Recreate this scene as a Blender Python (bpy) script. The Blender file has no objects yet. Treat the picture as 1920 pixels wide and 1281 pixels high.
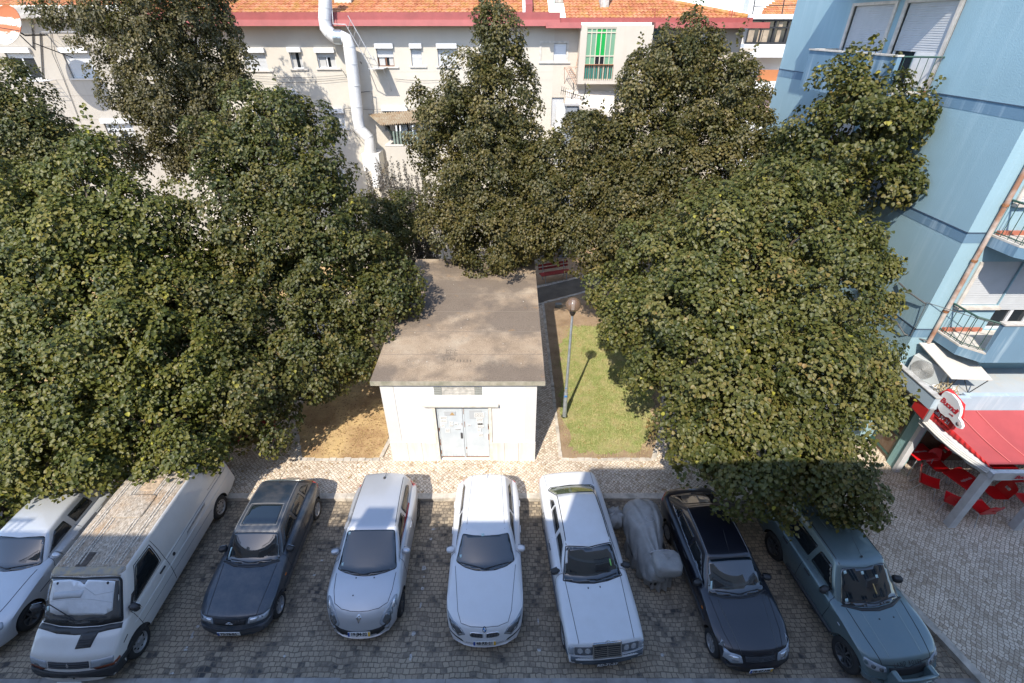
import bpy, bmesh, math, random
import numpy as np
from mathutils import Vector, Matrix
from mathutils.bvhtree import BVHTree
from mathutils.geometry import delaunay_2d_cdt

R = math.radians
PI = math.pi
scene = bpy.context.scene
col = scene.collection

# ------------------------------------------------------------------ camera
CAM_H = 11.65
PITCH = 33.07
FPX = 905.0
cam_data = bpy.data.cameras.new('camera')
cam = bpy.data.objects.new('camera', cam_data)
col.objects.link(cam)
cam.location = (0, 0, CAM_H)
cam.rotation_euler = (R(90 - PITCH), 0, 0)
cam_data.sensor_width = 36
cam_data.lens = FPX / 1920 * 36
cam_data.clip_start = 0.1
cam_data.clip_end = 2000
scene.camera = cam

# ------------------------------------------------------------------ light
SUN_EL, SUN_AZ = 47.5, 21.0          # light travels towards +y, turned 21 degrees to +x
w = bpy.data.worlds.new('World')
scene.world = w
w.use_nodes = True
wn = w.node_tree
sky = wn.nodes.new('ShaderNodeTexSky')
sky.sky_type = 'NISHITA'
sky.sun_disc = False
sky.sun_elevation = R(SUN_EL)
sky.sun_rotation = R(180 + SUN_AZ)
sky.air_density = 0.8
sky.dust_density = 0.5
sky.ozone_density = 1.0
bg = wn.nodes['Background']
bg.inputs['Strength'].default_value = 0.15
wn.links.new(sky.outputs[0], bg.inputs[0])
sun_d = bpy.data.lights.new('sun', 'SUN')
sun_d.energy = 2.45
sun_d.angle = R(0.53)
sun_d.color = (1.0, 0.925, 0.81)
sun = bpy.data.objects.new('sun', sun_d)
col.objects.link(sun)
LD = Vector((math.sin(R(SUN_AZ)) * math.cos(R(SUN_EL)), math.cos(R(SUN_AZ)) * math.cos(R(SUN_EL)), -math.sin(R(SUN_EL))))
sun.rotation_euler = LD.to_track_quat('-Z', 'Y').to_euler()
sun.location = (-8, -20, 30)
scene.view_settings.view_transform = 'Standard'
scene.view_settings.look = 'None'
scene.view_settings.gamma = 1.0
scene.view_settings.exposure = 1.5
scene.cycles.max_bounces = 6
scene.cycles.diffuse_bounces = 3
scene.cycles.glossy_bounces = 3
scene.cycles.transmission_bounces = 4
scene.cycles.transparent_max_bounces = 8

# ------------------------------------------------------------------ pixel helpers (photo pixels, 1920 wide -> world points)
_c, _s = math.cos(R(PITCH)), math.sin(R(PITCH))
def ray(px, py):
    a, b = (px - 960) / FPX, (640.5 - py) / FPX
    return Vector((a, _c + b * _s, -_s + b * _c))
def at_y(px, py, Y):
    d = ray(px, py); t = Y / d.y
    return Vector((0, 0, CAM_H)) + d * t
def at_z(px, py, Z):
    d = ray(px, py); t = (Z - CAM_H) / d.z
    return Vector((0, 0, CAM_H)) + d * t
def at_x(px, py, X):
    d = ray(px, py); t = X / d.x
    return Vector((0, 0, CAM_H)) + d * t

# ------------------------------------------------------------------ object helpers
ORG = {}
def tag(o, label=None, cat=None, group=None, kind=None):
    if label: o['label'] = label
    if cat: o['category'] = cat
    if group: o['group'] = group
    if kind: o['kind'] = kind
    return o
def thing(name, label, cat, loc=(0, 0, 0), rz=0.0, group=None, org=None):
    """An Empty at the thing's base. Parts are given in world coordinates, or in local ones when org=(0,0,0)."""
    o = bpy.data.objects.new(name, None)
    o.empty_display_size = 0.3
    col.objects.link(o)
    o.location = loc
    o.rotation_euler = (0, 0, rz)
    ORG[o.name] = Vector(loc if org is None else org)
    return tag(o, label, cat, group)
def link_mesh(name, me, parent=None, loc=None):
    o = bpy.data.objects.new(name, me)
    col.objects.link(o)
    if parent is not None:
        o.parent = parent
        ORG[o.name] = ORG[parent.name]
    else:
        o.location = loc or (0, 0, 0)
        ORG[o.name] = Vector(loc or (0, 0, 0))
    return o
def copy_tree(o, parent=None):
    c = o.copy()
    col.objects.link(c)
    c.parent = parent
    ORG[c.name] = ORG.get(o.name, Vector())
    for ch in list(o.children):
        copy_tree(ch, c)
    return c

class MB:
    def __init__(s):
        s.v, s.f, s.m, s.sm = [], [], [], []
    def add(s, vs, fs, mi=0, smooth=False):
        n = len(s.v)
        s.v += [tuple(p) for p in vs]
        for f in fs:
            s.f.append(tuple(n + i for i in f)); s.m.append(mi); s.sm.append(smooth)
        return s
    def quad(s, a, b, c, d, mi=0):
        return s.add([a, b, c, d], [(0, 1, 2, 3)], mi)
    def box(s, x0, x1, y0, y1, z0, z1, mi=0, M=None):
        vs = [Vector((x, y, z)) for z in (z0, z1) for y in (y0, y1) for x in (x0, x1)]
        if M is not None: vs = [M @ p for p in vs]
        return s.add(vs, [(0, 2, 3, 1), (4, 5, 7, 6), (0, 1, 5, 4), (2, 6, 7, 3), (0, 4, 6, 2), (1, 3, 7, 5)], mi)
    def bbox(s, x0, x1, y0, y1, z0, z1, b=0.01, mi=0, M=None):
        """box with chamfered edges"""
        bm = bmesh.new()
        bmesh.ops.create_cube(bm, size=1)
        for v in bm.verts:
            v.co = Vector((x0 + (v.co.x + .5) * (x1 - x0), y0 + (v.co.y + .5) * (y1 - y0), z0 + (v.co.z + .5) * (z1 - z0)))
        bmesh.ops.bevel(bm, geom=list(bm.edges), offset=b, segments=2, affect='EDGES', profile=.5)
        if M is not None: bm.transform(M)
        bm.verts.index_update()
        s.add([v.co.copy() for v in bm.verts], [[v.index for v in f.verts] for f in bm.faces], mi, False)
        bm.free()
        return s
    def tube(s, pts, r, n=8, mi=0, cap=True, smooth=True):
        pts = [Vector(p) for p in pts]
        rs = r if isinstance(r, (list, tuple)) else [r] * len(pts)
        t0 = (pts[1] - pts[0]).normalized()
        up = Vector((0, 0, 1)) if abs(t0.z) < .9 else Vector((0, 1, 0))
        a = t0.cross(up).normalized()
        vs, fs = [], []
        for i, p in enumerate(pts):
            if i == 0: t = t0
            elif i == len(pts) - 1: t = (pts[i] - pts[i - 1]).normalized()
            else: t = ((pts[i] - pts[i - 1]).normalized() + (pts[i + 1] - pts[i]).normalized())
            if t.length < 1e-6: t = t0
            t.normalize()
            a = (a - t * a.dot(t))
            if a.length < 1e-6: a = t.orthogonal()
            a.normalize()
            b = t.cross(a)
            for k in range(n):
                an = 2 * PI * k / n
                vs.append(p + (a * math.cos(an) + b * math.sin(an)) * rs[i])
        for i in range(len(pts) - 1):
            for k in range(n):
                k2 = (k + 1) % n
                fs.append((i * n + k, i * n + k2, (i + 1) * n + k2, (i + 1) * n + k))
        s.add(vs, fs, mi, smooth)
        if cap:
            m = len(vs) - n
            s.add([vs[k] for k in range(n)], [tuple(reversed(range(n)))], mi)
            s.add([vs[m + k] for k in range(n)], [tuple(range(n))], mi)
        return s
    def prism(s, poly, lo, hi, axis='z', mi=0, M=None):
        """extrude a 2D polygon along an axis (z: xy polygon, y: xz polygon, x: yz polygon)"""
        def P(u, v, h):
            q = Vector((u, v, h)) if axis == 'z' else Vector((u, h, v)) if axis == 'y' else Vector((h, u, v))
            return M @ q if M is not None else q
        n = len(poly)
        vs = [P(u, v, lo) for u, v in poly] + [P(u, v, hi) for u, v in poly]
        fs = [tuple(reversed(range(n))), tuple(range(n, 2 * n))]
        fs += [(i, (i + 1) % n, n + (i + 1) % n, n + i) for i in range(n)]
        return s.add(vs, fs, mi)
    def lathe(s, prof, c=(0, 0, 0), n=24, axis='z', mi=0, smooth=True, M=None):
        c = Vector(c); vs = []; fs = []
        for (r, h) in prof:
            for k in range(n):
                a = 2 * PI * k / n
                u, v = r * math.cos(a), r * math.sin(a)
                q = Vector((u, v, h)) if axis == 'z' else Vector((h, u, v)) if axis == 'x' else Vector((u, h, v))
                q = M @ q if M is not None else q
                vs.append(c + q)
        for i in range(len(prof) - 1):
            for k in range(n):
                k2 = (k + 1) % n
                fs.append((i * n + k, i * n + k2, (i + 1) * n + k2, (i + 1) * n + k))
        return s.add(vs, fs, mi, smooth)
    def grid(s, P, nu, nv, mi=0, smooth=True, mif=None):
        """P(i,j) for i<=nu, j<=nv"""
        vs = [P(i, j) for j in range(nv + 1) for i in range(nu + 1)]
        n0 = len(s.v)
        s.v += [tuple(p) for p in vs]
        for j in range(nv):
            for i in range(nu):
                a = n0 + j * (nu + 1) + i
                s.f.append((a, a + 1, a + nu + 2, a + nu + 1)); s.m.append(mif(i, j) if mif else mi); s.sm.append(smooth)
        return s
    def mesh(s, name, mats, org=(0, 0, 0), fix=True):
        org = Vector(org)
        me = bpy.data.meshes.new(name)
        me.from_pydata([(p[0] - org.x, p[1] - org.y, p[2] - org.z) for p in s.v], [], s.f)
        for m in (mats if isinstance(mats, (list, tuple)) else [mats]): me.materials.append(m)
        me.polygons.foreach_set('material_index', s.m)
        me.polygons.foreach_set('use_smooth', s.sm)
        if fix:
            bm = bmesh.new(); bm.from_mesh(me)
            bmesh.ops.recalc_face_normals(bm, faces=bm.faces)
            bm.to_mesh(me); bm.free()
        me.update()
        return me
    def build(s, name, mats, parent=None, loc=None, fix=True):
        org = ORG[parent.name] if parent is not None else Vector(loc or (0, 0, 0))
        return link_mesh(name, s.mesh(name, mats, org, fix), parent, loc)

def text_mesh(txt, size, M, depth=0.002, bold=0.0, shear=0.0, align='CENTER', space=1.0):
    cu = bpy.data.curves.new('lettering', 'FONT')
    cu.body = txt; cu.size = size; cu.align_x = align; cu.align_y = 'CENTER'
    cu.extrude = depth; cu.offset = bold; cu.shear = shear; cu.space_character = space
    cu.resolution_u = 3
    o = bpy.data.objects.new('lettering', cu)
    col.objects.link(o)
    dg = bpy.context.evaluated_depsgraph_get()
    me = bpy.data.meshes.new_from_object(o.evaluated_get(dg))
    bpy.data.objects.remove(o); bpy.data.curves.remove(cu)
    me.transform(M)
    return me
def text_part(name, txt, size, M, mat_, parent, **k):
    me = text_mesh(txt, size, M, **k)
    me.materials.clear(); me.materials.append(mat_)
    me.transform(Matrix.Translation(-ORG[parent.name]))
    return link_mesh(name, me, parent)

# ------------------------------------------------------------------ materials
MATS = {}
def nodes_of(m):
    return m.node_tree.nodes, m.node_tree.links, m.node_tree.nodes['Principled BSDF']
def mat(name, c, rough=.6, metal=0., spec=.5, coat=0., var=0., vscale=4., bump=0., bscale=40., c2=None, trans=0., detail=6):
    """Principled with noise-driven colour variation and bump"""
    if name in MATS: return MATS[name]
    m = bpy.data.materials.new(name); m.use_nodes = True
    N, L, P = nodes_of(m)
    P.inputs['Base Color'].default_value = (*c, 1)
    P.inputs['Roughness'].default_value = rough
    P.inputs['Metallic'].default_value = metal
    P.inputs['Specular IOR Level'].default_value = spec
    P.inputs['Coat Weight'].default_value = coat
    P.inputs['Coat Roughness'].default_value = .06
    if trans: P.inputs['Transmission Weight'].default_value = trans
    tc = N.new('ShaderNodeTexCoord')
    if var or c2:
        nz = N.new('ShaderNodeTexNoise'); nz.inputs['Scale'].default_value = vscale; nz.inputs['Detail'].default_value = detail
        nz.inputs['Roughness'].default_value = .62
        L.new(tc.outputs['Object'], nz.inputs['Vector'])
        rp = N.new('ShaderNodeValToRGB')
        rp.color_ramp.elements[0].position = .36; rp.color_ramp.elements[1].position = .66
        a = c2 or tuple(x * (1 - var) for x in c)
        b = c if c2 else tuple(min(1, x * (1 + var * .5)) for x in c)
        rp.color_ramp.elements[0].color = (*a, 1); rp.color_ramp.elements[1].color = (*b, 1)
        L.new(nz.outputs['Fac'], rp.inputs[0]); L.new(rp.outputs[0], P.inputs['Base Color'])
    if bump:
        nb = N.new('ShaderNodeTexNoise'); nb.inputs['Scale'].default_value = bscale; nb.inputs['Detail'].default_value = 5
        L.new(tc.outputs['Object'], nb.inputs['Vector'])
        bp = N.new('ShaderNodeBump'); bp.inputs['Strength'].default_value = bump; bp.inputs['Distance'].default_value = .02
        L.new(nb.outputs['Fac'], bp.inputs['Height']); L.new(bp.outputs[0], P.inputs['Normal'])
    MATS[name] = m
    return m
class NT:
    """tiny node builder"""
    def __init__(s, m):
        s.m = m; s.N, s.L, s.P = nodes_of(m)
    def n(s, t, **k):
        x = s.N.new('ShaderNode' + t)
        for a, b in k.items(): setattr(x, a, b)
        return x
    def set(s, node, key, val):
        if hasattr(val, 'is_output') or isinstance(val, bpy.types.NodeSocket): s.L.new(val, node.inputs[key])
        else: node.inputs[key].default_value = val
    def coord(s, which='Object'):
        return s.n('TexCoord').outputs[which]
    def mapping(s, v, scale=(1, 1, 1), rot=(0, 0, 0)):
        x = s.n('Mapping'); s.L.new(v, x.inputs[0]); x.inputs['Scale'].default_value = scale; x.inputs['Rotation'].default_value = rot
        return x.outputs[0]
    def noise(s, v, scale, detail=5, rough=.55, out='Fac'):
        x = s.n('TexNoise'); s.L.new(v, x.inputs['Vector']); x.inputs['Scale'].default_value = scale
        x.inputs['Detail'].default_value = detail; x.inputs['Roughness'].default_value = rough
        return x.outputs[out]
    def ramp(s, f, stops):
        x = s.n('ValToRGB'); s.L.new(f, x.inputs[0])
        e = x.color_ramp.elements
        while len(e) < len(stops): e.new(.5)
        for i, (p, c) in enumerate(stops):
            e[i].position = p; e[i].color = (*c, 1) if len(c) == 3 else c
        return x.outputs[0]
    def mix(s, f, a, b, mode='MIX'):
        x = s.n('Mix', data_type='RGBA', blend_type=mode)
        for k, v in ((0, f), (6, a), (7, b)):
            if isinstance(v, bpy.types.NodeSocket): s.L.new(v, x.inputs[k])
            else: x.inputs[k].default_value = v if k == 0 else (*v, 1)
        return x.outputs[2]
    def math(s, op, a, b=0.):
        x = s.n('Math', operation=op)
        for k, v in ((0, a), (1, b)):
            if isinstance(v, bpy.types.NodeSocket): s.L.new(v, x.inputs[k])
            else: x.inputs[k].default_value = v
        return x.outputs[0]
    def bump(s, h, strength=.5, dist=.02):
        x = s.n('Bump'); x.inputs['Strength'].default_value = strength; x.inputs['Distance'].default_value = dist
        s.L.new(h, x.inputs['Height']); s.L.new(x.outputs[0], s.P.inputs['Normal'])
def newmat(name, rough=.8, spec=.3):
    m = bpy.data.materials.new(name); m.use_nodes = True
    MATS[name] = m
    t = NT(m); t.P.inputs['Roughness'].default_value = rough; t.P.inputs['Specular IOR Level'].default_value = spec
    return m, t
g3 = lambda v: (v, v, v)
# ================================================================== setting materials
def m_calcada(name, tint=(1, 1, 1), dirt=.35):
    m, t = newmat(name, .85, .25)
    v = t.coord()
    wob = t.noise(v, .55, 2, .5, 'Color')
    vv = t.n('VectorMath', operation='MULTIPLY_ADD'); t.L.new(wob, vv.inputs[0]); vv.inputs[1].default_value = (.32, .32, 0); t.L.new(v, vv.inputs[2])
    mp = t.mapping(vv.outputs[0], (1, 1, 0), (0, 0, R(43)))
    e = t.n('TexVoronoi', feature='DISTANCE_TO_EDGE', voronoi_dimensions='2D'); t.L.new(mp, e.inputs['Vector']); e.inputs['Scale'].default_value = 11.5; e.inputs['Randomness'].default_value = .42
    c = t.n('TexVoronoi', feature='F1', voronoi_dimensions='2D'); t.L.new(mp, c.inputs['Vector']); c.inputs['Scale'].default_value = 11.5; c.inputs['Randomness'].default_value = .42
    sep = t.n('SeparateColor'); t.L.new(c.outputs['Color'], sep.inputs[0])
    stone = t.ramp(sep.outputs[0], [(0, (.46 * tint[0], .39 * tint[1], .31 * tint[2])), (.3, (.62 * tint[0], .55 * tint[1], .46 * tint[2])), (1, (.76 * tint[0], .70 * tint[1], .61 * tint[2]))])
    big = t.noise(v, .7, 6, .6)
    dirtc = t.ramp(big, [(.38, g3(1 - dirt)), (.62, g3(1))])
    stone = t.mix(1., stone, dirtc, 'MULTIPLY')
    spots = t.ramp(t.noise(v, 2.3, 4, .6), [(.26, (.42, .37, .32)), (.36, g3(1))])
    stone = t.mix(1., stone, spots, 'MULTIPLY')
    joint = t.ramp(e.outputs['Distance'], [(.03, g3(0)), (.11, g3(1))])
    colr = t.mix(joint, (.21 * tint[0], .17 * tint[1], .135 * tint[2]), stone)
    t.L.new(colr, t.P.inputs['Base Color'])
    t.bump(t.ramp(e.outputs['Distance'], [(0, g3(0)), (.2, g3(.8)), (.5, g3(1))]), .6, .015)
    return m
def m_setts():
    m, t = newmat('basalt_setts', .7, .35)
    v = t.coord()
    wob = t.noise(v, 1.7, 4, .55, 'Color')
    vv = t.n('VectorMath', operation='MULTIPLY_ADD'); t.L.new(wob, vv.inputs[0]); vv.inputs[1].default_value = (.22, .22, 0); t.L.new(v, vv.inputs[2])
    b = t.n('TexBrick'); t.L.new(vv.outputs[0], b.inputs['Vector'])
    b.inputs['Scale'].default_value = 1.; b.inputs['Mortar Size'].default_value = .011; b.inputs['Mortar Smooth'].default_value = .4
    b.inputs['Brick Width'].default_value = .128; b.inputs['Row Height'].default_value = .108
    b.inputs['Color1'].default_value = (0, 0, 0, 1); b.inputs['Color2'].default_value = (1, 1, 1, 1); b.inputs['Mortar'].default_value = (.5, .5, .5, 1)
    rnd = t.n('SeparateColor'); t.L.new(b.outputs['Color'], rnd.inputs[0])
    big = t.noise(v, .55, 5, .6)
    k = t.math('ADD', t.math('MULTIPLY', rnd.outputs[0], .42), t.math('MULTIPLY', big, 1.0))
    stone = t.ramp(k, [(.37, (.036, .036, .037)), (.55, (.070, .066, .062)), (.66, (.22, .182, .14)), (.88, (.36, .30, .22))])
    fine = t.ramp(t.noise(v, 55, 3, .6), [(.3, g3(.75)), (.7, g3(1.15))])
    stone = t.mix(1., stone, fine, 'MULTIPLY')
    dust = t.ramp(t.noise(v, 1.9, 7, .7), [(.40, g3(0)), (.60, g3(.92))])
    stone = t.mix(dust, stone, (.37, .30, .215))
    oil = t.ramp(t.noise(v, .9, 4, .6), [(.60, g3(1)), (.70, g3(.5))])
    stone = t.mix(1., stone, oil, 'MULTIPLY')
    inv = t.ramp(b.outputs['Fac'], [(.1, g3(0)), (.9, g3(1))])
    mort = t.mix(t.noise(v, 3, 5), (.06, .05, .04), (.24, .195, .145))
    colr = t.mix(inv, stone, mort)
    t.L.new(colr, t.P.inputs['Base Color'])
    t.bump(t.math('SUBTRACT', 1., b.outputs['Fac']), .6, .02)
    return m
def m_ground(name, stops, scale, fine=60, bump=.6, speck=None):
    m, t = newmat(name, .95, .1)
    v = t.coord()
    a = t.noise(v, scale, 8, .65)
    c = t.ramp(a, stops)
    f = t.ramp(t.noise(v, fine, 4, .7), [(.28, g3(.62)), (.5, g3(1.)), (.75, g3(1.25))])
    c = t.mix(1., c, f, 'MULTIPLY')
    if speck:
        s = t.ramp(t.noise(v, 22, 3, .6), [(.56, g3(0)), (.66, g3(1))])
        c = t.mix(s, c, speck)
    t.L.new(c, t.P.inputs['Base Color'])
    t.bump(t.noise(v, fine, 4, .7), bump, .04)
    return m
def m_plaster(name, c, streak=.12, dark=(.35, .32, .28), bumps=.15, vsc=.9):
    """painted render with soft stains and faint vertical runs of dirt"""
    m, t = newmat(name, .9, .2)
    v = t.coord()
    base = t.ramp(t.noise(v, vsc, 6, .6), [(.3, tuple(x * .9 for x in c)), (.7, c)])
    run = t.noise(t.mapping(v, (2.2, 2.2, .16)), 1.4, 5, .65)
    f = t.ramp(run, [(.52, g3(0)), (.75, g3(streak * 2.2))])
    base = t.mix(f, base, dark)
    t.L.new(base, t.P.inputs['Base Color'])
    t.bump(t.noise(v, 30, 5, .6), bumps, .02)
    return m
def m_tiles():
    m, t = newmat('roof_tile', .85, .2)
    v = t.coord()
    br = t.n('TexBrick'); t.L.new(t.mapping(v, (1, 1, 1)), br.inputs['Vector'])
    br.inputs['Scale'].default_value = 1.; br.inputs['Brick Width'].default_value = .22; br.inputs['Row Height'].default_value = .34; br.inputs['Mortar Size'].default_value = .0
    br.inputs['Color1'].default_value = (0, 0, 0, 1); br.inputs['Color2'].default_value = (1, 1, 1, 1)
    sp = t.n('SeparateColor'); t.L.new(br.outputs['Color'], sp.inputs[0])
    k = t.math('ADD', t.math('MULTIPLY', sp.outputs[0], .45), t.math('MULTIPLY', t.noise(v, .8, 5, .6), .75))
    c = t.ramp(k, [(.3, (.32, .115, .060)), (.55, (.42, .165, .082)), (.85, (.50, .245, .14))])
    li = t.ramp(t.noise(v, 2.2, 7, .7), [(.47, g3(0)), (.62, g3(.8))])
    c = t.mix(li, c, (.38, .215, .06))
    dk = t.ramp(t.noise(v, 9, 4, .7), [(.3, (.45, .38, .33)), (.45, g3(1))])
    c = t.mix(1., c, dk, 'MULTIPLY')
    t.L.new(c, t.P.inputs['Base Color'])
    return m
def m_roofslab():
    m, t = newmat('weathered_concrete', .92, .2)
    v = t.coord()
    c = t.ramp(t.noise(v, .9, 7, .62), [(.3, (.24, .18, .125)), (.5, (.345, .265, .185)), (.68, (.41, .335, .245))])
    st = t.ramp(t.noise(v, .38, 6, .6), [(.42, g3(0)), (.53, g3(.85))])
    c = t.mix(st, c, (.155, .125, .10))
    li = t.ramp(t.noise(v, 1.7, 7, .7), [(.62, g3(0)), (.72, g3(.6))])
    c = t.mix(li, c, (.40, .22, .08))
    sp = t.ramp(t.noise(v, 48, 3, .7), [(.3, g3(.6)), (.55, g3(1.0)), (.74, g3(1.45))])
    c = t.mix(1., c, sp, 'MULTIPLY')
    t.L.new(c, t.P.inputs['Base Color'])
    t.bump(t.noise(v, 40, 5, .7), .5, .02)
    return m

CALC = m_calcada('limestone_cobbles', (1.06, 1.0, .93), .22)
SETTS = m_setts()
SOIL = m_ground('dry_soil', [(.25, (.24, .15, .08)), (.42, (.40, .255, .135)), (.55, (.55, .385, .20)), (.74, (.66, .47, .22))], .9, 70, .8, (.50, .39, .16))
DIRT = m_ground('bare_dirt', [(.3, (.24, .165, .105)), (.55, (.36, .26, .17)), (.75, (.43, .31, .2))], 1.1, 60, .8)
GRASSM = m_ground('lawn_turf', [(.3, (.27, .27, .10)), (.46, (.27, .31, .10)), (.6, (.40, .36, .17)), (.78, (.50, .40, .23))], 1.6, 90, 1.)
ASPH = m_ground('worn_asphalt', [(.3, (.105, .09, .072)), (.7, (.17, .145, .115))], 1.5, 80, .4)
KERBM = mat('kerb_limestone', (.52, .47, .40), .85, var=.35, vscale=3.5, bump=.25, bscale=35)
FARG = mat('far_ground', (.22, .19, .15), .95, var=.3, vscale=.05)
ROOFSLAB = m_roofslab()
TILE = m_tiles()

def poly_sheet(name, pts, z, m, label=None, kind='structure'):
    mb = MB().add([(x, y, z) for x, y in pts], [tuple(range(len(pts)))])
    o = mb.build(name, m, None, (0, 0, z), fix=False)
    if o.data.polygons[0].normal.z < 0: o.data.flip_normals()
    tag(o, kind=kind)
    if label: o['label'] = label
    return o

# ground to the horizon, road, pavement
poly_sheet('ground', [(-700, -700), (700, -700), (700, 900), (-700, 900)], -.2, FARG)
poly_sheet('road', [(-60, -.4), (60, -.4), (60, 9.6), (-60, 9.6)], -.12, SETTS)
KR = [(10.35, 2.0), (9.97, 4.55), (9.72, 5.6), (9.42, 6.7), (9.05, 7.8), (8.3, 8.75), (7.2, 9.3), (5.6, 9.42), (-60, 9.42)]   # kerb line
poly_sheet('pavement', [(60, 2.0)] + KR + [(-60, 30), (60, 30)], 0, CALC)
random.seed(3)
kb = MB()
for (a, b) in zip(KR[:-1], KR[1:]):
    A, B = Vector((*a, 0)), Vector((*b, 0))
    if B.x < -30: B.x = -24
    L_ = (B - A).length; d = (B - A).normalized(); nrm = Vector((-d.y, d.x, 0))
    if nrm.y > 0 or nrm.x < -.5: nrm = -nrm
    # nrm must point to the road side
    n = max(1, round(L_ / .95)); p = 0
    for i in range(n):
        q0 = A + d * (L_ * i / n + .006); q1 = A + d * (L_ * (i + 1) / n - .006)
        j = random.uniform(-.008, .008); zt = .012 + random.uniform(-.006, .006)
        o_, i_ = Vector((0, -1, 0)) * 0, 0
        side = Vector((d.y, -d.x, 0))
        if side.y > 0 and abs(d.x) > .5: side = -side
        if abs(d.x) <= .5 and side.x > 0: side = -side
        a0, a1 = q0 + side * (.02 + j), q1 + side * (.02 + j)
        b0, b1 = q0 - side * .17, q1 - side * .17
        mb_ = [(a0.x, a0.y), (a1.x, a1.y), (b1.x, b1.y), (b0.x, b0.y)]
        kb.prism(mb_, -.16, zt)
tag(kb.build('kerb', KERBM, None, (0, 0, 0)), kind='structure')
SLABM = mat('pale_stone_slab', (.33, .315, .30), .8, var=.3, vscale=2.5, bump=.2)
sb = MB(); x = -14.
while x < 16:
    L_ = random.uniform(.85, 1.35)
    if not (9.8 < x < 10.2): sb.box(x, x + L_ - .012, 3.2, 4.755 + random.uniform(-.012, .012), -.16, -.108 + random.uniform(-.003, .003))
    x += L_
tag(sb.build('stone_border', SLABM, None, (0, 0, 0)), kind='structure')

# worn white bay lines laid in the setts: broken remnants
WORN = mat('worn_white_marking', (.46, .45, .43), .8, var=.5, vscale=30)
mk = MB(); random.seed(8)
for X, y0, y1, dens in ((-7.35, 4.75, 8.9, .36), (-5.05, 5.2, 9.2, .17), (-2.25, 5.0, 8.6, .2), (.62, 4.8, 7.4, .18), (3.35, 5.0, 6.3, .1), (-10.6, 4.8, 5.6, .3)):
    y = y0
    while y < y1:
        seg = random.uniform(.03, .16)
        if random.random() < dens:
            wd = random.uniform(.02, .06); xx = X + random.uniform(-.04, .04) + (y - 7) * .01
            pts = [(xx + wd * math.cos(a) * random.uniform(.6, 1.2), y + seg / 2 * math.sin(a) * random.uniform(.6, 1.2)) for a in [k * PI / 4 for k in range(8)]]
            mk.prism(pts, -.13, -.1165)
        y += seg
tag(mk.build('worn_bay_marking', WORN, None, (0, 0, 0)), kind='structure')

# planting beds and lawn on the paved square
poly_sheet('soil_bed', [(-4.28, 10.98), (-6.75, 10.98), (-7.35, 12.2), (-7.9, 14.5), (-7.9, 24), (-3.9, 24), (-3.92, 14.5)], .02, SOIL)
poly_sheet('soil_bed', [(-9.6, 11.2), (-40, 11.2), (-40, 26), (-9.9, 26), (-9.9, 14)], .02, SOIL)
poly_sheet('soil_bed', [(1.62, 10.98), (4.5, 10.98), (5.1, 12.3), (5.9, 15), (6.1, 23.9), (1.62, 21.6)], .02, DIRT)
poly_sheet('soil_bed', [(-3.8, 19.5), (.9, 19.5), (1.2, 23.3), (6, 25.7), (11.2, 28.2), (11.2, 28.9), (-3.8, 28.9)], .02, DIRT)
poly_sheet('soil_bed', [(6.7, 11.4), (9.9, 11.4), (10.4, 18), (10.4, 25), (6.7, 23.5)], .02, DIRT)
lawn_pts = [(1.95, 11.4), (2.2, 11.2), (2.65, 11.3), (3.0, 11.12), (3.5, 11.25), (4.1, 11.3), (4.5, 11.7), (5.0, 12.8), (5.45, 14.8), (5.6, 17), (5.3, 18.9), (4.4, 19.2), (3.3, 19.1), (2.8, 19.2), (2.5, 18.4), (2.15, 17.6), (2.05, 16.2), (1.85, 14.2), (1.8, 13)]
_r = random.Random(14); _q = []
for (_a, _b) in zip(lawn_pts, lawn_pts[1:] + lawn_pts[:1]):
    for _k in range(5): _q.append((_a[0] + (_b[0] - _a[0]) * _k / 5 + _r.uniform(-.13, .10), _a[1] + (_b[1] - _a[1]) * _k / 5 + _r.uniform(-.10, .13)))
lawn_pts = _q
poly_sheet('lawn', lawn_pts, .03, GRASSM)
poly_sheet('path', [(.95, 21.1), (.95, 22.9), (6.0, 25.5), (11.3, 28.1), (11.3, 26.4), (6.4, 24.1)], .012, ASPH)
ed = MB(); random.seed(5)
def edging(pts, wdt=.11, z=.055, gap=.008):
    for a, b in zip(pts[:-1], pts[1:]):
        A, B = Vector(a), Vector(b); L_ = (B - A).length; d = (B - A) / L_; nn = Vector((-d.y, d.x))
        n = max(1, round(L_ / .24))
        for i in range(n):
            p, q = A + d * (L_ * i / n + gap), A + d * (L_ * (i + 1) / n - gap)
            ww = wdt * random.uniform(.8, 1.1); zz = z + random.uniform(-.015, .01)
            ed.prism([tuple(p - nn * ww / 2), tuple(q - nn * ww / 2), tuple(q + nn * ww / 2), tuple(p + nn * ww / 2)], -.02, zz)
edging([(-4.22, 11.0), (-3.98, 12.6), (-3.88, 14.6)]); edging([(1.56, 11.0), (1.57, 14.9), (1.55, 21.3)])
edging([(-4.25, 10.93), (-6.8, 10.93), (-7.4, 12.2)], .14, .02); edging([(1.6, 10.93), (4.55, 10.93), (5.15, 12.3)], .14, .02)
edging([(-9.55, 11.15), (-15, 11.15)], .14, .02); edging([(1.0, 21.1), (6.4, 24.0), (11.2, 26.3)], .14, .04)
tag(ed.build('edging_stones', KERBM, None, (0, 0, 0)), kind='structure')

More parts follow.
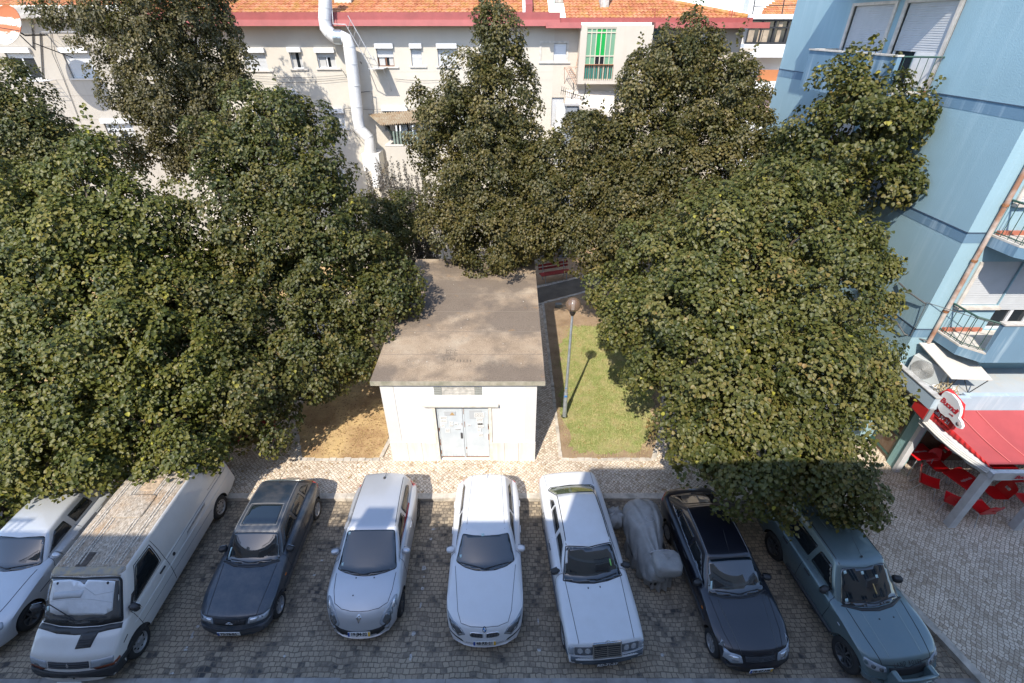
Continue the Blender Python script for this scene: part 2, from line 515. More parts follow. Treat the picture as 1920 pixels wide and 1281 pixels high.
# grass blades, fallen leaves (nobody could count them)
def scatter(name, n, inside, make, m, seed, label):
    rng = np.random.default_rng(seed); V = []; F = []; k = 0
    while k < n:
        p = inside(rng)
        if p is None: continue
        vs = make(rng, *p); b = len(V); V += vs; F.append(tuple(range(b, b + len(vs)))); k += 1
    me = bpy.data.meshes.new(name); me.from_pydata(V, [], F); me.materials.append(m)
    o = link_mesh(name, me); tag(o, label, None, None, 'stuff'); return o
def in_poly(x, y, P):
    c = False; n = len(P)
    for i in range(n):
        (x1, y1), (x2, y2) = P[i], P[(i + 1) % n]
        if (y1 > y) != (y2 > y) and x < (x2 - x1) * (y - y1) / (y2 - y1) + x1: c = not c
    return c
def lawn_in(rng):
    x, y = rng.uniform(1.6, 5.7), rng.uniform(11, 19.3)
    jx, jy = x + rng.normal(0, .2), y + rng.normal(0, .2)
    return (x, y, .03) if in_poly(jx, jy, lawn_pts) else None
def blade(rng, x, y, z):
    a = rng.uniform(0, 2 * PI); h = rng.uniform(.025, .065); dx, dy = math.cos(a) * .007, math.sin(a) * .007
    b = rng.uniform(0, 2 * PI); l = rng.uniform(.01, .05)
    return [(x - dx, y - dy, z), (x + dx, y + dy, z), (x + math.cos(b) * l, y + math.sin(b) * l, z + h)]
BLADE = mat('grass_blade', (.29, .34, .11), .6, vscale=2.6, c2=(.47, .40, .19))
scatter('grass', 44000, lawn_in, blade, BLADE, 1, 'short sunlit grass blades on the lawn beside the white kiosk')
def litter_in(rng):
    r = rng.uniform()
    if r < .5:
        x, y = rng.uniform(-7.4, -4.2), rng.uniform(11, 16)
        return (x, y, .025) if x > -7.9 + .1 * (16 - y) else None
    if r < .7: return rng.uniform(1.7, 5.6), rng.uniform(10.9, 21.5), .04
    if r < .85: return rng.uniform(-14, -9.7), rng.uniform(11.2, 16), .03
    return rng.uniform(-9, 12), rng.uniform(9.6, 10.9), .008
def flake(rng, x, y, z):
    a = rng.uniform(0, 2 * PI); s = rng.uniform(.015, .04); t = [rng.uniform(0, .02) for _ in range(4)]
    return [(x + math.cos(a + k * PI / 2) * s * (1 if k % 2 else .6), y + math.sin(a + k * PI / 2) * s * (1 if k % 2 else .6), z + .002 + t[k]) for k in range(4)]
LITTER = mat('dry_leaf', (.42, .30, .12), .8, c2=(.20, .11, .05), vscale=6)
scatter('fallen_leaves', 4200, litter_in, flake, LITTER, 2, 'dry fallen leaves strewn over soil beds and pavement')

# ================================================================== transformer kiosk (the white hut)
WHITE = m_plaster('white_limewash', (.80, .79, .77), .04, (.5, .45, .38), .2)
STONEW = m_plaster('pale_stone_plinth', (.70, .67, .62), .28, (.30, .27, .20), .3, 2.)
PILA = m_plaster('grey_white_pilaster', (.66, .645, .62), .05)
GALV = mat('pale_blue_steel', (.50, .57, .62), .55, var=.22, vscale=3)
RUST = mat('rust', (.28, .12, .05), .9, var=.5, vscale=15)
FRAMEW = mat('cream_frame_paint', (.72, .67, .58), .6, var=.2, vscale=6)
DARK = mat('dark_void', (.012, .012, .013), .8)
PAPER = mat('paper_white', (.72, .72, .70), .8)
PAPERG = mat('paper_grey', (.42, .44, .46), .8)
INK = mat('ink', (.03, .03, .035), .8)
hut = thing('transformer_hut', 'small white electrical hut with flat stained concrete roof and blue steel doors', 'hut', (-1.55, 10.95, 0))
HX0, HX1, HY0, HY1 = -3.78, .70, 10.92, 18.2
mb = MB()
dx0, dx1, dz = -2.28, -.70, 2.32
def facade(mb, P, u0, u1, v0, v1, holes, reveal=.18, mi=0, mir=None):
    """outer skin with rectangular holes and their reveals; P(u,v,d) -> world"""
    mir = mi if mir is None else mir
    us = sorted({u0, u1, *[h[0] for h in holes], *[h[1] for h in holes]}); vs = sorted({v0, v1, *[h[2] for h in holes], *[h[3] for h in holes]})
    us = [u for u in us if u0 <= u <= u1]; vs = [v for v in vs if v0 <= v <= v1]
    for a, b in zip(us[:-1], us[1:]):
        for c, d in zip(vs[:-1], vs[1:]):
            um, vm = (a + b) / 2, (c + d) / 2
            if any(h[0] < um < h[1] and h[2] < vm < h[3] for h in holes): continue
            mb.quad(P(a, c, 0), P(b, c, 0), P(b, d, 0), P(a, d, 0), mi)
    for a, b, c, d in holes:
        mb.quad(P(a, c, 0), P(a, d, 0), P(a, d, reveal), P(a, c, reveal), mir); mb.quad(P(b, c, 0), P(b, d, 0), P(b, d, reveal), P(b, c, reveal), mir)
        mb.quad(P(a, c, 0), P(b, c, 0), P(b, c, reveal), P(a, c, reveal), mir); mb.quad(P(a, d, 0), P(b, d, 0), P(b, d, reveal), P(a, d, reveal), mir)
        mb.quad(P(a, c, reveal), P(b, c, reveal), P(b, d, reveal), P(a, d, reveal), mir)
def ubox(mb, P, u0, u1, v0, v1, d0, d1, mi=0):
    vs = [P(u, v, d) for d in (d0, d1) for v in (v0, v1) for u in (u0, u1)]
    mb.add(vs, [(0, 2, 3, 1), (4, 5, 7, 6), (0, 1, 5, 4), (2, 6, 7, 3), (0, 4, 6, 2), (1, 3, 7, 5)], mi)
PY = lambda Y: (lambda u, v, d: Vector((u, Y + d, v)))          # wall facing -y
PXm = lambda X: (lambda u, v, d: Vector((X + d, u, v)))          # wall facing -x, u runs along y
Ph = PY(HY0)
facade(mb, Ph, HX0, HX1, .0, 3.08, [(dx0, dx1, .02, dz), (-2.26, -.86, 2.66, 2.98)], .12)
mb.quad((HX0, HY0, 0), (HX0, HY1, 0), (HX0, HY1, 3.3), (HX0, HY0, 3.08)); mb.quad((HX1, HY0, 0), (HX1, HY1, 0), (HX1, HY1, 3.3), (HX1, HY0, 3.08))
mb.quad((HX0, HY1, 0), (HX1, HY1, 0), (HX1, HY1, 3.3), (HX0, HY1, 3.3))
mb.build('wall', WHITE, hut)
mb = MB()
for a, b in ((HX0 - .02, HX0 + .36), (HX1 - .32, HX1 + .02)):
    mb = MB(); ubox(mb, Ph, a, b, .80, 3.07, -.018, .05); mb.build('pilaster', PILA, hut)
mb = MB(); random.seed(2)
for a, b in ((HX0 - .03, -3.28), (-3.272, -2.83), (-2.822, -2.34), (-.64, -.24), (-.232, .2), (.208, HX1 + .03)): ubox(mb, Ph, a, b, 0, .80 + random.uniform(-.006, .006), -.04, .05)
mb.box(HX1 - .03, HX1 + .03, HY0 + .02, HY1, 0, .8); mb.box(HX0 - .03, HX0 + .03, HY0 + .02, HY1, 0, .8)
mb.build('plinth', STONEW, hut)
mb = MB()                                                       # roof: thin slab rising to the back, with a rear slab a step higher
rx0, rx1 = -4.02, .94
sl = .031
zr = lambda y, b=3.2: b + (y - 10.85) * sl
def slab(y0, y1, zoff, th):
    v = [(x, y, zr(y) + zoff + o) for o in (-th, 0) for y in (y0, y1) for x in (rx0, rx1)]
    mb.add(v, [(0, 2, 3, 1), (4, 5, 7, 6), (0, 1, 5, 4), (2, 6, 7, 3), (0, 4, 6, 2), (1, 3, 7, 5)])
slab(10.82, 16.9, .06, .15)
slab(16.903, 18.9, .03, .15)
roof_o = mb.build('roof', ROOFSLAB, hut)
LICH = mat('roof_edge_lichen', (.42, .38, .30), .95, vscale=5, c2=(.24, .23, .17), bump=.4)
mb = MB(); mb.box(rx0 - .004, rx1 + .004, 10.806, 10.819, zr(10.82) - .088, zr(10.82) + .058)
mb.build('roof_edge', LICH, roof_o)
mb = MB(); random.seed(4)                                       # seams, patched holes, small debris on the roof
for y in (12.1, 13.35, 14.6, 15.85): mb.box(rx0 + .02, rx1 - .02, y, y + .018, zr(y) + .058, zr(y) + .066)
mb.build('roof_seam', mat('roof_joint', (.2, .165, .13), .95), roof_o)
zz = zr(11.9) + .062
t_ = text_mesh('LUIS', .2, Matrix.Translation((-1.88, 11.86, zz + .003)), .001)
t_.materials.clear(); t_.materials.append(mat('scratched_mark', (.10, .085, .07), .95)); t_.transform(Matrix.Translation(-ORG[hut.name])); link_mesh('scratched_name', t_, roof_o)
mb = MB()
for i in range(3):
    for j in range(3):
        x, y = -2.02 + i * .13, 12.05 + j * .12; mb.box(x, x + .1, y, y + .012, zr(y) + .058, zr(y) + .064); mb.box(x, x + .01, y, y + .1, zr(y) + .058, zr(y + .1) + .064)
for i in range(5): mb.box(-1.65 + i * .1, -1.63 + i * .1, 11.72, 11.84, zr(11.8) + .058, zr(11.8) + .065)
mb.build('scratched_mark', MATS['scratched_mark'], roof_o)
mb = MB()
for _ in range(26):
    x, y = random.uniform(rx0 + .1, rx1 - .1), random.uniform(11, 18.5); s = random.uniform(.006, .014)
    z_ = zr(y) + (.06 if y < 16.9 else .03); mb.box(x - s, x + s, y - s, y + s * random.uniform(.5, 2), z_ - .003, z_ + s)
mb.build('roof_grit', mat('pale_grit', (.46, .42, .36), .9), roof_o)
# doors
Pd = PY(HY0 + .05)
mb = MB()
for a, b in ((dx0 - .09, dx0), (dx1, dx1 + .09)): ubox(mb, Ph, a, b, 0, dz, -.045, .04)
ubox(mb, Ph, dx0 - .36, dx1 + .30, dz, dz + .075, -.13, .05)
mb.build('door_frame', FRAMEW, hut)
mid = (dx0 + dx1) / 2
def m_door():
    m, t = newmat('pale_blue_door_paint', .55, .4)
    v = t.coord()
    c = t.ramp(t.noise(v, 2.5, 5, .6), [(.3, (.46, .51, .55)), (.7, (.57, .61, .635))])
    drip = t.ramp(t.noise(t.mapping(v, (14, 14, .5)), 2, 5, .7), [(.50, g3(0)), (.66, g3(.75))])
    g = t.n('SeparateXYZ'); t.L.new(v, g.inputs[0])
    low = t.ramp(g.outputs[2], [(.1, g3(1)), (.45, g3(0))])
    c = t.mix(t.math('MULTIPLY', drip, low), c, (.25, .33, .42))
    t.L.new(c, t.P.inputs['Base Color']); return m
DOORM = m_door()
for k, (a, b) in enumerate(((dx0 + .012, mid - .006), (mid + .006, dx1 - .012))):
    mb = MB(); ubox(mb, Pd, a, b, .09, dz - .015, 0, .04)
    for u in ((a, a + .05), (b - .05, b)): ubox(mb, Pd, u[0], u[1], .09, dz - .015, -.012, 0)
    ubox(mb, Pd, a + .05, b - .05, dz - .06, dz - .015, -.012, 0)
    d_ = mb.build('door', DOORM, hut)
    mb = MB(); ubox(mb, Pd, a + .02, b - .02, .09, .125, -.018, -.013)
    for q in range(7):
        u = random.choice((a + .01, b - .05)) + random.uniform(0, .03); v = random.uniform(.1, 2.2); ubox(mb, Pd, u, u + random.uniform(.01, .03), v, v + random.uniform(.05, .25), -.0145, -.0125)
    mb.build('rust_patch', RUST, d_)
    if k == 0:
        mb = MB().bbox(mid - .10, mid - .035, HY0 + .02, HY0 + .05, .92, 1.15, .008); mb.build('lock_plate', mat('lock_steel', (.06, .06, .065), .5), d_)
        mb = MB(); ubox(mb, Pd, -2.03, -1.70, 1.86, 2.02, -.02, -.013); s_ = mb.build('warning_sign', PAPERG, d_)
        mb = MB(); mb.prism([(-1.87, 1.875), (-1.72, 1.875), (-1.795, 2.0)], HY0 + .028, HY0 + .0295, 'y', 0); mb.build('warning_triangle', mat('faded_amber', (.42, .27, .12), .7), s_)
        notes = [(-2.17, 1.72, .2, .10), (-2.17, 1.55, .2, .13), (-2.16, 1.36, .1, .13), (-2.05, 1.16, .14, .16), (-1.92, 1.42, .12, .1), (-1.9, 1.55, .1, .06), (-1.76, 1.5, .12, .05), (-1.75, 1.3, .16, .035)]
    else:
        notes = [(-1.28, 1.72, .36, .34), (-1.13, 1.78, .3, .19), (-1.08, 1.6, .2, .16), (-1.05, 1.48, .17, .1), (-1.06, 1.36, .2, .1), (-1.05, 1.2, .1, .12), (-1.03, 1.0, .13, .15), (-1.36, 1.46, .1, .03)]
    for q, (u, v, wd, h) in enumerate(notes):
        mb = MB(); ubox(mb, Pd, u, u + wd, v, v + h, -.016 - q * .0012, -.0125); n_ = mb.build('notice', PAPERG if q == 0 and k else PAPER, d_)
        mb = MB()
        if not (k and q == 0):
            for r_ in range(max(1, int(h / .045))):
                vv_ = v + h - .028 - r_ * .042; u_ = u + .015
                while u_ < u + wd - .03:
                    l_ = random.uniform(.012, .035); ubox(mb, Pd, u_, u_ + l_, vv_ - .012, vv_ + random.uniform(0, .006), -.018 - q * .0012, -.0165 - q * .0012); u_ += l_ + .012
            if mb.v: mb.build('print', INK, d_)
text_part('lettering', '55€', .1, Matrix.Translation((-.97, HY0 + .014, 1.53)) @ Matrix.Rotation(PI / 2, 4, 'X'), INK, hut, bold=.002)
mb = MB(); ubox(mb, Ph, -2.26, -.86, 2.66, 2.98, .06, .09); v_ = mb.build('vent', mat('vent_back', (.05, .055, .06), .8), hut)
mb = MB()
for a, b in ((-2.26, -2.04), (-1.08, -.86)):
    mb = MB(); ubox(mb, Ph, a, b, 2.67, 2.975, .05, .06)
    for r_ in range(4): ubox(mb, Ph, a, b, 2.68 + r_ * .075, 2.72 + r_ * .075, .0, .049)
    mb.build('louvre', mat('louvre_grey', (.30, .31, .29), .7), v_)
mb = MB(); ubox(mb, Ph, -2.035, -1.085, 2.67, 2.97, .015, .06)
for r_ in range(2): ubox(mb, Ph, -2.035, -1.085, 2.755 + r_ * .1, 2.765 + r_ * .1, .005, .015)
mb.build('vent_panel', mat('vent_panel_grey', (.50, .48, .44), .7, var=.3, vscale=8), v_)

# ================================================================== street lamp
lamp = thing('street_lamp', 'grey steel lamp post with smoked glass globe standing on the lawn edge', 'street lamp', (1.87, 12.98, .02))
STEEL = mat('galvanised_steel', (.42, .46, .49), .45, metal=.5, var=.2, vscale=6)
b0 = Vector((1.87, 12.98, .0))
mb = MB(); mb.tube([b0, b0 + Vector((-.01, 0, 1.1))], [.075, .07], 16); mb.tube([b0 + Vector((-.01, 0, 1.1)), b0 + Vector((.0, 0, 4.2))], [.052, .036], 16)
mb.tube([b0 + Vector((0, 0, .0)), b0 + Vector((0, 0, .03))], [.14, .13], 16)
mb.build('post', STEEL, lamp)
mb = MB().lathe([(.0, 4.18), (.06, 4.18), (.085, 4.23), (.10, 4.3), (.1, 4.33), (0, 4.33)], (1.87, 12.98, 0)); mb.build('collar', mat('dark_bronze', (.035, .028, .022), .5), lamp)
GLOBE = mat('smoked_globe', (.20, .13, .085), .1, coat=.4, spec=.6)
GLOBE.node_tree.nodes['Principled BSDF'].inputs['Alpha'].default_value = .62
mb = MB().lathe([(.235 * math.sin(PI * k / 20) + 1e-4, 4.54 - .235 * math.cos(PI * k / 20)) for k in range(21)], (1.87, 12.98, 0), 32); gb_ = mb.build('globe', GLOBE, lamp)
mb = MB().bbox(1.82, 1.92, 12.93, 13.03, 4.36, 4.68, .02); mb.build('lamp_tube', mat('lamp_tube_white', (.82, .81, .78), .4), gb_)
mb = MB().box(1.80, 1.9, 12.925 - .03, 12.94 - .03, .95, 1.02); mb.box(1.82, 1.88, 12.93, 12.945, 1.3, 1.34); mb.build('sticker', mat('blue_sticker', (.05, .2, .5), .6), lamp)

# ================================================================== red benches
REDW = mat('red_painted_wood', (.30, .025, .02), .5, var=.3, vscale=9)
CASTG = mat('grey_cast_iron', (.30, .31, .32), .6)
def make_bench(L_=1.75):
    b = thing('park_bench', '', 'bench', (0, 0, 0), org=(0, 0, 0))
    mb = MB()
    for k in range(3): mb.bbox(-L_ / 2, L_ / 2, -.05 + k * .15, .08 + k * .15, .42, .455, .008)
    mb.build('seat', REDW, b)
    mb = MB()
    for k in range(2):
        mb.bbox(-L_ / 2, L_ / 2, -.015, .015, .0, .12, .006, M=Matrix.Translation((0, .43 + k * .05, .60 + k * .17)) @ Matrix.Rotation(R(-14), 4, 'X'))
    mb.build('backrest', REDW, b)
    for s in (-1, 1):
        x = s * (L_ / 2 - .25); mb = MB()
        mb.tube([(x, -.02, 0), (x, .05, .4)], .025, 8); mb.tube([(x, .42, 0), (x, .34, .4)], .025, 8)
        mb.box(x - .025, x + .025, -.02, .36, .385, .418); mb.tube([(x, .34, .4), (x, .51, .92)], .022, 8)
        mb.build('leg', CASTG, b)
    return b
def place_bench(b, p, rz, label):
    b.location = p; b.rotation_euler = (0, 0, rz); b['label'] = label; b['group'] = 'red park benches under the trees'
be = make_bench()
b2 = copy_tree(be); b3 = copy_tree(be)
p = at_z(1043, 512, .45); place_bench(be, (p.x, p.y - .1, .012), R(20), 'red slatted bench on dirt beside the dark path behind the hut')
p = at_z(468, 824, .45); place_bench(b2, (p.x - .1, p.y - .1, .0), R(2), 'red bench half under leaves beside the rear of the white van')
p = at_z(318, 640, .45); place_bench(b3, (p.x - .5, p.y, .02), R(75), 'red bench deep in shade, glimpsed through the left trees')
# manhole strip and small grey box on the dirt
tag(MB().bbox(2.15, 2.45, 20.9, 21.15, .02, .2, .02).build('junction_box', mat('grey_box', (.18, .2, .2), .6), None, (2.3, 21, .02)), 'small grey box on the dirt behind the lamp post', 'junction box')
# ================================================================== building materials
CREAM = m_plaster('cream_render', (.56, .52, .45), .07, (.4, .34, .26))
GREYR = m_plaster('grey_beige_render', (.41, .38, .335), .2, (.22, .2, .18))
PINKR = m_plaster('warm_cream_render', (.54, .485, .415), .09, (.42, .3, .2))
BLUEW = m_plaster('sky_blue_render', (.285, .43, .495), .16, (.42, .56, .61), .35, .5)
BLUED = m_plaster('slate_blue_render', (.145, .245, .335), .35, (.42, .53, .6), .2)
CAPST = mat('pale_marble_cap', (.54, .51, .46), .6, var=.2, vscale=6)
REDF = mat('red_fascia_paint', (.31, .075, .07), .6, var=.14, vscale=1.5)
WPVC = mat('white_pvc', (.64, .65, .66), .35)
SHUT = mat('shutter_white', (.44, .45, .46), .5, var=.06, vscale=3)
SHUTG = mat('shutter_grey', (.46, .47, .49), .55)
WGL = mat('window_glass', (.018, .022, .026), .05, spec=.7)
CURT = mat('net_curtain', (.42, .42, .41), .9)
WOODB = mat('brown_wood_frame', (.16, .07, .035), .6)
SILL = mat('sill_stone', (.56, .53, .49), .7, var=.12)
WHITEP = mat('white_paint', (.66, .66, .65), .5, var=.08, vscale=5)
IRONG = mat('dark_green_iron', (.03, .075, .06), .45)
IRONK = mat('black_iron', (.02, .02, .022), .5)
TERRA = mat('terracotta_floor', (.38, .13, .08), .7)
CABLE = mat('grey_cable', (.10, .10, .10), .7)

def shutter(mb, P, u0, u1, v0, v1, d, pitch=.055):
    n = max(1, int((v1 - v0) / pitch))
    for k in range(n):
        a, b = v0 + (v1 - v0) * k / n, v0 + (v1 - v0) * (k + 1) / n
        mb.quad(P(u0, a, d - .011), P(u1, a, d - .011), P(u1, b - .008, d), P(u0, b - .008, d))
        mb.quad(P(u0, b - .008, d), P(u1, b - .008, d), P(u1, b, d - .011), P(u0, b, d - .011))
def window(parent, P, u0, u1, v0, v1, shut=0., box=True, sill=True, frame=WPVC, mull=1, dep=.17, sh=None, curtain=False, surround=None, fw=.045):
    mb = MB()
    for a, b in ((u0, u0 + fw), (u1 - fw, u1)): ubox(mb, P, a, b, v0, v1, dep - .07, dep - .004)
    for a, b in ((v0, v0 + fw), (v1 - fw, v1)): ubox(mb, P, u0 + fw, u1 - fw, a, b, dep - .07, dep - .004)
    for k in range(mull):
        m_ = u0 + (u1 - u0) * (k + 1) / (mull + 1); ubox(mb, P, m_ - fw * .7, m_ + fw * .7, v0 + fw, v1 - fw, dep - .075, dep - .004)
    f = mb.build('window', frame, parent)
    if shut < .999:
        mb = MB(); ubox(mb, P, u0 + fw, u1 - fw, v0 + fw, v1 - fw, dep - .03, dep - .012); mb.build('pane', WGL, f)
        if curtain:
            mb = MB()
            for a, b in ((u0 + fw, u0 + (u1 - u0) * .42), (u0 + (u1 - u0) * .66, u1 - fw)): ubox(mb, P, a + .02, b, v0 + fw, v1 - fw, dep - .034, dep - .031)
            mb.build('curtain', CURT, f)
    if shut > 0:
        mb = MB(); shutter(mb, P, u0 + .02, u1 - .02, v1 - (v1 - v0) * shut, v1, dep - .085); mb.build('shutter', sh or SHUT, f, fix=False)
    if box:
        mb = MB(); ubox(mb, P, u0 - .04, u1 + .04, v1 - .02, v1 + .2, -.15, .02); mb.build('shutter_box', WPVC, f)
    if sill:
        mb = MB(); ubox(mb, P, u0 - .12, u1 + .22, v0 - .07, v0 - .005, -.07, .1); mb.build('sill', SILL, f)
    if surround:
        mb = MB()
        for a, b in ((u0 - .1, u0), (u1, u1 + .1)): ubox(mb, P, a, b, v0 - .1, v1 + .1, -.03, .02)
        for a, b in ((v0 - .1, v0 - .001), (v1 + .001, v1 + .1)): ubox(mb, P, u0, u1, a, b, -.032, .02)
        mb.build('surround', surround, f)
    return f
def tile_roof(parent, name, x0, x1, ye, ze, slope, length, hipr=0., hipl=0., u=.055, tw=.22, row=.34):
    """overlapping rows of curved clay tiles as real relief"""
    V = []; F = []; ca, sa = math.cos(slope), math.sin(slope); nr = int(length / row)
    for r in range(nr):
        xa, xb = x0 + hipl * r * row * ca, x1 - hipr * r * row * ca
        if xb - xa < .3: break
        n = int((xb - xa) / u); b = len(V)
        for k in (0, 1):
            s = r * row + k * (row + .03); lift = .05 if k == 0 else .005
            for i in range(n + 1):
                x = xa + (xb - xa) * i / n
                h = lift + .045 * abs(math.cos(PI * x / tw)) + .006 * math.sin(x * 37 + r * 5)
                V.append((x, ye + s * ca - h * sa, ze + s * sa + h * ca))
        for i in range(n):
            F.append((b + i, b + i + 1, b + n + 2 + i, b + n + 1 + i))
        b2 = len(V)                                              # front lip of the row
        for i in range(n + 1):
            x, y, z = V[b + i]; V.append((x, y + .05 * sa, z - .05 * ca))
        for i in range(n): F.append((b2 + i, b2 + i + 1, b + i + 1, b + i))
    o_ = ORG[parent.name]
    me = bpy.data.meshes.new(name); me.from_pydata([(p[0] - o_.x, p[1] - o_.y, p[2] - o_.z) for p in V], [], F); me.materials.append(TILE); me.update()
    return link_mesh(name, me, parent)

YB = 29.0
PB = PY(YB)
def bx(px, py=100): return at_y(px, py, YB).x
def bz(py): return at_y(960, py, YB).z
def brect(a, b, t, d):
    """window opening from photo pixels (left, right, top, bottom) on the back facade"""
    pm = (t + d) / 2
    return (at_y(a, pm, YB).x, at_y(b, pm, YB).x, bz(d), bz(t))

# ---------------- grey house at the left of the row
XS1, XS2, XS3 = -18.6, 2.15, 11.72
gh = thing('grey_house', 'grey beige house with white shutters, leftmost behind the trees', 'house', (-26, 29, 0))
h1 = [brect(20, 70, 98, 148), brect(126, 176, 98, 147), brect(200, 252, 230, 262), brect(60, 100, 236, 270), brect(20, 60, 330, 370), brect(280, 322, 98, 147)]
h1 = [(a, b, c, d) for a, b, c, d in h1]
mb = MB(); facade(mb, PB, -36, XS1, 0, bz(34), h1, .2)
mb.box(-36, XS1 - .003, YB + .21, YB + 9, 0, bz(34) - .02)
mb.build('wall', GREYR, gh)
window(gh, PB, *h1[0], shut=.22, curtain=False); window(gh, PB, *h1[1], shut=1.); window(gh, PB, *h1[2], shut=.5, curtain=True); window(gh, PB, *h1[3], shut=1.); window(gh, PB, *h1[4], shut=.8); window(gh, PB, *h1[5], shut=1.)
mb = MB(); mb.box(-36, XS1 - .02, YB - .55, YB + .3, bz(35), bz(27)); mb.box(-36, XS1 - .02, YB - .42, YB + .4, bz(27), bz(12))
mb.build('cornice', mat('stained_concrete', (.40, .38, .35), .9, var=.45, vscale=2.2), gh)
tile_roof(gh, 'roof', -36, XS1 - .1, YB - .35, bz(13) + .02, R(19), 7)
mb = MB()                                                        # render joints
for v in (bz(88), bz(225), bz(150), bz(180)): ubox(mb, PB, -36, XS1, v, v + .02, -.006, .01)
mb.build('render_joint', mat('joint_grey', (.3, .27, .24), .9), gh)
mb = MB()
for px, py, px2, py2 in ((75, 62, 80, 150), (60, 40, 62, 90)):
    p, q = at_y(px, py, YB - .05), at_y(px2, py2, YB - .05); mb.tube([p, q], .03, 6)
mb.tube([at_y(95, 60, YB - .04), at_y(98, 100, YB - .1), at_y(120, 150, YB - .04), at_y(150, 230, YB - .04)], .015, 5)
mb.build('cable', CABLE, gh)

# rusty dish on its stand
dish = thing('satellite_dish', 'large rust streaked satellite dish mounted high on the grey house', 'satellite dish', tuple(at_y(22, 52, 26.9)))
def m_dish():
    m, t = newmat('rusted_white_dish', .7, .3)
    v = t.coord(); s = t.n('SeparateXYZ'); t.L.new(v, s.inputs[0])
    k = t.math('ADD', s.outputs[2], t.math('MULTIPLY', t.noise(t.mapping(v, (1, 1, 3)), 2.2, 6, .7), .7))
    c = t.ramp(k, [(.12, (.62, .58, .53)), (.2, (.36, .11, .045)), (.42, (.40, .13, .06)), (.48, (.66, .62, .57)), (.66, (.7, .66, .6)), (.74, (.36, .12, .05))])
    t.L.new(c, t.P.inputs['Base Color']); return m
DM = Matrix.Translation(at_y(22, 52, 26.9)) @ Matrix.Rotation(R(-12), 4, 'Z') @ Matrix.Rotation(R(62), 4, 'X')
rr = [(.86 * k / 8 + 1e-4, .22 * (k / 8) ** 2) for k in range(9)]
mb = MB(); prof = rr + [(.87, .235), (.87, .2)] + [(r, h - .02) for r, h in reversed(rr)]
mb.lathe(prof, n=40, M=DM)
dm_ = mb.build('reflector', m_dish(), dish)
mb = MB(); mb.tube([DM @ Vector((.75, -.25, .2)), DM @ Vector((.05, -.35, .75))], .018, 6); mb.tube([DM @ Vector((-.6, -.5, .2)), DM @ Vector((.05, -.35, .75))], .015, 6)
mb.tube([DM @ Vector((.05, -.35, .70)), DM @ Vector((.05, -.33, .86))], .06, 10); mb.build('feed_arm', IRONK, dish)
mb = MB()
b = DM @ Vector((0, 0, -.02)); wp = Vector((b.x - .2, YB, b.z - .3))
mb.tube([b, b + Vector((.0, .5, -.3)), wp], .04, 8); mb.tube([b + Vector((.4, .3, -.6)), (b.x + .6, YB, b.z - 1.3)], .025, 6); mb.tube([b, b + Vector((.45, .2, -.9))], .025, 6)
mb.build('mount', IRONK, dish)
rk = MB()                                                        # laundry rack frames under the window
for base in ((92, 150), (104, 60)):
    p = at_y(*base, YB); z0 = p.z; x0 = p.x - (1.2 if base[0] == 92 else 0); wdt = 1.55; dp = .85
    for k in range(6): rk.tube([(x0, YB - dp * k / 5, z0), (x0 + wdt, YB - dp * k / 5, z0)], .010, 5)
    for x in (x0, x0 + wdt): rk.tube([(x, YB, z0), (x, YB - dp, z0)], .014, 5); rk.tube([(x, YB, z0 - .55), (x, YB - dp, z0)], .012, 5)
tag(rk.build('laundry_rack', mat('rack_white', (.6, .6, .6), .5), None, tuple(at_y(92, 150, YB))), 'thin metal laundry racks fixed to the grey house under the dish', 'laundry rack')

# ---------------- long cream building with red fascia
lb = thing('apartment_building', 'long cream apartment building with red fascia and orange tiled roof behind the trees', 'building', (-8, 29, 0))
rows = [((458, 500, 98, 132), dict(shut=1.)), ((545, 567, 97, 129), dict(shut=0., mull=0, curtain=True)), ((595, 629, 98, 128), dict(shut=.32, curtain=True)),
        ((707, 738, 90, 125), dict(shut=.5, frame=WOODB, curtain=True)), ((771, 791, 90, 124), dict(shut=1., mull=0)), ((821, 856, 90, 124), dict(shut=1.)),
        ((900, 935, 90, 124), dict(shut=1.)), ((617, 647, 211, 241), dict(shut=.97)), ((720, 765, 207, 245), dict(shut=.0)), ((380, 410, 225, 258), dict(shut=.9)),
        ((350, 385, 98, 132), dict(shut=1.)), ((480, 520, 211, 241), dict(shut=1.)), ((840, 880, 207, 245), dict(shut=.6)), ((620, 650, 330, 365), dict(shut=.6)), ((500, 540, 330, 365), dict(shut=.6)), ((900, 940, 330, 365), dict(shut=.6))]
holes = [brect(*r) for r, _ in rows]
mb = MB(); ZE = bz(50)
facade(mb, PB, XS1, XS2, 0, ZE + .1, holes, .2); mb.box(XS1, XS2, YB + .21, YB + 9, 0, ZE)
mb.build('wall', CREAM, lb)
for h, (r, k) in zip(holes, rows): window(lb, PB, *h, **k)
mb = MB()
for v in (bz(83), bz(135), bz(203), bz(150)): ubox(mb, PB, XS1, XS2, v, v + .016, -.006, .01)
mb.build('render_joint', mat('joint_cream', (.5, .46, .4), .9), lb)
mb = MB()
zt, zb = at_y(960, 23, YB - .7).z, at_y(960, 49, YB - .7).z
mb.box(XS1 + .4, XS2 + .2, YB - .62, YB - .5, zb + .26, zt)
mb.prism([(YB - .78, zb), (YB - .12, zb), (YB - .12, zb + .26), (YB - .72, zb + .26)], XS1 + .4, XS2 + .2, 'x')
mb.build('fascia', REDF, lb)
tile_roof(lb, 'roof', XS1 + .3, XS2 - .35, YB - .45, zt - .05, R(21), 7.5)
mb = MB(); mb.prism([(XS2 - .35, 0), (XS2 + .1, 0), (XS2 + .1, .4), (XS2 - .35, .4)], 0, 1, 'z')
mb = MB()                                                        # red party wall running up the slope, with white inner edge
q0, q1 = at_y(985, 45, YB - .6), at_y(955, -30, YB + 5)
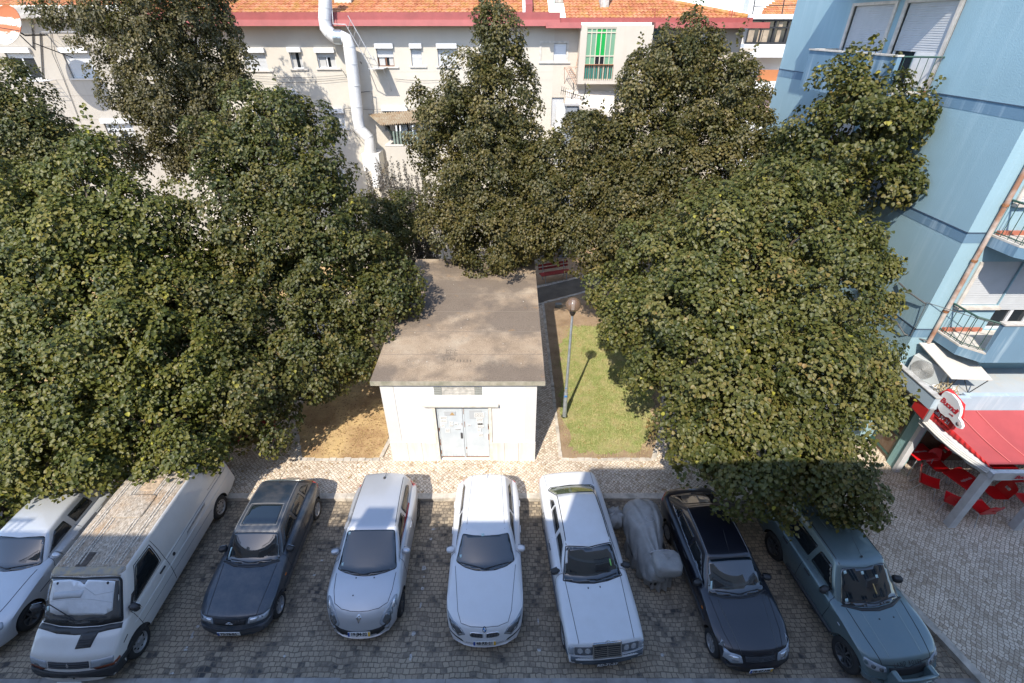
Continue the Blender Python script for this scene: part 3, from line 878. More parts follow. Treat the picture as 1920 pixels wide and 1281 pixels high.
for x0, x1, mi, up in ((0, .34, 0, .42), (-.14, -.002, 1, .3)):
    vs = [(q0.x + x0, YB - .6, zt - .1), (q0.x + x1, YB - .6, zt - .1), (q0.x + x1, YB + 7, zt + 2.8), (q0.x + x0, YB + 7, zt + 2.8)]
    vs += [(a, b, c + up) for a, b, c in vs]
    mb.add(vs, [(3, 2, 1, 0), (4, 5, 6, 7), (0, 1, 5, 4), (1, 2, 6, 5), (2, 3, 7, 6), (3, 0, 4, 7)], mi)
mb.build('party_wall', [REDF, WHITEP], lb)
mb = MB(); c0 = at_y(646, 26, YB + .6); mb.box(c0.x - .42, c0.x + .42, YB + .6, YB + 1.5, c0.z - .6, c0.z + 3.2); mb.build('chimney', CREAM, lb)
wires = MB(); random.seed(12)
for (x0, y0, x1, y1) in ((470, 142, 655, 140), (470, 152, 652, 148), (740, 148, 860, 146), (672, 205, 860, 196), (500, 200, 660, 203)):
    a, b = at_y(x0, y0, YB - .1), at_y(x1, y1, YB - .1)
    wires.tube([a + (b - a) * t + Vector((0, 0, -.12 * math.sin(PI * t))) for t in (0, .25, .5, .75, 1)], .009, 4)
for (x0, y0, x1, y1) in ((642, 132, 652, 148), (662, 246, 674, 260), (676, 116, 678, 120)): wires.tube([at_y(x0, y0, YB - .02), at_y(x1, y1, YB - .35)], .018, 5)
wires.tube([at_y(668, 174, YB - .02), at_y(697, 171, YB - .3), at_y(700, 213, YB - .3)], .028, 6)
wires.build('clothes_line', CABLE, lb)
mb = MB(); p = at_y(552, 176, YB - .02); mb.lathe([(0, 0), (.2, .0), (.23, .14), (.1, .2), (0, .2)], (p.x, p.y, p.z), 16, 'y', M=Matrix.Rotation(PI, 4, 'X')); mb.build('wall_lamp', WHITEP, lb)

# white exhaust duct
du = thing('exhaust_duct', 'thick white exhaust duct with elbows climbing the cream facade past the roof', 'duct', tuple(at_y(676, 300, 28.3)))
mb = MB(); YD = 28.15
pts = [(610, -40), (610, 14), (609, 36), (611, 52), (618, 62), (628, 70), (640, 70), (650, 74), (655, 88), (662, 140), (671, 222), (674, 240), (681, 249), (691, 258), (694, 272), (694, 292)]
mb.tube([at_y(a, b, YD) for a, b in pts], .30, 20)
mb.build('pipe', WHITEP, du)
mb = MB()
for a, b in ((610, 14), (609, 36), (618, 62), (640, 70), (655, 88), (660, 120), (665, 160), (669, 200), (674, 240), (691, 258)):
    i = min(range(len(pts)), key=lambda k: abs(pts[k][0] - a) + abs(pts[k][1] - b)); j = min(i + 1, len(pts) - 1)
    q0, q1 = at_y(*pts[max(0, i - 1)], YD), at_y(*pts[j], YD); d = (q1 - q0).normalized(); p = at_y(a, b, YD)
    mb.tube([p - d * .012, p + d * .012], .31, 20)
mb.build('joint_ring', mat('duct_seam', (.5, .51, .52), .5), du)
mb = MB(); p0, p1 = at_y(627, 69, YD - .02), at_y(641, 70, YD - .02); mb.tube([p0, p1], .325, 20, cap=False); mb.build('foil_band', mat('crinkled_foil', (.45, .52, .58), .3, metal=.8, bump=1., bscale=14), du)
mb = MB(); p = at_y(697, 288, YD); mb.bbox(p.x - .5, p.x + .45, YD - .3, YB, p.z - .9, p.z + .05, .02); mb.tube([at_y(697, 298, YD - .35), at_y(706, 325, YD - .9), at_y(708, 350, YD - .9)], .26, 16)
mb.build('fan_housing', WHITEP, du)
# roof access ladder beside the duct
la = thing('roof_ladder', 'thin grey metal roof ladder with hoop rail beside the white duct', 'ladder', tuple(at_y(700, 128, YB)))
LADM = mat('ladder_grey', (.50, .51, .52), .5)
def lad(P0, P1, wv, n, r=.018):
    m_ = MB(); P0, P1, wv = Vector(P0), Vector(P1), Vector(wv)
    m_.tube([P0, P1], r, 6); m_.tube([P0 + wv, P1 + wv], r, 6); rails = m_
    g = MB()
    for k in range(n): q = P0 + (P1 - P0) * (k + .5) / n; g.tube([q, q + wv], r * .75, 5)
    return rails, g
A_, B_ = at_y(648, 46, YB - 1.1), at_y(695, 128, YB - .75)
r_, g_ = lad(A_, B_, (.28, -.38, .35), 5); r_.tube([A_, A_ + Vector((-.6, 0, .02)), A_ + Vector((-.62, .5, 1.2))], .02, 6); r_.build('rail', LADM, la); g_.build('rung', LADM, la)
A2, B2 = B_ + Vector((0, 0, 0)), at_y(722, 128, YB - .72)
mb = MB(); mb.box(A2.x, B2.x, YB - 1.15, YB - .02, A2.z - .02, A2.z + .0); mb.build('landing', LADM, la)
mb = MB(); mb.tube([(A2.x, YB - 1.15, A2.z), (A2.x, YB, A2.z - 1.1)], .02, 5); mb.tube([(B2.x, YB - 1.15, A2.z), (B2.x, YB, A2.z - 1.1)], .02, 5); mb.build('brace', LADM, la)

# terrace annex with lean-to shed
ta = thing('terrace_annex', 'white walled terrace block jutting from the cream building below the shed', 'annex', tuple(at_y(790, 300, 26.2)))
T0 = at_y(722, 274, 26.2); xa, zt_ = T0.x, T0.z
mb = MB(); mb.box(xa, 2.0, 26.2, 26.4, 0, zt_); mb.box(xa, xa + .2, 26.403, YB, 0, zt_); mb.box(xa + .2, 2.0, 26.403, YB, 0, zt_ - .8); mb.build('wall', CREAM, ta)
mb = MB(); mb.box(xa - .02, 2.0, 26.18, 26.42, zt_ + .002, zt_ + .04); mb.box(xa - .02, xa + .22, 26.42, YB - .01, zt_ + .002, zt_ + .04); mb.build('coping', mat('coping_pale', (.6, .56, .5), .8), ta)
sh_ = thing('lean_to_shed', 'lean-to shed with mossy corrugated roof and green mesh screens on the terrace', 'shed', tuple(T0))
ra, rb, rc, rd = at_y(690, 214, 28.9), at_y(714, 235, 26.6), at_y(812, 227, 26.6), at_y(806, 204, 28.9)
CORR = mat('mossy_corrugated', (.30, .26, .19), .9, var=.5, vscale=4, c2=(.20, .13, .07), bump=.3)
mb = MB(); nu = 120
mb.grid(lambda i, j: (ra.lerp(rd, i / nu)).lerp(rb.lerp(rc, i / nu), j / 4) + Vector((0, 0, .03 * math.sin(i * 2 * PI / 5) + (0 if j < 4 else 0))), nu, 4)
mb.grid(lambda i, j: (ra.lerp(rd, i / nu)).lerp(rb.lerp(rc, i / nu), j / 4) + Vector((0, 0, .03 * math.sin(i * 2 * PI / 5) - .02)), nu, 4)
mb.build('roof', CORR, sh_)
MESHG = mat('green_screen_mesh', (.13, .17, .15), .8, var=.2, vscale=12); BAMB = mat('bamboo_screen', (.20, .25, .21), .8, var=.3, vscale=10)
p0, p1 = at_y(737, 247, 26.42), at_y(778, 243, 26.42)
mb = MB(); n = 26
for k in range(n):
    x = p0.x + (4.4) * k / n
    if x > 1.6: break
    mb.tube([(x, 26.5, zt_ - .3), (x, 26.5, p0.z)], .055, 6)
mb.build('screen', BAMB, sh_)
mb = MB(); mb.quad(Vector((xa + .12, 28.9, zt_ + .05)), Vector((xa + .55, 26.5, zt_ + .05)), rb + Vector((.25, 0, -.1)), ra + Vector((.5, 0, -.1)))
mb.quad(Vector((xa + .14, 28.9, zt_ + .05)), Vector((xa + .57, 26.5, zt_ + .05)), rb + Vector((.27, 0, -.1)), ra + Vector((.52, 0, -.1))); mb.build('side_screen', MESHG, sh_)
for x in (rb.x + .75, rb.x + .95, rb.x + 1.6, rc.x - .1): MB().tube([(x, 26.55, zt_ - .2), (x + .02, 26.65, rb.z - .02)], .045, 8).build('post', WHITEP, sh_)
mb = MB(); mb.quad(*[Vector(q) for q in ((xa + .05, 28.9, zt_), (xa + .05, 27.6, zt_), (xa + .05, 27.6, ra.z - .35), (xa + .05, 28.9, ra.z - .15))]); mb.build('side_panel', WHITEP, sh_)
mb = MB(); random.seed(6)
for k in range(3): x = rb.x + .9 + k * .45; mb.box(x, x + .3, 27.2, 27.21, zt_ + .2, zt_ + .85)
mb.build('stored_board', WHITEP, sh_)

# ---------------- right cream building with green glazed bay
rbld = thing('apartment_building', 'warm cream building with green glazed bay and pale awning, right end of the back row', 'building', (7, 29, 0))
r3 = [((1015, 1062, 81, 116), dict(shut=1., box=False, surround=CAPST, sh=WPVC)), ((1206, 1240, 53, 74), dict(shut=.0, box=False, sill=False)), ((1016, 1056, 183, 238), dict(shut=1., box=False, sill=False, sh=SHUTG)),
      ((1290, 1320, 84, 118), dict(shut=.5)), ((1110, 1140, 200, 232), dict(shut=0., box=False, mull=2)), ((1080, 1104, 200, 232), dict(shut=0., box=False))]
holes = [brect(*r) for r, _ in r3]
mb = MB(); facade(mb, PB, XS2, XS3 - .002, 0, bz(52) + .1, holes, .2); mb.box(XS2 + .001, XS3, YB + .21, YB + 9, 0, bz(52)); mb.quad((XS3, YB, 0), (XS3, YB + 9, 0), (XS3, YB + 9, bz(52)), (XS3, YB, bz(52)))
mb.build('wall', PINKR, rbld)
for h, (r, k) in zip(holes, r3): window(rbld, PB, *h, **k)
zt3, zm3, zb3 = at_y(960, 33, YB - .9).z, at_y(960, 42, YB - .9).z, at_y(960, 53, YB - .9).z
mb = MB()
xl, xr = at_y(1024, 45, YB - .9).x, at_y(1098, 45, YB - .9).x
mb.box(XS2 + .05, XS3 + .1, YB - .55, YB - .3, zm3, zt3); mb.prism([(YB - .9, zb3), (YB - .02, zb3), (YB - .02, zm3), (YB - .84, zm3)], xl, xr - .2, 'x')
mb.prism([(YB - .9, zb3), (YB - .02, zb3), (YB - .02, zm3), (YB - .84, zm3)], at_y(1230, 45, YB - .9).x, XS3 + .85, 'x')
mb.build('fascia', REDF, rbld)
tile_roof(rbld, 'roof', XS2 + .5, XS3 - .1, YB - .3, zt3 - .05, R(21), 8, hipr=1.9)
mb = MB(); zz_ = zt3 - .05                                            # hip face
mb.add([(XS3 - .1, YB - .3, zz_), (XS3 - .1, YB + 14, zz_), (XS3 - 9.1, YB + 4.44, zz_ + 1.82)], [(0, 1, 2)]); mb.build('hip_roof', TILE, rbld)
mb = MB(); mb.tube([(XS3 - .1, YB - .3, zz_ + .1), (XS3 - 9.1, YB + 4.4, zz_ + 1.88)], .1, 8); mb.build('hip_ridge', TILE, rbld)
mb = MB(); c0 = at_y(1133, 14, YB + .9); mb.box(c0.x - .2, c0.x + .22, YB + .9, YB + 1.6, c0.z - .2, c0.z + 1.6); mb.box(c0.x - 2.4, c0.x - .3, YB + 2.4, YB + 3.2, c0.z + .25, c0.z + .62); mb.box(c0.x + .4, c0.x + .9, YB + 2.4, YB + 3.2, c0.z + .25, c0.z + .62); mb.build('chimney', mat('sooty_render', (.5, .47, .43), .9, var=.4, vscale=4), rbld)
# glazed bay
YY = YB - .8; b0, b1 = at_y(1089, 60, YY).x, at_y(1225, 60, YY).x; bt, bb = at_y(1100, 47, YY).z, at_y(1100, 158, YY).z
g0, g1, gt, gb = at_y(1101, 60, YY).x, at_y(1156, 60, YY).x, at_y(1100, 52, YY).z, at_y(1100, 150, YY).z
mb = MB(); PBy = PY(YY); facade(mb, PBy, b0, b1, bb, bt, [(g0, g1, gb, gt)], .12)
mb.quad((b0, YY, bb), (b0, YB, bb), (b0, YB, bt), (b0, YY, bt)); mb.quad((b1, YY, bb), (b1, YB, bb), (b1, YB, bt), (b1, YY, bt)); mb.quad((b0, YY, bb), (b1, YY, bb), (b1, YB, bb), (b0, YB, bb)); mb.quad((b0, YY, bt), (b1, YY, bt), (b1, YB, bt), (b0, YB, bt))
bay = mb.build('bay', PINKR, rbld)
GLG = mat('pale_green_glass', (.16, .30, .20), .25); GLB = mat('bright_green_panel', (.01, .30, .06), .3); GLD = mat('teal_ribbed_glass', (.03, .20, .17), .35)
zmid = gt - (gt - gb) * .53; zlow = gt - (gt - gb) * .70; cw = (g1 - g0) / 6
for c in range(6):
    for (lo, hi, kind) in ((zmid, gt, 'u'), (zlow, zmid, 'm'), (gb, zlow, 'l')):
        a, b = g0 + c * cw + .012, g0 + (c + 1) * cw - .012
        m_ = GLB if (kind == 'u' and c in (2, 3)) else WGL if (kind == 'm' and c in (2, 3)) else GLD if kind == 'l' else GLG
        mb = MB(); ubox(mb, PBy, a, b, lo + .012, hi - .012, .06, .08); mb.build('pane', m_, bay)
mb = MB()
for c in range(7): ubox(mb, PBy, g0 + c * cw - .022, g0 + c * cw + .022, gb, gt, .03, .06)
for z in (zmid, zlow, gt - .2, gt - .025, gb + .02): ubox(mb, PBy, g0, g1, z - .025, z + .025, .025, .058)
mb.build('glazing_bar', mat('beige_metal', (.50, .46, .36), .6), bay)
mb = MB()
for c in range(14): x = g0 + (g1 - g0) * c / 13; mb.tube([(x, YY - .03, gb), (x, YY - .03, zlow)], .012, 5)
mb.tube([(g0, YY - .03, zlow), (g1, YY - .03, zlow)], .03, 6); mb.build('bar', mat('rusty_rail', (.22, .09, .04), .8), bay)
PINKM = mat('rust_pink_metal', (.52, .33, .24), .7)
r_, g_ = lad(at_y(1079, 130, YB - .35), at_y(1097, 42, YB - .6), (.36, 0, .02), 11); r_.build('ladder_rail', PINKM, rbld); g_.build('ladder_rung', PINKM, rbld)
mb = MB(); a, b = at_y(1058, 126, YB - .5), at_y(1079, 158, YB - .5); d_ = Vector((.34, .4, 0))
for k in range(10): q = a + (b - a) * k / 9; mb.tube([q, q + d_], .012, 5)
mb.tube([a, b], .018, 5); mb.tube([a + d_, b + d_], .018, 5); mb.tube([a, a + Vector((.9, .1, 0))], .015, 5); mb.tube([a, (a.x + .1, YB, a.z - .8)], .015, 5); mb.build('drying_frame', PINKM, rbld)
# fabric awning over the yard
aw0, aw1 = at_y(1062, 168, YB - .05), at_y(1152, 172, YB - .05); af0, af1 = at_y(1060, 190, YB - 1.5), at_y(1152, 212, YB - 1.5)
AWC = mat('pale_beige_awning', (.62, .57, .51), .85, var=.15, vscale=2)
mb = MB(); mb.grid(lambda i, j: aw0.lerp(aw1, i / 24).lerp(af0.lerp(af1, i / 24), j / 6) + Vector((0, 0, -.05 * math.sin(PI * j / 6))), 24, 6)
mb.grid(lambda i, j: af0.lerp(af1, i / 60) + Vector((0, -.01, -j * (.2 + .05 * abs(math.sin(i * PI / 5))))), 60, 1)
tag(mb.build('awning', AWC, None, tuple(aw0)), 'pale beige fabric awning over a back window near the green bay', 'awning')
mb = MB(); an = at_y(1072, 174, YB - 1.0)
mb.tube([an + Vector((-.55, -.1, .12)), an + Vector((.62, .1, -.2))], .018, 6)
for k in range(9): c = an + Vector((-.55 + k * .11, -.1 + k * .02, .12 - k * .03)); hh = .2 - .012 * k; mb.tube([c + Vector((.02, 0, hh)), c - Vector((.02, 0, hh))], .012, 5)
mb.tube([an + Vector((.5, .08, -.16)), an + Vector((.55, .1, -1.5))], .022, 6)
for dx in (.05, .65): mb.tube([an + Vector((dx, 0, .45)), an + Vector((dx + .06, 0, .1)), an + Vector((dx, 0, -.15)), an + Vector((dx - .2, 0, -.6))], .022, 6)
tag(mb.build('tv_antenna', IRONK, None, tuple(an)), 'black comb shaped aerial below the rusty drying frame', 'antenna')
for px in (1227, 1371):
    mb = MB(); p = at_y(px, 33, YB - .3); mb.tube([p, p + Vector((0, 0, .38))], .018, 5); mb.tube([p + Vector((-.13, 0, .3)), p + Vector((.13, 0, .3))], .012, 5); mb.tube([p + Vector((-.12, 0, .18)), p + Vector((-.12, 0, .42))], .012, 5); mb.tube([p + Vector((.12, 0, .18)), p + Vector((.12, 0, .42))], .012, 5)
    tag(mb.build('roof_aerial', mat('red_oxide_iron', (.3, .06, .05), .7), None, tuple(p)), 'small red aerial on the tiled roof edge ' + ('above the small white window' if px == 1227 else 'at the far right end'), 'antenna')

# yard boxes: white cabinet with grey flue
yc = thing('yard_cabinet', 'white cabinet with grey capped flue below the black aerial', 'cabinet', tuple(at_y(1060, 230, 27.6)))
p = at_y(1062, 197, 27.6); MB().bbox(p.x - .5, p.x + .35, 27.6, 28.4, 0, p.z, .02).build('body', WHITEP, yc)
q = at_y(1072, 198, 27.3); MB().bbox(q.x - .28, q.x + .28, 27.1, 27.6, 0, q.z, .01).build('flue', mat('flue_grey', (.22, .24, .27), .6), yc)
MB().bbox(q.x - .36, q.x + .36, 27.02, 27.68, q.z + .002, q.z + .07, .01).build('cap', mat('cap_grey', (.34, .33, .33), .7), yc)

# ---------------- far white building
fb = thing('white_building', 'white building with brown curtained glazed balconies, far behind at upper right', 'building', (22, 42, 0))
YF = 42.; fz = lambda py: at_y(1450, py, YF).z; fx = lambda px, py=100: at_y(px, py, YF).x
x0, x1 = fx(1401, 60), fx(1520, 60)
mb = MB(); mb.box(x0 + .2, x1 + 6, YF + 1.2, YF + 9, 0, fz(30)); mb.build('wall', mat('shaded_white_render', (.62, .58, .53), .9), fb)
for t, b in ((83, 108), (153, 176), (222, 246), (292, 316)):
    MB().box(x0, x1 + 6, YF, YF + 1.19, fz(b), fz(t)).build('balcony', WHITEP, fb)
mb = MB(); mb.box(x0 - .1, x1 + 6, YF - .1, YF + 3, fz(36), fz(27)); mb.build('parapet', WHITEP, fb)
cur = mat('brown_curtain', (.36, .29, .21), .9, var=.3, vscale=3)
mb = MB(); ubox(mb, PY(YF), x0 + .1, x1 + 6, fz(82), fz(37), .2, .22); wn_ = mb.build('glazing', WGL, fb)
mb = MB(); random.seed(9); u = x0 + .15
while u < x1 + 3: wd = random.uniform(.25, .7); ubox(mb, PY(YF), u, u + wd, fz(81), fz(random.choice((38, 52, 38))), .17, .195); u += wd + random.choice((.05, .3, .6))
mb.build('curtain', cur, fb)
mb = MB(); n = 7
for k in range(n + 1): u = x0 + .1 + (x1 - x0 + 2) * k / n; ubox(mb, PY(YF), u - .05, u + .05, fz(82), fz(37), .08, .165)
for z in (fz(82) + .05, fz(52), fz(37) - .05): ubox(mb, PY(YF), x0 + .1, x1 + 4, z - .05, z + .05, .075, .163)
mb.build('window_bar', IRONK, fb)
tile_roof(fb, 'roof', fx(1437, 20), x1 + 6, YF + 1.4, fz(27), R(24), 6, hipl=1.0)
mb = MB(); c = fx(1431, 10); mb.box(c - .55, c + .55, YF + 1.2, YF + 2.2, fz(27), fz(-25)); mb.build('chimney', WHITEP, fb)
mb = MB()
for px in (1411, 1466): mb.tube([at_y(px, 27, YF), at_y(px + 6, -8, YF)], .04, 6)
mb.tube([at_y(1414, 12, YF), at_y(1500, 9, YF)], .03, 6); mb.build('rail', IRONK, fb)
mb = MB(); p = at_y(1447, 150, YF); mb.box(p.x - .9, p.x + .5, YF + .3, YF + .6, fz(153), fz(132)); mb.build('plant_stand', mat('orange_wood', (.42, .16, .06), .7), fb)
mb = MB(); p = at_y(1437, 185, YF); mb.box(p.x - .8, p.x + 1.6, YF + .8, YF + 1.15, fz(222), fz(186)); mb.build('door', mat('pinkish_door', (.52, .36, .3), .7), fb)
tag(MB().box(13.9, 15.6, 37, 38, 0, 10.3).box(13.7, 15.8, 36.9, 38.1, 10.303, 10.5).build('far_house', [PINKR], None, (14.7, 37, 0)), 'sliver of a far house in the gap beside the red eaves', 'house')
# ================================================================== blue apartment block
bl = thing('blue_building', 'sky blue apartment block with slate blue bands and balconies on the right', 'building', (11.5, 11.7, 0))
BX, BY, BYE, BTOP = 11.5, 11.7, 23.8, 17.2
PA = PXm(BX); PF = PY(BY)
FL = [4.42, 7.27, 10.12, 12.97]                                     # floor levels
hA = []
for f in FL[1:]:
    hA += [(15.08, 17.06, f + .02, f + 2.12), (17.6, 19.66, f + .82, f + 2.12)]
hB = []
for f in FL:
    hB += [(12.32, 13.40, f + .8, f + 2.1), (13.42, 14.5, f + .02, f + 2.1), (15.6, 17.2, f + .8, f + 2.1)]
mb = MB()
facade(mb, PA, BY, BYE, 0, BTOP, hA, .14); facade(mb, PF, BX, 24, 3.0, BTOP, hB, .14)
mb.box(BX + .15, 24, BY + .15, BYE, 0, BTOP - .01)
mb.quad((BX, BYE, 0), (24, BYE, 0), (24, BYE, BTOP), (BX, BYE, BTOP))
mb.build('wall', BLUEW, bl)
BANDD = mat('band_shadow_line', (.05, .08, .12), .9)  # near-black strip: the shadow line along each band put in as colour
for f in FL + [15.82]:
    for a, b in (((BY - .004, 14.82), (20.0, BYE)) if f > 5 else ((BY - .004, BYE),)):
        mb = MB(); ubox(mb, PA, a, b, f - .24, f + .02, -.006, .05); mb.build('band', BLUED, bl)
    mb = MB(); ubox(mb, PF, BX - .0045, 12.1, f - .24, f + .02, -.0065, .05)
    b_ = mb.build('band', BLUED, bl)
    mb = MB()
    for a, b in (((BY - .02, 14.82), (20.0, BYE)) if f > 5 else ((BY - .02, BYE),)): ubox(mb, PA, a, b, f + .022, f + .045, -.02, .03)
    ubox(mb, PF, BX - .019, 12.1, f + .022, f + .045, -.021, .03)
    mb.build('shadow_strip', BANDD, b_)
mb = MB(); mb.box(BX - .3, 24.2, BY - .3, BYE + .2, BTOP, BTOP + .25); mb.build('roof_slab', BLUED, bl)
SURR = mat('cream_marble_surround', (.58, .53, .47), .6, var=.2, vscale=5)
for f in FL[1:]:
    # the balcony door pair (Y 15.08..17.06) and the window (17.6..19.66)
    w1 = window(bl, PA, 15.08, 17.06, f + .02, f + 2.12, shut=.56, box=False, sill=False, mull=1, dep=.13, surround=None, sh=SHUT, fw=.06)
    mb = MB(); ubox(mb, PA, 15.14, 16.02, f + .1, f + .94, .02, .055); mb.build('door_panel', WHITEP, w1)
    w2 = window(bl, PA, 17.6, 19.66, f + .82, f + 2.12, shut=.9, box=False, sill=False, mull=1, dep=.13, sh=SHUT, fw=.06)
    for ww, (a, b, lo) in ((w1, (15.08, 17.06, f + .02)), (w2, (17.6, 19.66, f + .82))):
        mb = MB()
        for u0, u1 in ((a - .12, a), (b, b + .12)): ubox(mb, PA, u0, u1, lo, f + 2.12, -.05, .05)
        ubox(mb, PA, a - .12, b + .12, f + 2.121, f + 2.2, -.055, .05)
        if lo > f + .5: ubox(mb, PA, a - .15, b + .15, lo - .07, lo - .002, -.1, .05)
        mb.build('surround', SURR, ww)
def balcony(parent, f, plan, solid, rails, h=.86, cap=True, th=.30, back=None):
    """plan: list of outer corners (wall to wall); solid/rails: index of the edges that are parapets or railings"""
    mb = MB(); mb.prism(plan, f - th, f - .05, 'z'); b = mb.build('balcony', BLUED, parent)
    mb = MB(); mb.prism(plan, f - .046, f + .0, 'z'); mb.build('floor', CAPST, b)
    for i in solid:
        A, B = Vector((*plan[i], 0)), Vector((*plan[i + 1], 0)); d = (B - A).normalized(); n = Vector((d.y, -d.x, 0))
        if n.dot(Vector((sum(p[0] for p in plan) / len(plan), sum(p[1] for p in plan) / len(plan), 0)) - A) > 0: n = -n
        mb = MB(); q = [A + n * .004, B + n * .004, B - n * .11, A - n * .11]; mb.prism([(p.x, p.y) for p in q], f - th - .004, f + h, 'z'); mb.build('parapet', BLUED, b)
        mb = MB(); q = [A + n * .04 - d * .02, B + n * .04 + d * .02, B - n * .14 + d * .02, A - n * .14 - d * .02]; mb.prism([(p.x, p.y) for p in q], f + h + .002, f + h + .045, 'z'); mb.build('coping', CAPST, b)
    for i in rails:
        A, B = Vector((*plan[i], 0)), Vector((*plan[i + 1], 0)); d = (B - A); L_ = d.length; d /= L_; c = Vector((sum(p[0] for p in plan) / len(plan), sum(p[1] for p in plan) / len(plan), 0))
        n = Vector((d.y, -d.x, 0)); n = n if n.dot(c - A) > 0 else -n
        o = n * .06; mb = MB(); k = max(2, int(L_ / .165))
        mb.tube([A + o + Vector((0, 0, f + h)), B + o + Vector((0, 0, f + h))], .026, 6); mb.tube([A + o + Vector((0, 0, f + .06)), B + o + Vector((0, 0, f + .06))], .014, 6)
        mb.build('handrail', IRONG, b)
        mb = MB()
        for j in range(k + 1): q = A + d * (L_ * j / k) + o; mb.tube([q + Vector((0, 0, f)), q + Vector((0, 0, f + h))], .0095, 5)
        mb.build('bar', IRONG, b)
    return b
for f in FL[1:]:
    b = balcony(bl, f, [(11.5, 14.82), (10.42, 15.1), (10.42, 19.7), (11.5, 20.0)], [1, 2], [0])
    mb = MB(); mb.box(11.3, 11.495, 14.95, 15.02, f + .0, f + .06); mb.build('step_tile', TERRA, b)
for f in FL:
    b = balcony(bl, f, [(12.1, 11.7), (12.15, 10.93), (12.55, 10.53), (22, 10.53), (22, 11.7)], [2], [0, 1])
    mb = MB(); mb.box(12.2, 13.3, 11.62, 11.695, f, f + .1); mb.build('skirting_tile', TERRA, b)
    ww = window(bl, PF, 12.32, 13.40, f + .8, f + 2.1, shut=.99, box=False, sill=False, mull=1, dep=.13, sh=SHUT, fw=.05)
    mb = MB()
    ubox(mb, PF, 12.22, 12.318, f + .8, f + 2.1, -.05, .04); ubox(mb, PF, 12.2, 13.41, f + .72, f + .797, -.12, .04); mb.build('surround', SURR, ww)
    w3 = window(bl, PF, 13.42, 14.5, f + .02, f + 2.1, shut=.7, box=False, sill=False, dep=.13, sh=SHUT, fw=.06)
    mb = MB(); ubox(mb, PF, 14.503, 14.62, f, f + 2.1, -.05, .04); mb.build('surround', SURR, w3)
    window(bl, PF, 15.6, 17.2, f + .8, f + 2.1, shut=.5, box=False, dep=.13)
# rainwater pipe on the bright face, thin cables
mb = MB(); mb.tube([(11.98, 11.62, 4.05), (11.98, 11.62, 16.8)], .055, 10)
pipe_o = mb.build('downpipe', mat('rust_stained_pipe', (.56, .52, .47), .6, c2=(.30, .15, .09), vscale=1.7), bl)
mb = MB()
for z in (5.05, 6.55, 8.0, 9.4): mb.tube([(11.98, 11.62, z), (11.98, 11.62, z + .06)], .07, 10)
mb.build('pipe_clip', RUST, pipe_o)
mb = MB(); mb.tube([(11.42, 14.9, 7.0), (11.44, 14.86, 12.9)], .012, 5); mb.tube([(11.44, 12.9, 5.32), (11.35, 12.3, 5.3), (11.42, 11.75, 5.25)], .022, 6)
a = Vector((11.42, 11.72, 5.3)); b = Vector((16.5, 9.6, 4.6)); mb.tube([a + (b - a) * t + Vector((0, 0, -.12 * math.sin(PI * t))) for t in (0, .25, .5, .75, 1)], .010, 5)
mb.tube([a, (11.46, 11.72, 4.7), (11.48, 11.75, 4.2)], .008, 5)
mb.tube([(11.46, 13.5, 3.3), (11.4, 12.8, 4.2), (11.38, 12.3, 4.35), (11.44, 11.9, 4.15), (11.9, 11.6, 4.12)], .02, 6)
mb.tube([(11.46, 13.3, 3.3), (11.43, 12.9, 4.1), (11.38, 12.4, 4.3)], .012, 6)
mb.build('cable', CABLE, bl)

# ================================================================== cafe at the foot of the block
cf = thing('cafe_front', 'cafe ground floor with pale blue flat canopy, teal tiled pillar and brown glazing', 'cafe', (12.0, 10.6, 0))
CANB = m_plaster('pale_blue_canopy', (.38, .48, .565), .3, (.62, .66, .68), .2, 2.)
CANT = m_plaster('canopy_top_screed', (.42, .46, .49), .25, (.5, .42, .32), .2, 1.2)
mb = MB(); mb.box(11.52, 24, 10.32, BY, 2.74, 3.08); mb.build('canopy', CANT, cf)
mb = MB(); mb.box(12.35, 24, 10.16, 10.318, 2.66, 3.26); mb.box(11.38, 11.518, 10.03, 11.93, 2.9, 3.30); mb.box(11.52, 12.345, 10.03, 10.15, 2.9, 3.30); mb.build('fascia', CANB, cf)
mb = MB(); mb.box(11.36, 11.53, 10.0, 11.94, 3.302, 3.33); mb.build('ledge_cap', mat('grey_ledge_cap', (.42, .42, .41), .9, var=.3), cf)
mb = MB(); mb.box(11.985, 12.3, 10.55, 10.86, 0, 2.73)
mb.build('pillar', m_plaster('teal_mosaic', (.26, .44, .44), .2, (.5, .6, .58), .4, 6), cf)
BRGL = mat('brown_shop_glass', (.12, .075, .05), .12, spec=.6); GFR = mat('dark_green_frame', (.03, .09, .075), .4)
mb = MB(); mb.box(12.06, 12.1, 10.86, 14.5, 0, 2.74); mb.box(12.3, 24, 10.9, 10.95, 0, 2.74); gl = mb.build('glazing', BRGL, cf)
mb = MB()
for y in (10.9, 11.7, 12.6, 13.5, 14.3): mb.box(12.03, 12.115, y, y + .07, 0, 2.73)
for z in (.12, .95, 2.05): mb.box(12.035, 12.112, 10.97, 14.3, z, z + .07)
mb.build('glazing_frame', GFR, gl)
mb = MB(); mb.prism([(11.95, 14.4), (11.95, 12.0), (11.55, 12.0), (11.3, 12.5), (11.3, 14.4)], 0, .16, 'z'); mb.prism([(11.25, 13.5), (11.25, 12.7), (10.85, 12.9), (10.85, 13.5)], 0, .36, 'z'); mb.prism([(12.0, 14.6), (12.0, 13.0), (11.3, 13.3), (11.3, 14.6)], .162, .55, 'z')
mb.build('step', m_plaster('cream_step', (.62, .55, .45), .15, (.42, .25, .12), .3, 2), cf)
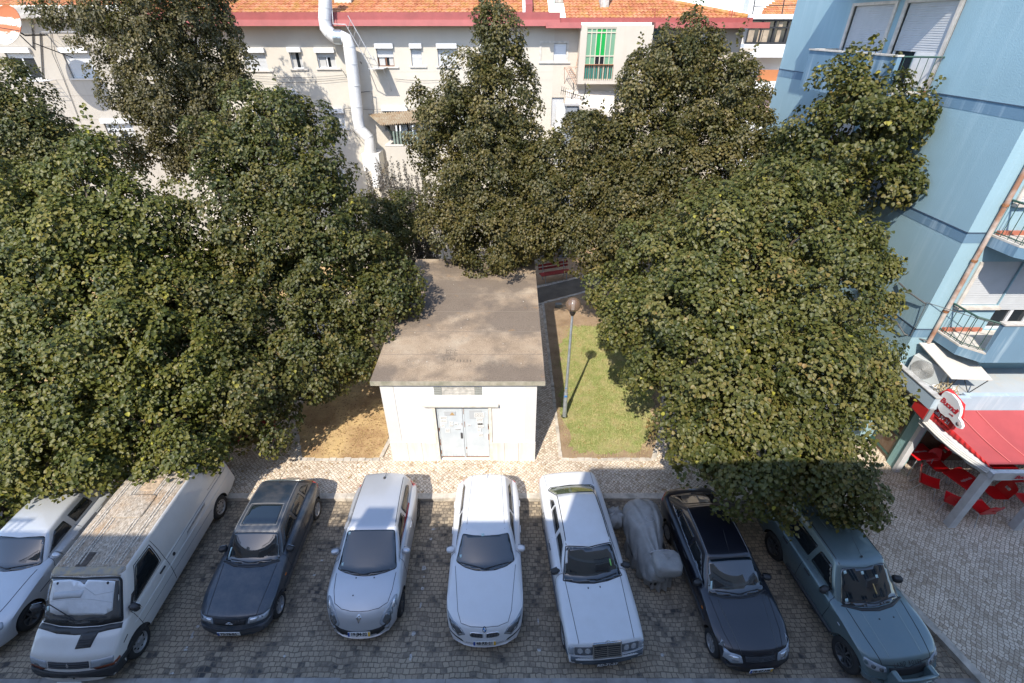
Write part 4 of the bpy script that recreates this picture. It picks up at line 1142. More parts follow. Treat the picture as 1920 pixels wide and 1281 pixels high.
# white frame of the terrace
fr = thing('pergola', 'white steel terrace frame carrying the red awning, three posts on the cobbles', 'terrace frame', (12.2, 8.5, 0))
FRW = mat('frame_white_steel', (.58, .59, .60), .45, var=.14, vscale=3)
AL, AB = Vector((11.55, 10.2, 2.42)), Vector((12.2, 8.5, 2.10))
for (x, y, z, wd) in ((12.2, 8.5, 2.05, .2), (13.95, 8.42, 2.05, .2), (16.2, 8.4, 2.05, .2)):
    mb = MB().bbox(x - wd / 2, x + wd / 2, y - .1, y + .1, 0, z, .006); mb.build('post', FRW, fr)
mb = MB().bbox(11.93, 12.1, 10.4, 10.52, 0, 2.6, .006); mb.build('post', FRW, fr)
d = (AB - AL).normalized(); n = Vector((-d.y, d.x, 0)).normalized()
mb = MB(); vs = []
for p in (AL, AB):
    for s in (-.07, .07):
        for h in (-.09, .09): vs.append(p + n * s + Vector((0, 0, h)))
mb.add(vs, [(0, 1, 3, 2), (4, 6, 7, 5), (0, 4, 5, 1), (2, 3, 7, 6), (0, 2, 6, 4), (1, 5, 7, 3)]); mb.build('side_beam', FRW, fr)
mb = MB().bbox(12.1, 22, 8.34, 8.5, 2.06, 2.24, .005); mb.build('front_beam', FRW, fr)
# awning
REDA = mat('red_awning_fabric', (.34, .058, .062), .8, var=.12, vscale=1.3, bump=.1, bscale=5)
REDS = mat('red_side_cloth', (.50, .018, .02), .7, var=.1, vscale=2)
aw = thing('red_awning', 'faded red fabric awning with white valance over the cafe terrace', 'awning', tuple(AL))
L0, L1 = Vector((11.60, 10.14, 2.78)), Vector((12.18, 8.62, 2.30)); R0, R1 = Vector((21, 10.14, 2.78)), Vector((21, 8.62, 2.30))
mb = MB(); mb.grid(lambda i, j: L0.lerp(R0, i / 80).lerp(L1.lerp(R1, i / 80), j / 14) + Vector((0, 0, -.05 * math.sin(PI * j / 14) + .018 * math.sin(i * PI / 4) * math.sin(PI * j / 14))), 80, 14)
mb.grid(lambda i, j: L0.lerp(R0, i / 80).lerp(L1.lerp(R1, i / 80), j / 14) + Vector((0, 0, -.05 * math.sin(PI * j / 14) + .018 * math.sin(i * PI / 4) * math.sin(PI * j / 14) - .012)), 80, 14)
top_o = mb.build('canopy_cloth', REDA, aw)
mb = MB()
for x in (12.75, 13.3, 14.9): 
    a, b = Vector((x - .5, 10.1, 2.785)), Vector((x, 8.66, 2.325)); mb.tube([a.lerp(b, t) + Vector((0, 0, -.05 * math.sin(PI * t) + .006)) for t in [k / 8 for k in range(9)]], .010, 5)
mb.build('seam', mat('pale_red_seam', (.62, .16, .15), .7), top_o)
mb = MB(); nseg = 40                                                     # loose red side cloth, gathered folds
def side(i, j):
    t = i / nseg; top = L0.lerp(L1, t); bot = AL.lerp(AB, t) + n * .06 + Vector((0, 0, .1)); p = top.lerp(bot, j / 8)
    return p + n * (.03 * math.sin(i * 1.9) * math.sin(PI * j / 8) - .03 * math.sin(PI * j / 8))
mb.grid(side, nseg, 8); mb.build('side_cloth', REDS, aw)
VAL = mat('white_valance', (.56, .55, .52), .75, var=.12, vscale=4)
sgn = -1 if n.x > 0 else 1
mb = MB()
for off in (0, .012):
    mb.grid(lambda i, j: (AL + Vector((0, 0, .12))).lerp(AB + Vector((0, 0, .16)), i / 48) + n * sgn * (.085 - off + .02 * math.sin(i * .55) * (j / 5)) + Vector((0, 0, -(.05 + .20 * j / 5) - .035 * math.sin(i / 48 * PI))), 48, 5)
mb.build('valance', VAL, aw)
mb = MB()
for k in (0, .07, .14):
    mb.tube([(AL + Vector((0, 0, .14))).lerp(AB + Vector((0, 0, .15)), t) + n * sgn * (.1 + k * .3) + Vector((0, 0, -k * .6 - .10 * math.sin(PI * t))) for t in [q / 10 for q in range(11)]], .03, 8)
mb.build('rolled_cloth', VAL, aw)
mb = MB()
for off in (0, .01): mb.grid(lambda i, j: Vector((12.12 + 9 * i / 60, 8.325 + off - .012 * math.sin(i * .8) * j / 4, 2.28 - .24 * j / 4)), 60, 4)
mb.build('valance', VAL, aw)
LOGOR = mat('logo_red', (.45, .02, .03), .6)
mid_ = AL.lerp(AB, .40) + n * sgn * .118 + Vector((0, 0, -.03)); xd = d; zd = Vector((0, 0, 1)); zd = (zd - xd * zd.dot(xd)).normalized(); yd = xd.cross(zd)
MV = Matrix(((xd.x, zd.x, yd.x, mid_.x), (xd.y, zd.y, yd.y, mid_.y), (xd.z, zd.z, yd.z, mid_.z), (0, 0, 0, 1)))
text_part('lettering', 'Buondi', .165, MV, LOGOR, aw, bold=.005, shear=.25, space=.92)
text_part('lettering', 'caffè', .07, MV @ Matrix.Translation((.16, -.12, 0)), LOGOR, aw, shear=.25)
text_part('lettering', 'Buondi', .165, Matrix.Translation((12.86, 8.298, 2.17)) @ Matrix.Rotation(PI / 2, 4, 'X'), LOGOR, aw, bold=.005, shear=.25, space=.92)
text_part('lettering', 'caffè', .06, Matrix.Translation((12.98, 8.298, 2.075)) @ Matrix.Rotation(PI / 2, 4, 'X'), LOGOR, aw, shear=.25)
# hanging cup sign, its face looks along -x
SIGNR = mat('sign_red', (.60, .03, .03), .35, coat=.2); CUPW = mat('cup_white', (.70, .71, .72), .3, coat=.3)
sx = 11.62
sg = thing('cup_sign', 'red and white cup shaped cafe sign hung off the canopy corner', 'sign', (sx, 9.8, 2.9))
def PS(a, b): return (9.78 - a * .82, 3.14 + b * .95)                 # a runs towards the viewer's right, b up
mb = MB().prism([PS(-.62, -.46), PS(-.60, .10), PS(-.40, .44), PS(.25, .34), PS(.42, .02), PS(.40, -.46)], sx, sx + .12, 'x'); mb.build('panel', SIGNR, sg)
cup = [(-.34, .40), (-.1, .46), (.18, .42), (.38, .30), (.46, .13), (.47, .04), (.62, .0), (.72, -.08), (.72, -.17), (.60, -.22), (.42, -.19), (.22, -.15), (.12, -.20), (-.1, -.21), (-.26, -.14), (-.36, .06), (-.38, .28)]
mb = MB(); mb.prism([PS(a, b) for a, b in cup], sx - .07, sx - .002, 'x'); cup_o = mb.build('cup', CUPW, sg)
mb = MB(); mb.lathe([(0, -.078), (.055, -.078), (.06, -.07)], (sx, PS(.58, -.1)[0], PS(.58, -.1)[1]), 16, 'x'); mb.build('cup_handle_hole', mat('handle_grey', (.40, .33, .33), .6), cup_o)
MS = lambda a, b, off: Matrix(((0, 0, -1, sx - off), (-1, 0, 0, PS(a, b)[0]), (0, 1, 0, PS(a, b)[1]), (0, 0, 0, 1)))
text_part('lettering', 'Buondi', .215, MS(.02, .14, .076), LOGOR, sg, bold=.007, shear=.25, space=.9)
text_part('lettering', 'caffè', .075, MS(.24, -.03, .076), LOGOR, sg, shear=.25)
text_part('lettering', 'Café JV 21', .14, MS(-.08, -.35, .004), CUPW, sg, bold=.003)
# small framed red flag box on the pillar
fl = thing('menu_lightbox', 'small red tilted lightbox with grey frame on the teal pillar', 'sign', (11.5, 10.3, 2.6))
FM = Matrix.Translation((11.47, 10.28, 2.72)) @ Matrix.Rotation(R(-6), 4, 'Z')
mb = MB().bbox(-.06, .06, -.30, .30, -.22, .22, .01, M=FM); mb.build('frame', mat('grey_frame', (.22, .22, .23), .5), fl)
mb = MB().box(-.068, -.0605, -.26, .26, -.18, .18, M=FM); mb.build('face', SIGNR, fl)
# AC unit under its board, ledge clutter
ac = thing('air_conditioner', 'air conditioner condenser with round grille under a white board on the canopy', 'air conditioner', (11.95, 11.3, 3.08))
AM = Matrix.Translation((11.98, 11.2, 3.085)) @ Matrix.Rotation(R(-62), 4, 'Z')
mb = MB().bbox(-.42, .42, -.16, .16, 0, .62, .015, M=AM); mb.build('case', mat('ac_grey_white', (.46, .49, .49), .5), ac)
mb = MB()
for k in range(11): r = .27 * (k + 1) / 11; mb.tube([AM @ Vector((-.08 + r * math.cos(a), -.185, .31 + r * math.sin(a))) for a in [2 * PI * q / 24 for q in range(25)]], .006, 5)
mb.build('grille', mat('grille_white', (.55, .56, .55), .5), ac)
mb = MB(); mb.lathe([(0, -.165), (.28, -.165), (.28, -.17), (0, -.17)], (0, 0, 0), 28, 'y', M=AM @ Matrix.Translation((-.08, 0, .31)) @ Matrix.Scale(1, 4)); mb.build('fan_shade', mat('fan_shadow', (.06, .065, .07), .6), ac)  # flat dark disc, stands in for the shade behind the grille
bd = thing('shade_board', 'white board roof on thin struts sheltering the air conditioner', 'board', (12.4, 11, 3.8))
q = [Vector((11.72, 11.62, 4.02)), Vector((12.95, 11.62, 3.98)), Vector((13.02, 10.38, 3.62)), Vector((11.9, 10.40, 3.66))]
mb = MB(); mb.add([p for p in q] + [p + Vector((0, 0, .025)) for p in q], [(3, 2, 1, 0), (4, 5, 6, 7), (0, 1, 5, 4), (1, 2, 6, 5), (2, 3, 7, 6), (3, 0, 4, 7)]); mb.build('board', m_plaster('weathered_board', (.55, .525, .485), .1, (.42, .28, .18), .1, 1.5), bd)
mb = MB(); mb.tube([q[2] - Vector((.12, 0, 0)), (12.72, 10.5, 3.09)], .012, 6); mb.tube([(12.72, 10.5, 3.09), (12.55, 10.9, 3.7)], .012, 6); mb.tube([q[3] + Vector((.15, 0, 0)), (12.0, 10.45, 3.09)], .012, 6); mb.build('strut', IRONK, bd)
mb = MB(); random.seed(21)
for _ in range(34):
    p = Vector((random.uniform(11.75, 12.3), random.uniform(10.2, 10.75), 3.08)); pts = [p]
    for k in range(3): pts.append(pts[-1] + Vector((random.uniform(-.1, .1), random.uniform(-.1, .1), random.uniform(.03, .15))))
    mb.tube(pts, [.012, .01, .016, .006], 5)
tag(mb.build('dead_plants', mat('straw_stems', (.46, .38, .24), .9, var=.4, vscale=8), None, (12, 10.45, 3.08)), 'dry straw coloured potted stems on the canopy corner', 'plant')
for k, (x, y) in enumerate(((11.85, 10.62), (12.05, 10.36), (12.28, 10.5))):
    mb = MB().lathe([(.055, 0), (.085, .14), (.092, .14), (.092, .16), (.075, .16), (.06, .02)], (x, y, 3.082), 14)
    tag(mb.build('plant_pot', WHITEP, None, (x, y, 3.08)), ['white plant pot on the canopy corner, nearest the air conditioner', 'white plant pot at the front of the canopy corner', 'white plant pot on the canopy corner, nearest the board strut'][k], 'plant pot', 'white pots on the canopy corner')
# chairs and tables
CHR = mat('red_plastic', (.66, .010, .014), .3, coat=.2); LEGM = mat('aluminium_leg', (.55, .56, .57), .35, metal=.7)
def make_chair():
    c = thing('terrace_chair', '', 'chair', (0, 0, 0), org=(0, 0, 0))
    def shell(i, j):                                   # one moulded shell: seat then backrest
        u = i / 12 * 2 - 1; t = j / 22
        if t < .5: y, z = -.22 + .46 * t / .5, .445 - .02 * math.sin(PI * t / .5) + (.02 if t < .04 else 0)
        else: s = (t - .5) / .5; y, z = .24 + .03 * math.sin(s * PI / 2) + .10 * s, .445 + .03 * s + .40 * s ** .9
        wd = .235 if t < .5 else .235 - .03 * ((t - .5) / .5) ** 3
        if t > .9: wd *= math.sqrt(max(.1, 1 - ((t - .9) / .12) ** 2))
        cup_ = .03 * u * u
        return Vector((u * wd, y - (cup_ if t > .5 else 0), z + (cup_ if t < .5 else 0)))
    mb = MB(); VS = [[shell(i, j) for i in range(13)] for j in range(23)]
    for off in (0, -.012):
        b = len(mb.v); mb.v += [tuple(p + Vector((0, -off * .7, off))) for row in VS for p in row]
        for j in range(22):
            for i in range(12):
                u, t = abs(i + .5 - 6), (j + .5) / 22
                if u < 2.2 and 14.5 < j + .5 < 17.5 and (u < 1.5 or 15 < j + .5 < 17): continue    # the grip hole
                a = b + j * 13 + i; mb.f.append((a, a + 1, a + 14, a + 13)); mb.m.append(0); mb.sm.append(True)
    mb.build('shell', CHR, c)
    for sx_ in (-1, 1):
        MB().tube([(sx_ * .19, -.15, .43), (sx_ * .24, -.26, 0)], .0125, 8).build('leg', LEGM, c)
        MB().tube([(sx_ * .19, .18, .43), (sx_ * .24, .34, 0)], .0125, 8).build('leg', LEGM, c)
    MB().tube([(-.19, -.15, .42), (.19, -.15, .42)], .011, 8).build('stretcher', LEGM, c)
    return c
ch0 = make_chair()
CH = [((12.98, 10.22), 5, 'red plastic chair behind the lettered red table, back to the cafe'), ((12.30, 9.66), 52, 'red plastic chair at the open left side of the terrace, beside the lettered table'),
      ((12.52, 8.98), 138, 'red plastic chair half hidden behind the front left white post'), ((13.05, 8.76), 184, 'red plastic chair just right of the front left white post'),
      ((13.82, 9.25), 268, 'red plastic chair at the right frame edge under the front valance'), ((14.6, 9.0), 175, 'red plastic chair furthest right, cut by the frame'), ((13.1, 10.72), 262, 'red plastic chair deep beside the inner red table')]
for k, ((x, y), a, l_) in enumerate(CH):
    c = ch0 if k == 0 else copy_tree(ch0)
    c.location = (x, y, 0); c.rotation_euler = (0, 0, R(a)); c['label'] = l_; c['group'] = 'red plastic chairs on the cafe terrace'
def make_table():
    t_ = thing('terrace_table', '', 'table', (0, 0, 0), org=(0, 0, 0))
    mb = MB().bbox(-.36, .36, -.36, .36, .715, .745, .012); mb.build('tabletop', CHR, t_)
    for sx_ in (-1, 1):
        for sy_ in (-1, 1): MB().tube([(sx_ * .28, sy_ * .28, .715), (sx_ * .32, sy_ * .32, 0)], .015, 8).build('leg', LEGM, t_)
    text_part('lettering', 'esplanada', .11, Matrix.Translation((0, -.05, .7465)), WHITEP, t_, depth=.0006)
    return t_
tb0 = make_table(); tb1 = copy_tree(tb0); tb2 = copy_tree(tb0)
for t_, (x, y, a), l_ in ((tb0, (13.05, 9.52, 18), 'square red table with faint white lettering behind the front left post'), (tb1, (12.52, 10.62, 8), 'square red table against the white post by the teal pillar'), (tb2, (14.6, 9.75, 5), 'square red table at the right frame edge')):
    t_.location = (x, y, 0); t_.rotation_euler = (0, 0, R(a)); t_['label'] = l_; t_['group'] = 'red square tables on the cafe terrace'

# ================================================================== the block the photograph is taken from (throws the foreground shade)
cb = thing('balcony_building', 'cream apartment block under the camera whose roof shades the parked cars', 'building', (0, -1, 0))
PCb = lambda u, v, d: Vector((u, -.55 - d, v))                        # wall facing +y
hz = []; xs = [-22 + 3.1 * k for k in range(15)]
for f in (.9, 3.7, 6.6):
    for x in xs: hz.append((x, x + 1.5, f, f + 1.5))
mb = MB(); facade(mb, PCb, -26, 26, -.2, 10.3, hz, .2); mb.box(-26, 26, -12, -.8, -.2, 10.3); mb.build('wall', m_plaster('tan_block_render', (.50, .44, .37), .1), cb)
for h in hz:
    mb = MB(); ubox(mb, PCb, h[0] + .03, h[1] - .03, h[2] + .03, h[3] - .03, .14, .16); p_ = mb.build('window', WGL, cb)
    mb = MB()
    for a, b in ((h[0], h[0] + .07), (h[1] - .07, h[1]), ((h[0] + h[1]) / 2 - .04, (h[0] + h[1]) / 2 + .04)): ubox(mb, PCb, a, b, h[2], h[3], .05, .138)
    mb.build('window_frame', WHITEP, p_)
for f in (3.35, 6.2, 9.05):
    for x in (-19, -9.5, 5.5, 14.5):
        mb = MB().box(x, x + 4.2, -.548, .35, f - .2, f - .02); b_ = mb.build('balcony', WHITEP, cb)
        mb = MB()
        for k in range(25): mb.box(x + .02 + k * .17, x + .05 + k * .17, .30, .33, f - .018, f + .85)
        mb.box(x, x + 4.2, .29, .34, f + .852, f + .9); mb.build('railing', IRONK, b_)
mb = MB(); mb.box(-26, -4.4, -.9, -.5, 10.302, 10.5); mb.box(-4.398, 26, -.9, -.5, 10.302, 10.85); mb.build('parapet', WHITEP, cb)
mb = MB(); mb.box(-2.1, 15.5, -9, -1.25, 10.303, 13.85); mb.build('roof_tower', m_plaster('tower_render', (.55, .50, .44), .1), cb)
for x0, x1, z in ((-6.95, -6.25, 11.35), (-14, -13.2, 11.1), (9.2, 9.9, 11.2)):
    MB().box(x0, x1, -.895, -.51, 10.503, z).build('chimney', WHITEP, cb)
mb = MB()
for x in (-8.2, -1.4, 9.0, 4.2): mb.tube([(x, -2.5, 10.3), (x, -2.5, 13.2 + x * .1)], .05, 6)
mb.build('mast', IRONK, cb)
# ================================================================== vehicles
def paint(name, c, metal=0., rough=.35, dust=.12, dustc=(.36, .32, .27), flake=0.):
    m, t = newmat(name, rough, .5)
    v = t.coord()
    t.P.inputs['Metallic'].default_value = metal; t.P.inputs['Coat Weight'].default_value = .8; t.P.inputs['Coat Roughness'].default_value = .07
    d = t.ramp(t.noise(v, 2.2, 7, .68), [(.42, g3(0)), (.72, g3(dust))])
    sp = t.ramp(t.noise(v, 60, 2, .6), [(.62, g3(0)), (.7, g3(dust * .8))])
    f = t.math('MAXIMUM', d, sp)
    cc = t.mix(f, c, dustc)
    t.L.new(cc, t.P.inputs['Base Color'])
    r = t.math('ADD', t.math('MULTIPLY', f, .5), rough); t.L.new(r, t.P.inputs['Roughness'])
    return m
PW = paint('white_paint_gloss', (.66, .665, .675), dust=.10)
PW2 = paint('solid_white_paint', (.63, .645, .66), dust=.14, rough=.4)
PS_ = paint('silver_paint', (.50, .515, .54), metal=.45, dust=.10, rough=.38)
PS2 = paint('pale_silver_paint', (.53, .555, .58), metal=.4, dust=.14, rough=.4)
PN = paint('dark_navy_paint', (.020, .032, .048), metal=.15, dust=.34, dustc=(.22, .19, .165))
PB_ = paint('black_blue_paint', (.006, .008, .015), metal=.1, dust=.03, dustc=(.12, .11, .1))
PG = paint('grey_green_paint', (.12, .175, .19), metal=.5, dust=.14, dustc=(.28, .28, .25), rough=.4)
PV = paint('chalky_white_paint', (.61, .60, .575), dust=.3, dustc=(.50, .46, .41), rough=.5)
def m_vanroof():
    m, t = newmat('lichened_van_roof', .9, .2)
    v = t.coord()
    c = t.ramp(t.noise(t.mapping(v, (1.5, .85, 1)), 13, 9, .85), [(.30, (.19, .16, .13)), (.44, (.34, .285, .22)), (.55, (.49, .43, .355)), (.70, (.66, .62, .56))])
    r = t.ramp(t.noise(v, 1.3, 5, .6), [(.5, g3(0)), (.68, g3(.6))])
    c = t.mix(r, c, (.40, .25, .13))
    s = t.ramp(t.noise(t.mapping(v, (1, .3, 1)), 42, 4, .7), [(.4, g3(.55)), (.62, g3(1.15))])
    c = t.mix(1., c, s, 'MULTIPLY')
    t.L.new(c, t.P.inputs['Base Color']); t.bump(t.noise(v, 50, 4, .7), .4, .01)
    return m
VROOF = m_vanroof()
CGL = mat('car_glass', (.008, .014, .02), .02, spec=1., coat=.35)
CGS = mat('car_side_glass', (.012, .015, .017), .05, spec=.7)
RUB = mat('black_rubber', (.018, .018, .019), .75)
PLB = mat('black_plastic', (.028, .029, .031), .55)
PLG = mat('grey_plastic', (.07, .075, .085), .6)
TYRE = mat('tyre_rubber', (.022, .022, .022), .85, bump=.2, bscale=60)
RIM = mat('alloy_rim', (.50, .51, .53), .35, metal=.7)
RIMD = mat('dull_steel_rim', (.34, .34, .34), .5, metal=.4, var=.3, vscale=9)
RIMK = mat('dark_alloy', (.10, .105, .11), .4, metal=.6)
HLG = mat('headlamp_lens', (.27, .30, .33), .1, spec=.8, coat=.8)
HLK = mat('headlamp_dark', (.08, .09, .10), .1, spec=.8, coat=.8)
HLC = mat('headlamp_reflector', (.62, .64, .66), .2, metal=.7)
TLR = mat('tail_lamp_red', (.42, .012, .012), .2, coat=.6)
AMB = mat('amber_lens', (.55, .16, .02), .25, coat=.4)
CHROME = mat('chrome', (.66, .67, .69), .14, metal=1.)
PLATEW = mat('plate_white', (.66, .66, .64), .5); PLATEK = mat('plate_black', (.02, .02, .022), .5)
PLBLUE = mat('plate_blue', (.02, .07, .34), .5); PLYEL = mat('plate_yellow', (.72, .42, .03), .5)
STK = mat('sticker_pale', (.45, .60, .60), .6)
SEAMK = mat('panel_gap', (.02, .02, .022), .8)
ARCH = mat('wheel_well', (.010, .010, .010), .95)

def hermite(xs, ys, q):
    xs = np.asarray(xs, float); ys = np.asarray(ys, float); q = np.atleast_1d(np.asarray(q, float))
    h = np.diff(xs); dl = np.diff(ys) / h
    m = np.zeros_like(ys); m[0], m[-1] = dl[0], dl[-1]
    for i in range(1, len(xs) - 1):
        if dl[i - 1] * dl[i] > 0: m[i] = 2 * dl[i - 1] * dl[i] / (dl[i - 1] + dl[i])     # harmonic: monotone
    i = np.clip(np.searchsorted(xs, q) - 1, 0, len(xs) - 2); t = np.clip((q - xs[i]) / h[i], 0, 1)
    return (2 * t**3 - 3 * t**2 + 1) * ys[i] + (t**3 - 2 * t**2 + t) * h[i] * m[i] + (-2 * t**3 + 3 * t**2) * ys[i + 1] + (t**3 - t**2) * h[i] * m[i + 1]

class Car:
    """Local frame: x across, y backwards from the front bumper, z up from the road."""
    def __init__(s, name, label, cat, loc, rz, L, W, paintm, top, plan, zs, zb, tf, wheels, bowf=.25, bowr=.12, edge=.05, group='cars parked in the row'):
        s.root = thing(name, label, cat, (loc[0], loc[1], -.12), R(rz), group, org=(0, 0, 0))
        s.L, s.W, s.paint = L, W, paintm
        s.body(top, plan, zs, zb, tf, wheels, bowf, bowr, edge)
        s.wh = wheels
    def body(s, top, plan, zs, zb, tf, wheels, bowf, bowr, edge):
        L, W = s.L, s.W
        ys = np.unique(np.concatenate([np.linspace(0, .5, 16), np.linspace(.5, L - .4, 40), np.linspace(L - .4, L, 12)]))
        zt = hermite(*zip(*top), ys); pl = hermite(*zip(*plan), ys) * W; zsh = hermite(*zip(*zs), ys); zbt = hermite(*zip(*zb), ys); tfr = hermite(*zip(*tf), ys)
        K = 13; V = []; F = []
        for i, y in enumerate(ys):
            w, a, b, c, f = pl[i], zt[i], zsh[i], zbt[i], tfr[i]
            b = min(b, a - .015)
            ctl = [(0, c), (.8 * w, c), (.955 * w, c + .05), (.995 * w, c + .4 * (b - c)), (w, c + .72 * (b - c)), (.985 * w, b), (f * w, a - edge), (.52 * f * w, a - .28 * edge), (0, a)]
            cu = [0]
            for p, q in zip(ctl[:-1], ctl[1:]): cu.append(cu[-1] + max(1e-4, math.hypot(q[0] - p[0], q[1] - p[1])))
            tt = np.concatenate([np.linspace(0, cu[2], 4)[:-1], np.linspace(cu[2], cu[5], 6)[:-1], np.linspace(cu[5], cu[6], 4)[:-1], np.linspace(cu[6], cu[8], 5)])
            px, pz = hermite(cu, [p[0] for p in ctl], tt), hermite(cu, [p[1] for p in ctl], tt)
            n = len(tt)
            for sgn in (1, -1):
                rng = range(n) if sgn == 1 else range(n - 2, 0, -1)
                for k in rng:
                    x = sgn * px[k]; u = abs(x) / W
                    fr = max(0, 1 - y / .9) ** 1.5; rr = max(0, 1 - (L - y) / .8) ** 1.5
                    V.append((x, y + bowf * u ** 2.4 * fr - bowr * u ** 2.4 * rr, pz[k]))
        m = len(V) // len(ys)
        for i in range(len(ys) - 1):
            for k in range(m):
                k2 = (k + 1) % m; F.append((i * m + k, i * m + k2, (i + 1) * m + k2, (i + 1) * m + k))
        F.append(tuple(range(m))); F.append(tuple(reversed(range((len(ys) - 1) * m, len(ys) * m))))
        me = bpy.data.meshes.new('body'); me.from_pydata(V, [], F)
        bm = bmesh.new(); bm.from_mesh(me); bmesh.ops.recalc_face_normals(bm, faces=bm.faces); bm.to_mesh(me); bm.free()
        me.materials.append(s.paint); me.materials.append(ARCH)
        ob = bpy.data.objects.new('body', me); col.objects.link(ob)
        cut = MB()
        for (y, r) in wheels:
            for sg in (1, -1):
                cut.lathe([(1e-3, sg * (W - .28)), (r + .055, sg * (W - .28)), (r + .055, sg * (W + .3)), (1e-3, sg * (W + .3))], (0, y, r), 28, 'x', 1, False)
        cme = cut.mesh('cut', [s.paint, ARCH]); co = bpy.data.objects.new('cut', cme); col.objects.link(co)
        bmod = ob.modifiers.new('b', 'BOOLEAN'); bmod.operation = 'DIFFERENCE'; bmod.object = co; bmod.solver = 'EXACT'
        dg = bpy.context.evaluated_depsgraph_get(); res = bpy.data.meshes.new_from_object(ob.evaluated_get(dg))
        bpy.data.objects.remove(ob); bpy.data.objects.remove(co)
        res.name = 'body'
        for p in res.polygons: p.use_smooth = (p.material_index == 0)
        res.update()
        s.smooth_by_angle(res, 38)
        s.bodyo = link_mesh('body', res, s.root)
        s.bm_src = [res]
        s.make_bvh()
    def smooth_by_angle(s, me, ang):
        bm = bmesh.new(); bm.from_mesh(me)
        for e in bm.edges:
            if len(e.link_faces) == 2:
                e.smooth = e.calc_face_angle(0) < R(ang)
        bm.to_mesh(me); bm.free()
    def make_bvh(s):
        V = []; F = []
        for me in s.bm_src:
            n = len(V); V += [v.co.copy() for v in me.vertices]; F += [tuple(n + i for i in p.vertices) for p in me.polygons]
        s.bvh = BVHTree.FromPolygons(V, F)
    def cabin(s, yf, yr, wf, wr, z0f, z0r, tyf, tyr, twf, twr, zf, zm, zr_, bowf=.2, bowr=.1, tbf=.09, tbr=.06, c=.09, crown=.035, roofmat=None, bulge=.02):
        """greenhouse: belt loop to roof loop, then a crowned roof"""
        nf, ns, nc = 14, 20, 4
        def loop(yf, yr, wf, wr, bf, br, c):
            P = []
            def edge_w(y): return wf + (wr - wf) * (y - yf) / (yr - yf)
            for i in range(nf + 1):
                u = -1 + 2 * i / nf; x = u * (wf - c); P.append((x, yf + bf * (abs(x) / wf) ** 2, 'f'))
            for i in range(1, nc): a = PI / 2 * i / nc; P.append((wf - c + c * math.sin(a), yf + bf * ((wf - c + c * math.sin(a)) / wf) ** 2 + c * (1 - math.cos(a)), 'c'))
            y0, y1 = yf + bf + c, yr - br - c
            for i in range(ns + 1): y = y0 + (y1 - y0) * i / ns; P.append((edge_w(y), y, 's'))
            for i in range(1, nc): a = PI / 2 * i / nc; P.append((wr - c + c * math.cos(a), yr - br * ((wr - c + c * math.cos(a)) / wr) ** 2 - c * (1 - math.sin(a)), 'c'))
            for i in range(nf + 1): u = 1 - 2 * i / nf; x = u * (wr - c); P.append((x, yr - br * (abs(x) / wr) ** 2, 'r'))
            for i in range(1, nc): a = PI / 2 * i / nc; P.append((-(wr - c + c * math.sin(a)), yr - br * ((wr - c + c * math.sin(a)) / wr) ** 2 - c * (1 - math.cos(a)), 'c'))
            for i in range(ns + 1): y = y1 + (y0 - y1) * i / ns; P.append((-edge_w(y), y, 's'))
            for i in range(1, nc): a = PI / 2 * i / nc; P.append((-(wf - c + c * math.cos(a)), yf + bf * ((wf - c + c * math.cos(a)) / wf) ** 2 + c * (1 - math.sin(a)), 'c'))
            return P
        B = loop(yf, yr, wf, wr, bowf, bowr, c); T = loop(tyf, tyr, twf, twr, tbf, tbr, c * .9)
        n = len(B); V = []; F = []
        zroof = lambda y: float(hermite([tyf, (tyf + tyr) / 2, tyr], [zf, zm, zr_], min(max(y, tyf), tyr))[0])
        lv = [0, .2, .4, .6, .8, .93, 1.0]
        for t in lv:
            for k in range(n):
                bx_, by_ = B[k][0], B[k][1]; tx, ty = T[k][0], T[k][1]
                zb_ = z0f + (z0r - z0f) * (by_ - yf) / (yr - yf) - .05
                g = math.sin(t * PI) * bulge
                x = bx_ + (tx - bx_) * t; y = by_ + (ty - by_) * t
                x += math.copysign(g, x) * (1 if B[k][2] == 's' else .3)
                if B[k][2] == 'f': y -= g
                if B[k][2] == 'r': y += g
                V.append((x, y, zb_ + (zroof(ty) - .028 - zb_) * t))
        cy = (tyf + tyr) / 2
        for (sc, dz) in ((.965, -.008), (.9, .004), (.75, .35), (.5, .7), (.22, .95)):
            for k in range(n):
                x, y = T[k][0] * sc, cy + (T[k][1] - cy) * sc
                V.append((x, y, zroof(y) + (dz if abs(dz) < .02 else crown * dz)))
        nl = len(lv) + 5
        for r_ in range(nl - 1):
            for k in range(n):
                k2 = (k + 1) % n; F.append((r_ * n + k, r_ * n + k2, (r_ + 1) * n + k2, (r_ + 1) * n + k))
        V.append((0, cy, zroof(cy) + crown)); ci = len(V) - 1
        for k in range(n): F.append(((nl - 1) * n + k, (nl - 1) * n + (k + 1) % n, ci))
        me = bpy.data.meshes.new('cabin'); me.from_pydata(V, [], F); me.materials.append(s.paint)
        if roofmat: me.materials.append(roofmat)
        bm = bmesh.new(); bm.from_mesh(me); bmesh.ops.recalc_face_normals(bm, faces=bm.faces); bm.to_mesh(me); bm.free()
        for p in me.polygons:
            p.use_smooth = True
            if roofmat and p.normal.z > .85 and p.center.z > zf - .2: p.material_index = 1
        s.cabo = link_mesh('cabin', me, s.root); s.bm_src.append(me); s.make_bvh()
